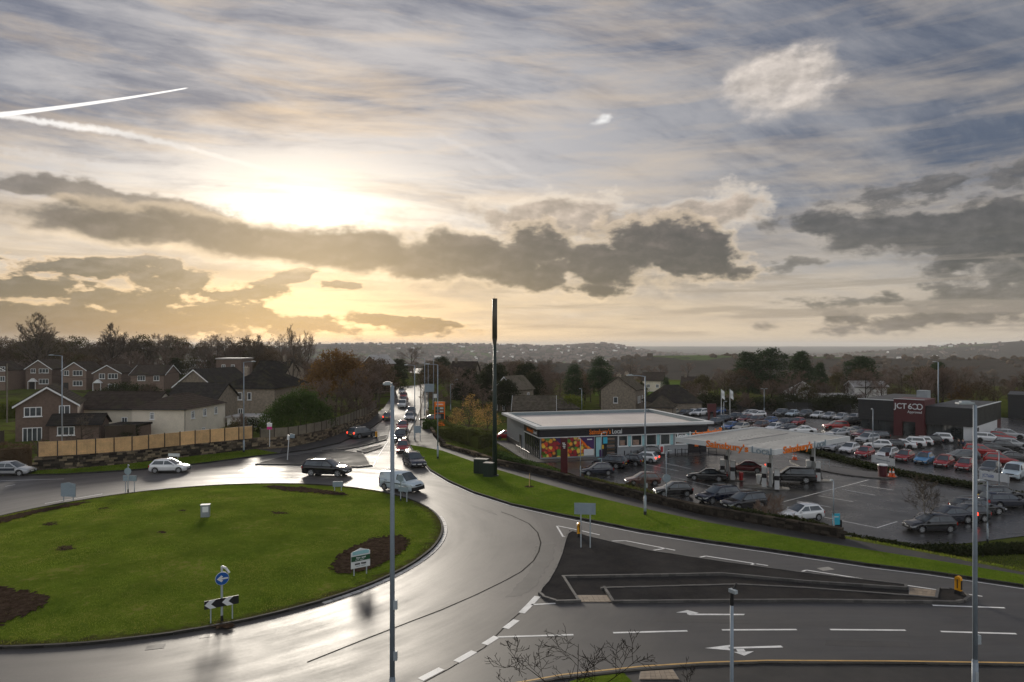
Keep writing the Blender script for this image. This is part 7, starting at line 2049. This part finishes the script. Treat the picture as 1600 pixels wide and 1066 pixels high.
    out['tail'] = [MB().box((-L / 2 + .055, s * W * .405, zl - hl / 2 + .02), (.13, W * .10, hl)).mesh('tail_light', M['tail_red']) for s in (1, -1)]
    out['grille'] = MB().box((L / 2 - .012, 0, zf - .20), (.05, W * .46, .13)).box((L / 2 - .018, 0, zs + .14), (.06, W * .66, .15)).mesh('grille', M['black'])
    out['bumper'] = MB().box((-L / 2 + .02, 0, zs + .14), (.07, W * .78, .16)).mesh('rear_bumper', M['black'])
    out['plate_f'] = MB().box((L / 2 + .012, 0, zs + .27), (.02, .50, .11)).mesh('number_plate', M['plate_white'])
    out['plate_r'] = MB().box((-L / 2 - .008, 0, zs + (.42 if kind != 'saloon' else .36)), (.03, .50, .11)).mesh('number_plate', M['plate_yellow'])
    out['mirror'] = [MB().box((b1 - .32, s * (W / 2 + .05), belt(b1) + .08), (.14, .18, .13)).mesh('mirror', M['paint']) for s in (1, -1)]
    out['sill'] = [MB().box(((xf + xr) / 2, s * (W / 2 - .012), zs + .05), (S['wb'] - 2 * ra - .05, .03, .11)).mesh('sill', M['black']) for s in (1, -1)]
    return out
CM = {k: car_mesh(k) for k in CARSPEC}
PAINT = dict(white=(.80, .81, .81), silver=(.42, .43, .44), grey=(.10, .105, .11), dark=(.018, .019, .022), black=(.005, .005, .006), navy=(.008, .012, .028), blue=(.03, .10, .30), lightblue=(.10, .30, .55),
             red=(.36, .022, .022), maroon=(.16, .018, .022), brown=(.10, .040, .026), green=(.03, .05, .03), paleblue=(.58, .68, .74), cream=(.55, .52, .45))
def rgba(c): return tuple(PAINT[c]) + (1,)
PROTO = {}
def car_proto(kind, full, variant=None):
    m = CM[kind]; S = m['S']; L, W, r = S['L'], S['W'], S['r']
    t = thing('car', None, None)
    def part(n, me, loc=None, rz=0): return link(n, me, t, loc, rz)
    part('body', m['body']); part('windscreen', m['windscreen'])
    if kind != 'van': part('rear_window', m['rear_window'])
    for s in m['sides']: part('side_window', s)
    for x in (m['xf'], m['xr']):
        for s in (1, -1):
            if full:
                w = part('wheel', m['tyre'], (x, s * (W / 2 - .115), r)); link('rim', m['rim'], w)
            else: part('wheel', m['tyre'], (x, s * (W / 2 - .115), r))
    for h in m['head']: part('headlight', h)
    for h in m['tail']: part('tail_light', h)
    part('grille', m['grille']); part('number_plate', m['plate_f']); part('number_plate', m['plate_r'])
    if full:
        part('rear_bumper', m['bumper'])
        for q in m['mirror']: part('mirror', q)
        for q in m['sill']: part('sill', q)
    if variant == 'rails' or (full and kind in ('bigsuv', 'suv', 'estate')):
        for s in (1, -1): MB().tube([(-.30 * L, s * W * .34, S['H'] - .01), (-.28 * L, s * W * .34, S['H'] + .05), (.0, s * W * .34, S['H'] + .06), (.04 * L, s * W * .34, S['H'] + .0)], [.018] * 4, 5).obj('roof_rail', M['galv'], t)
    if variant == 'van':
        for s in (1, -1):
            MB().box((-.08 * L, s * (W / 2 + .004), .80), (.5 * L, .02, .07)).obj('side_strip', M['black'], t)
            MB().box((-.28 * L, s * (W / 2 - .005), 1.0), (.35, .02, .05)).obj('door_rail', M['black'], t)
        MB().box((L / 2 - .03, 0, .42), (.16, W * .93, .34)).obj('front_bumper', M['dark_metal'], t)
    if variant == 'crossover':
        for s in (1, -1):
            MB().box((-.03 * L, s * (W / 2 + .004), .72), (.40 * L, .03, .26)).obj('side_panel', M['navy_panel'], t)
            for x in (m['xf'], m['xr']):
                c = MB(); n = 12
                for k in range(n):
                    a0, a1 = math.pi * k / n, math.pi * (k + 1) / n
                    c.slab([(x + r * 1.08 * math.cos(a), s * (W / 2 + .006), r + r * 1.08 * math.sin(a)) for a in (a0, a1)] + [(x + r * 1.34 * math.cos(a), s * (W / 2 + .006), r + r * 1.34 * math.sin(a)) for a in (a1, a0)], .02)
                c.obj('arch_trim', M['black'], t)
    if kind == 'pickup':
        MB().box((-.02, 0, 0), (.01, .01, .01)) 
    return t
simple('navy_panel', (.02, .026, .04), .6, 0, .1, 2)
def car(label, kind, colour, px, py, head, g=0.0, full=True, group=None, roof=None, variant=None, lit=False, brake=False, name=None, cat='car', z=None):
    key = (kind, full, variant)
    if key not in PROTO: PROTO[key] = t = car_proto(*key); fresh = True
    else: t = copy_tree(PROTO[key]); fresh = False
    if fresh and PROTO[key] is t: pass
    x, y = gp(px, py, g)
    t.name = name or {'suv': 'parked_car', 'van': 'van', 'pickup': 'pickup_truck'}.get(kind, 'car')
    t.location = (x, y, g + .004 if z is None else z); t.rotation_euler = (0, 0, R(head))
    tag(t, label, cat, group)
    for c in t.children:
        if c.name.startswith(('body', 'mirror')): c.color = rgba(colour)
        if c.name.startswith('headlight') and lit: c.material_slots[0].link = 'OBJECT'; c.material_slots[0].material = M['head_lit']
        elif c.name.startswith('headlight'): c.material_slots[0].link = 'DATA'
        if c.name.startswith('tail') and brake: c.material_slots[0].link = 'OBJECT'; c.material_slots[0].material = M['tail_lit']
        elif c.name.startswith('tail'): c.material_slots[0].link = 'DATA'
    if roof:
        S = CARSPEC[kind]; rr_ = MB(); a, b = (S['gh'][1] - .5) * S['L'], (S['gh'][2] - .5) * S['L']
        rr_.box(((a + b) / 2, 0, S['H'] + .01), (b - a, S['W'] * .62, .025)); o = rr_.obj('roof_panel', M['paint'], t); o.color = rgba(roof)
    return t
# on the road
car('silver crossover with dark side panels cut by the left edge of the photo', 'hatch', 'silver', 21, 742, 1, variant='crossover')
car('white hatchback driving right in front of the timber fence', 'hatch', 'white', 266, 737.5, 5)
car('large black off-roader driving round the far side of the roundabout', 'bigsuv', 'black', 511, 742.5, -9)
car('pale blue white panel van entering the roundabout', 'van', 'paleblue', 627, 766, -33, variant='van', cat='van')
car('dark navy estate car at the front of the queue', 'estate', 'navy', 647, 727, -66)
car('small bright red car second in the queue', 'small', 'red', 629, 706, -82, lit=True)
car('dark off-roader third in the queue behind the small red car', 'suv', 'dark', 626, 688, -85, lit=True)
car('red hatchback in the queue behind the dark off-roader', 'hatch', 'red', 629, 671.5, -84)
car('silver saloon in the queue, front car of the right lane', 'saloon', 'silver', 639.5, 656, -83, full=False)
car('dark saloon behind the silver saloon', 'saloon', 'dark', 642.5, 646.5, -83, full=False)
car('grey hatchback driving away up the left lane of the street', 'hatch', 'grey', 607, 656, 92, full=False, brake=True)
car('grey off-roader leaving by the left exit with red tail lights', 'suv', 'grey', 566, 683.5, 52, brake=True)
car('white van far up the street in the queue', 'van', 'white', 629, 637, -88, full=False, cat='van')
car('orange red hatchback far up the street behind the white van', 'hatch', 'red', 631.5, 629, -88, full=False, group='red cars far up the street')
car('red hatchback farthest up the street but one', 'hatch', 'red', 630.5, 621.5, -88, full=False, group='red cars far up the street')
car('white hatchback at the far head of the queue up the street', 'hatch', 'white', 628, 614.5, -88, full=False)
car('black saloon standing half hidden behind the orange totem', 'saloon', 'black', 674, 660, 176, -.4)
# forecourt
car('dark navy hatchback parked beside the burgundy totem', 'hatch', 'navy', 932, 741.5, 186, YZ)
car('dark brown off-roader parked second from the burgundy totem, tail to the right', 'suv', 'dark', 953, 730, 148, YZ)
car('black hatchback parked third from the burgundy totem, tail to the right', 'hatch', 'black', 982, 726, 150, YZ)
car('white hatchback with red tail lights parked in front of the shop windows', 'hatch', 'white', 1006, 721.5, 148, YZ, brake=True)
car('dark car almost hidden behind the white hatchback by the shop wall', 'hatch', 'dark', 1010, 713, 178, YZ)
car('reddish brown hatchback behind the twiggy shrub', 'hatch', 'brown', 1003, 757.5, 184, YZ)
car('black hatchback parked at the bank right of the verge lamp post', 'hatch', 'black', 1051, 774, 184, YZ)
car('dark blue off-roader nosing out towards the road', 'suv', 'navy', 1122, 784, 202, YZ)
car('dark grey off-roader behind the shrubs beside the blue one', 'suv', 'dark', 1163, 795, 200, YZ)
car('white hatchback parked nearest the stone wall at the forecourt edge', 'hatch', 'white', 1251, 812, 196, YZ)
car('black saloon refuelling at the left pump', 'saloon', 'black', 1105, 750, 164, YZ)
car('dark red saloon waiting behind the left pump', 'saloon', 'maroon', 1166, 737, 160, YZ, brake=True)
car('black pickup truck with covered bed between the middle and right pumps', 'pickup', 'black', 1237, 753, 168, YZ, cat='pickup truck')
for i, (px, py, k, c, h, lab) in enumerate([(1452, 829, 'hatch', 'dark', 183, 'dark hatchback parked behind the young birch trunk'), (1480, 815, 'saloon', 'navy', 184, 'dark saloon with red tail light right of the young birch'),
        (1527, 802, 'estate', 'dark', 6, 'large dark estate behind the tall right lamp post'), (1507, 813, 'hatch', 'black', 184, 'black hatchback left of the tall right lamp post in the dark row'), (1571, 792, 'estate', 'navy', 4, 'dark blue estate farthest right in the dark row'),
        (1562, 783, 'suv', 'black', 6, 'black off-roader with roof rails behind the dark blue estate')]):
    car(lab, k, c, px, py, h, YZ, brake=(i == 1))
# dealer cars, front rank by the hedge
for px, py, k, c, rf, lab in [(1281, 703, 'hatch', 'dark', None, 'dark hatchback at the left end of the front dealer rank'), (1302, 704, 'suv', 'silver', None, 'silver off-roader second from the left in the front dealer rank'),
        (1327, 707, 'hatch', 'white', None, 'white hatchback third from the left in the front dealer rank'), (1351, 714, 'small', 'red', None, 'small red car left of the first white banner'),
        (1386, 717, 'suv', 'white', 'dark', 'white off-roader with dark roof behind the first white banner'), (1413, 720, 'small', 'red', 'silver', 'small red car with pale roof right of the first banner'),
        (1444, 724, 'small', 'lightblue', 'red', 'small light blue car with red roof'), (1475, 729, 'small', 'red', 'red', 'small all red car right of the light blue one'),
        (1508, 734, 'small', 'red', 'silver', 'small red car with pale roof left of the tall right lamp post'), (1547, 739, 'hatch', 'grey', None, 'grey hatchback right of the tall right lamp post'), (1585, 747, 'van', 'paleblue', None, 'pale van behind the dealer banner at far right')]:
    car(lab, k, c, px, py, 222, YZ, roof=rf, group='dealer cars in the front rank', cat='van' if k == 'van' else 'car')
for px, py, k, c, h, lab in [(1501, 719, 'estate', 'grey', 178, 'long grey estate standing side on behind the small red cars'), (1534, 712, 'suv', 'red', 330, 'red off-roader with pale roof behind the grey estate'),
        (1556, 708, 'hatch', 'dark', 330, 'dark hatchback right of the red off-roader, upper'), (1573, 703, 'hatch', 'dark', 330, 'dark hatchback below the silver estate at far right'), (1582, 699, 'estate', 'silver', 330, 'silver estate curved round the far right of the dealer yard'),
        (1564, 725, 'hatch', 'red', 330, 'red hatchback behind the grey one at far right'), (1586, 722, 'saloon', 'dark', 330, 'dark saloon behind the pale van at far right'), (1545, 691, 'suv', 'white', 330, 'white off-roader beside the white showroom wall'),
        (1565, 688, 'hatch', 'red', 330, 'red hatchback beside the white showroom wall'), (1577, 685, 'suv', 'silver', 330, 'silver off-roader at the end of the white showroom wall')]:
    car(lab, k, c, px, py, h, YZ, full=False, group='dealer cars at the right of the yard')
for px, py, k, c, h, lab in [(1369, 689, 'suv', 'dark', 200, 'dark off-roader in front of the left showroom windows'), (1372, 701, 'hatch', 'white', 150, 'white hatchback at the left end of the rank facing the showroom'), (1391, 701, 'hatch', 'dark', 150, 'black hatchback second in the rank facing the showroom'),
        (1406, 700, 'saloon', 'white', 150, 'white saloon third in the rank facing the showroom'), (1422, 698, 'suv', 'white', 150, 'white off-roader fourth in the rank facing the showroom'), (1436, 695.5, 'hatch', 'white', 150, 'white hatchback fifth in the rank facing the showroom'),
        (1451, 693.5, 'hatch', 'dark', 150, 'dark hatchback between white cars in the rank facing the showroom'), (1464, 691, 'suv', 'white', 150, 'white off-roader at the right end of the rank facing the showroom'), (1355, 692, 'suv', 'silver', 210, 'silver off-roader right of the canopy corner')]:
    car(lab, k, c, px, py, h, YZ, full=False, group='dealer cars in front of the showroom')
for i, (px, py, k, c) in enumerate([(1220, 650, 'suv', 'grey'), (1238, 650.5, 'hatch', 'paleblue'), (1258, 651.5, 'suv', 'grey'), (1277, 653, 'hatch', 'white'), (1295, 654.5, 'hatch', 'silver'), (1314, 656, 'estate', 'silver'), (1334, 657, 'hatch', 'silver')]):
    car(['grey off-roader at the left end of the back dealer rank', 'pale blue hatchback second in the back dealer rank', 'dark grey off-roader third in the back dealer rank', 'white hatchback fourth in the back dealer rank', 'silver hatchback fifth in the back dealer rank',
         'silver estate sixth in the back dealer rank', 'silver hatchback last in the back dealer rank by the showroom'][i], k, c, px, py, 222, YZ, full=False, group='dealer cars in the back rank')
for px, py, k, c, h, lab in [(1129, 661, 'suv', 'dark', 222, 'dark off-roader right of the burgundy gate sign'), (1117, 664, 'hatch', 'grey', 222, 'grey car under the burgundy gate sign'), (1148, 657, 'suv', 'black', 222, 'black off-roader behind the white lamp post in the middle dealer rank'), (1164, 660.5, 'suv', 'maroon', 222, 'maroon off-roader in the middle dealer rank'),
        (1181, 662, 'suv', 'brown', 222, 'brown off-roader in the middle dealer rank'), (1203, 662.5, 'hatch', 'blue', 222, 'blue hatchback in the middle dealer rank'), (1225, 665, 'estate', 'navy', 222, 'navy estate with white windscreen card in the middle dealer rank'), (1246, 664, 'hatch', 'red', 222, 'red hatchback at the right end of the middle dealer rank'),
        (1170, 650, 'estate', 'silver', 200, 'silver estate behind the maroon off-roader'), (1183, 652, 'hatch', 'white', 200, 'white car behind the brown off-roader'),
        (1141, 671, 'hatch', 'blue', 222, 'blue hatchback just over the left corner of the canopy'), (1158, 672, 'hatch', 'cream', 222, 'pale hatchback just over the canopy right of the blue one'), (1188, 671, 'suv', 'brown', 222, 'brownish off-roader just over the back edge of the canopy'), (1209, 673, 'hatch', 'white', 222, 'white hatchback over the back edge of the canopy'),
        (1231, 674, 'saloon', 'navy', 200, 'navy saloon over the back edge of the canopy'), (1254, 677, 'saloon', 'white', 172, 'white saloon side on over the back edge of the canopy'), (1306, 671, 'suv', 'red', 178, 'red off-roader crossing the dealer yard'), (1326, 664, 'suv', 'dark', 190, 'dark off-roader behind the red one'), (1338, 662, 'hatch', 'dark', 190, 'dark hatchback at the left showroom corner'),
        (1308, 682, 'saloon', 'silver', 200, 'pale saloon over the right corner of the canopy'), (1322, 680, 'saloon', 'cream', 200, 'cream saloon second over the right corner of the canopy'), (1336, 678.5, 'saloon', 'grey', 200, 'grey saloon third over the right corner of the canopy'), (1347, 684, 'hatch', 'maroon', 200, 'maroon hatchback above the right tip of the canopy'),
        (1052, 648, 'hatch', 'cream', 222, 'pale car at the left end of the far yard over the shop roof'), (1069, 650, 'hatch', 'dark', 222, 'dark car over the shop roof'), (1081, 649, 'hatch', 'white', 222, 'white car over the shop roof beside the dark one'), (1094, 649.5, 'suv', 'white', 222, 'white off-roader over the shop roof left of the gate sign'), (1101, 645, 'hatch', 'grey', 222, 'grey car behind the gate sign'), (1123, 646, 'hatch', 'blue', 222, 'blue car right of the gate sign'),
        (1265, 643, 'hatch', 'white', 180, 'white car behind the black fence below the bungalow'), (1008, 651, 'hatch', 'silver', 222, 'silver car at the far left of the yard behind the shop roof')]:
    car(lab, k, c, px, py, h, YZ, full=False, group='dealer cars in the middle of the yard')
car('red car parked behind the left end of the shop', 'hatch', 'red', 789, 686, 200, -1.9, full=False)

# ------------------------------------------------------------------ people
def person(label, x, y, z, rz, top, legs, stride=.12, arm=(.16, .30), h=1.76):
    """one skinned body; clothes and hair are shells over it"""
    k = h / 1.76
    J = {'pel': (0, 0, .94), 'wst': (0, 0, 1.08), 'chs': (0, 0, 1.30), 'nck': (0, .0, 1.47), 'hdb': (0, .02, 1.56), 'hdt': (0, .02, 1.72)}
    for s, n in ((1, 'l'), (-1, 'r')):
        J['hip' + n] = (s * .09, 0, .90); J['kne' + n] = (s * .10, stride * s * .6, .50); J['ank' + n] = (s * .10, stride * s, .08); J['toe' + n] = (s * .11, stride * s + .16, .03)
        J['shl' + n] = (s * .185, 0, 1.42); J['elb' + n] = (s * .25, -.02, 1.14); J['wrs' + n] = (s * .25, arm[0] * .6, .90); J['hnd' + n] = (s * .245, arm[0] * .8, .80)
    Ed = [('pel', 'wst'), ('wst', 'chs'), ('chs', 'nck'), ('nck', 'hdb'), ('hdb', 'hdt')]
    for n in 'lr': Ed += [('pel', 'hip' + n), ('hip' + n, 'kne' + n), ('kne' + n, 'ank' + n), ('ank' + n, 'toe' + n), ('chs', 'shl' + n), ('shl' + n, 'elb' + n), ('elb' + n, 'wrs' + n), ('wrs' + n, 'hnd' + n)]
    Rd = dict(pel=.135, wst=.135, chs=.165, nck=.066, hdb=.095, hdt=.095, hip=.10, kne=.065, ank=.045, toe=.042, shl=.07, elb=.048, wrs=.034, hnd=.038)
    names = list(J)
    def skin(keys, extra, nm, mat):
        ks = [q for q in names if q in keys]; ix = {q: i for i, q in enumerate(ks)}
        me = bpy.data.meshes.new(nm); me.from_pydata([tuple(c * k for c in J[q]) for q in ks], [(ix[a], ix[b]) for a, b in Ed if a in ix and b in ix], [])
        o = bpy.data.objects.new(nm, me); C.objects.link(o); o.modifiers.new('s', 'SKIN'); u_ = o.modifiers.new('d', 'SUBSURF'); u_.levels = 1; u_.render_levels = 1
        if not me.skin_vertices:
            bm = bmesh.new(); bm.from_mesh(me); bm.verts.layers.skin.verify(); bm.to_mesh(me); bm.free()
        for q in ks:
            rd = Rd[q if q in Rd else q[:3]] * k + extra
            v = me.skin_vertices[0].data[ix[q]]; v.radius = (rd, rd * .85); v.use_root = q in ('pel', 'wst')
        dg = bpy.context.evaluated_depsgraph_get(); m2 = bpy.data.meshes.new_from_object(o.evaluated_get(dg)); bpy.data.objects.remove(o)
        m2.materials.clear(); m2.materials.append(M[mat])
        for p in m2.polygons: p.use_smooth = True
        return m2
    t = thing('person', label, 'person', (x, y, z), rz)
    link('body', skin(names, 0, 'body', 'skin'), t)
    link('jacket', skin([q for q in names if q[:3] in ('wst', 'chs', 'nck', 'shl', 'elb', 'wrs', 'pel')], .020, 'jacket', top), t)
    link('trousers', skin([q for q in names if q[:3] in ('pel', 'hip', 'kne', 'ank')], .014, 'trousers', legs), t)
    hm_ = MB(); n = 10
    for i in range(6):
        a = math.pi / 2 * i / 5
        for j in range(n):
            b = 2 * math.pi * j / n; hm_.v.append((.112 * k * math.cos(a) * math.cos(b), (.0 + .118 * math.cos(a) * math.sin(b)) * k, (1.66 + .145 * math.sin(a)) * k))
    for i in range(5):
        for j in range(n): hm_.f.append((i * n + j, i * n + (j + 1) % n, (i + 1) * n + (j + 1) % n, (i + 1) * n + j)); hm_.m.append(0)
    hm_.obj('hair', M['hair'], t, True)
    MB().box((0, .115 * k, 1.625 * k), (.03 * k, .04 * k, .05 * k)).box((0, .10 * k, 1.575 * k), (.05 * k, .02 * k, .012 * k)).box((.10 * k, 0, 1.63 * k), (.02 * k, .04 * k, .06 * k)).box((-.10 * k, 0, 1.63 * k), (.02 * k, .04 * k, .06 * k)).obj('face', M['skin'], t)
    for s in (1, -1): MB().box((s * .105 * k, (stride * s + .05) * k, .045 * k), (.11 * k, .28 * k, .09 * k)).obj('shoe', M['black'], t)
    return t
x, y = gp(1498, 704, YZ); person('person in dark clothes standing left of a pair in the dealer yard', x, y, YZ + .01, R(200), 'cloth_dark', 'cloth_dark')
x, y = gp(1505, 704.5, YZ); person('person in dark blue jacket standing right of a pair in the dealer yard', x, y, YZ + .01, R(150), 'cloth_blue', 'cloth_dark', .16)
x, y = sloc(u(1089), -1.0); person('person in dark clothes at the cash machine of the shop', x, y, YZ + .1, R(10), 'cloth_dark', 'cloth_dark', .05)
# ------------------------------------------------------------------ haze
m = bpy.data.materials.new('haze'); m.use_nodes = True; t = m.node_tree; t.nodes.clear()
o_ = t.nodes.new('ShaderNodeOutputMaterial'); pv = t.nodes.new('ShaderNodeVolumePrincipled')
pv.inputs['Color'].default_value = (0.90, 0.90, 0.90, 1); pv.inputs['Density'].default_value = 0.00009; pv.inputs['Anisotropy'].default_value = 0.1
t.links.new(pv.outputs[0], o_.inputs['Volume'])
hb = MB().box((0, 0, (75 - 110) / 2), (34000, 34000, 75 + 110)).obj('haze', m)
tag(hb, kind='stuff')
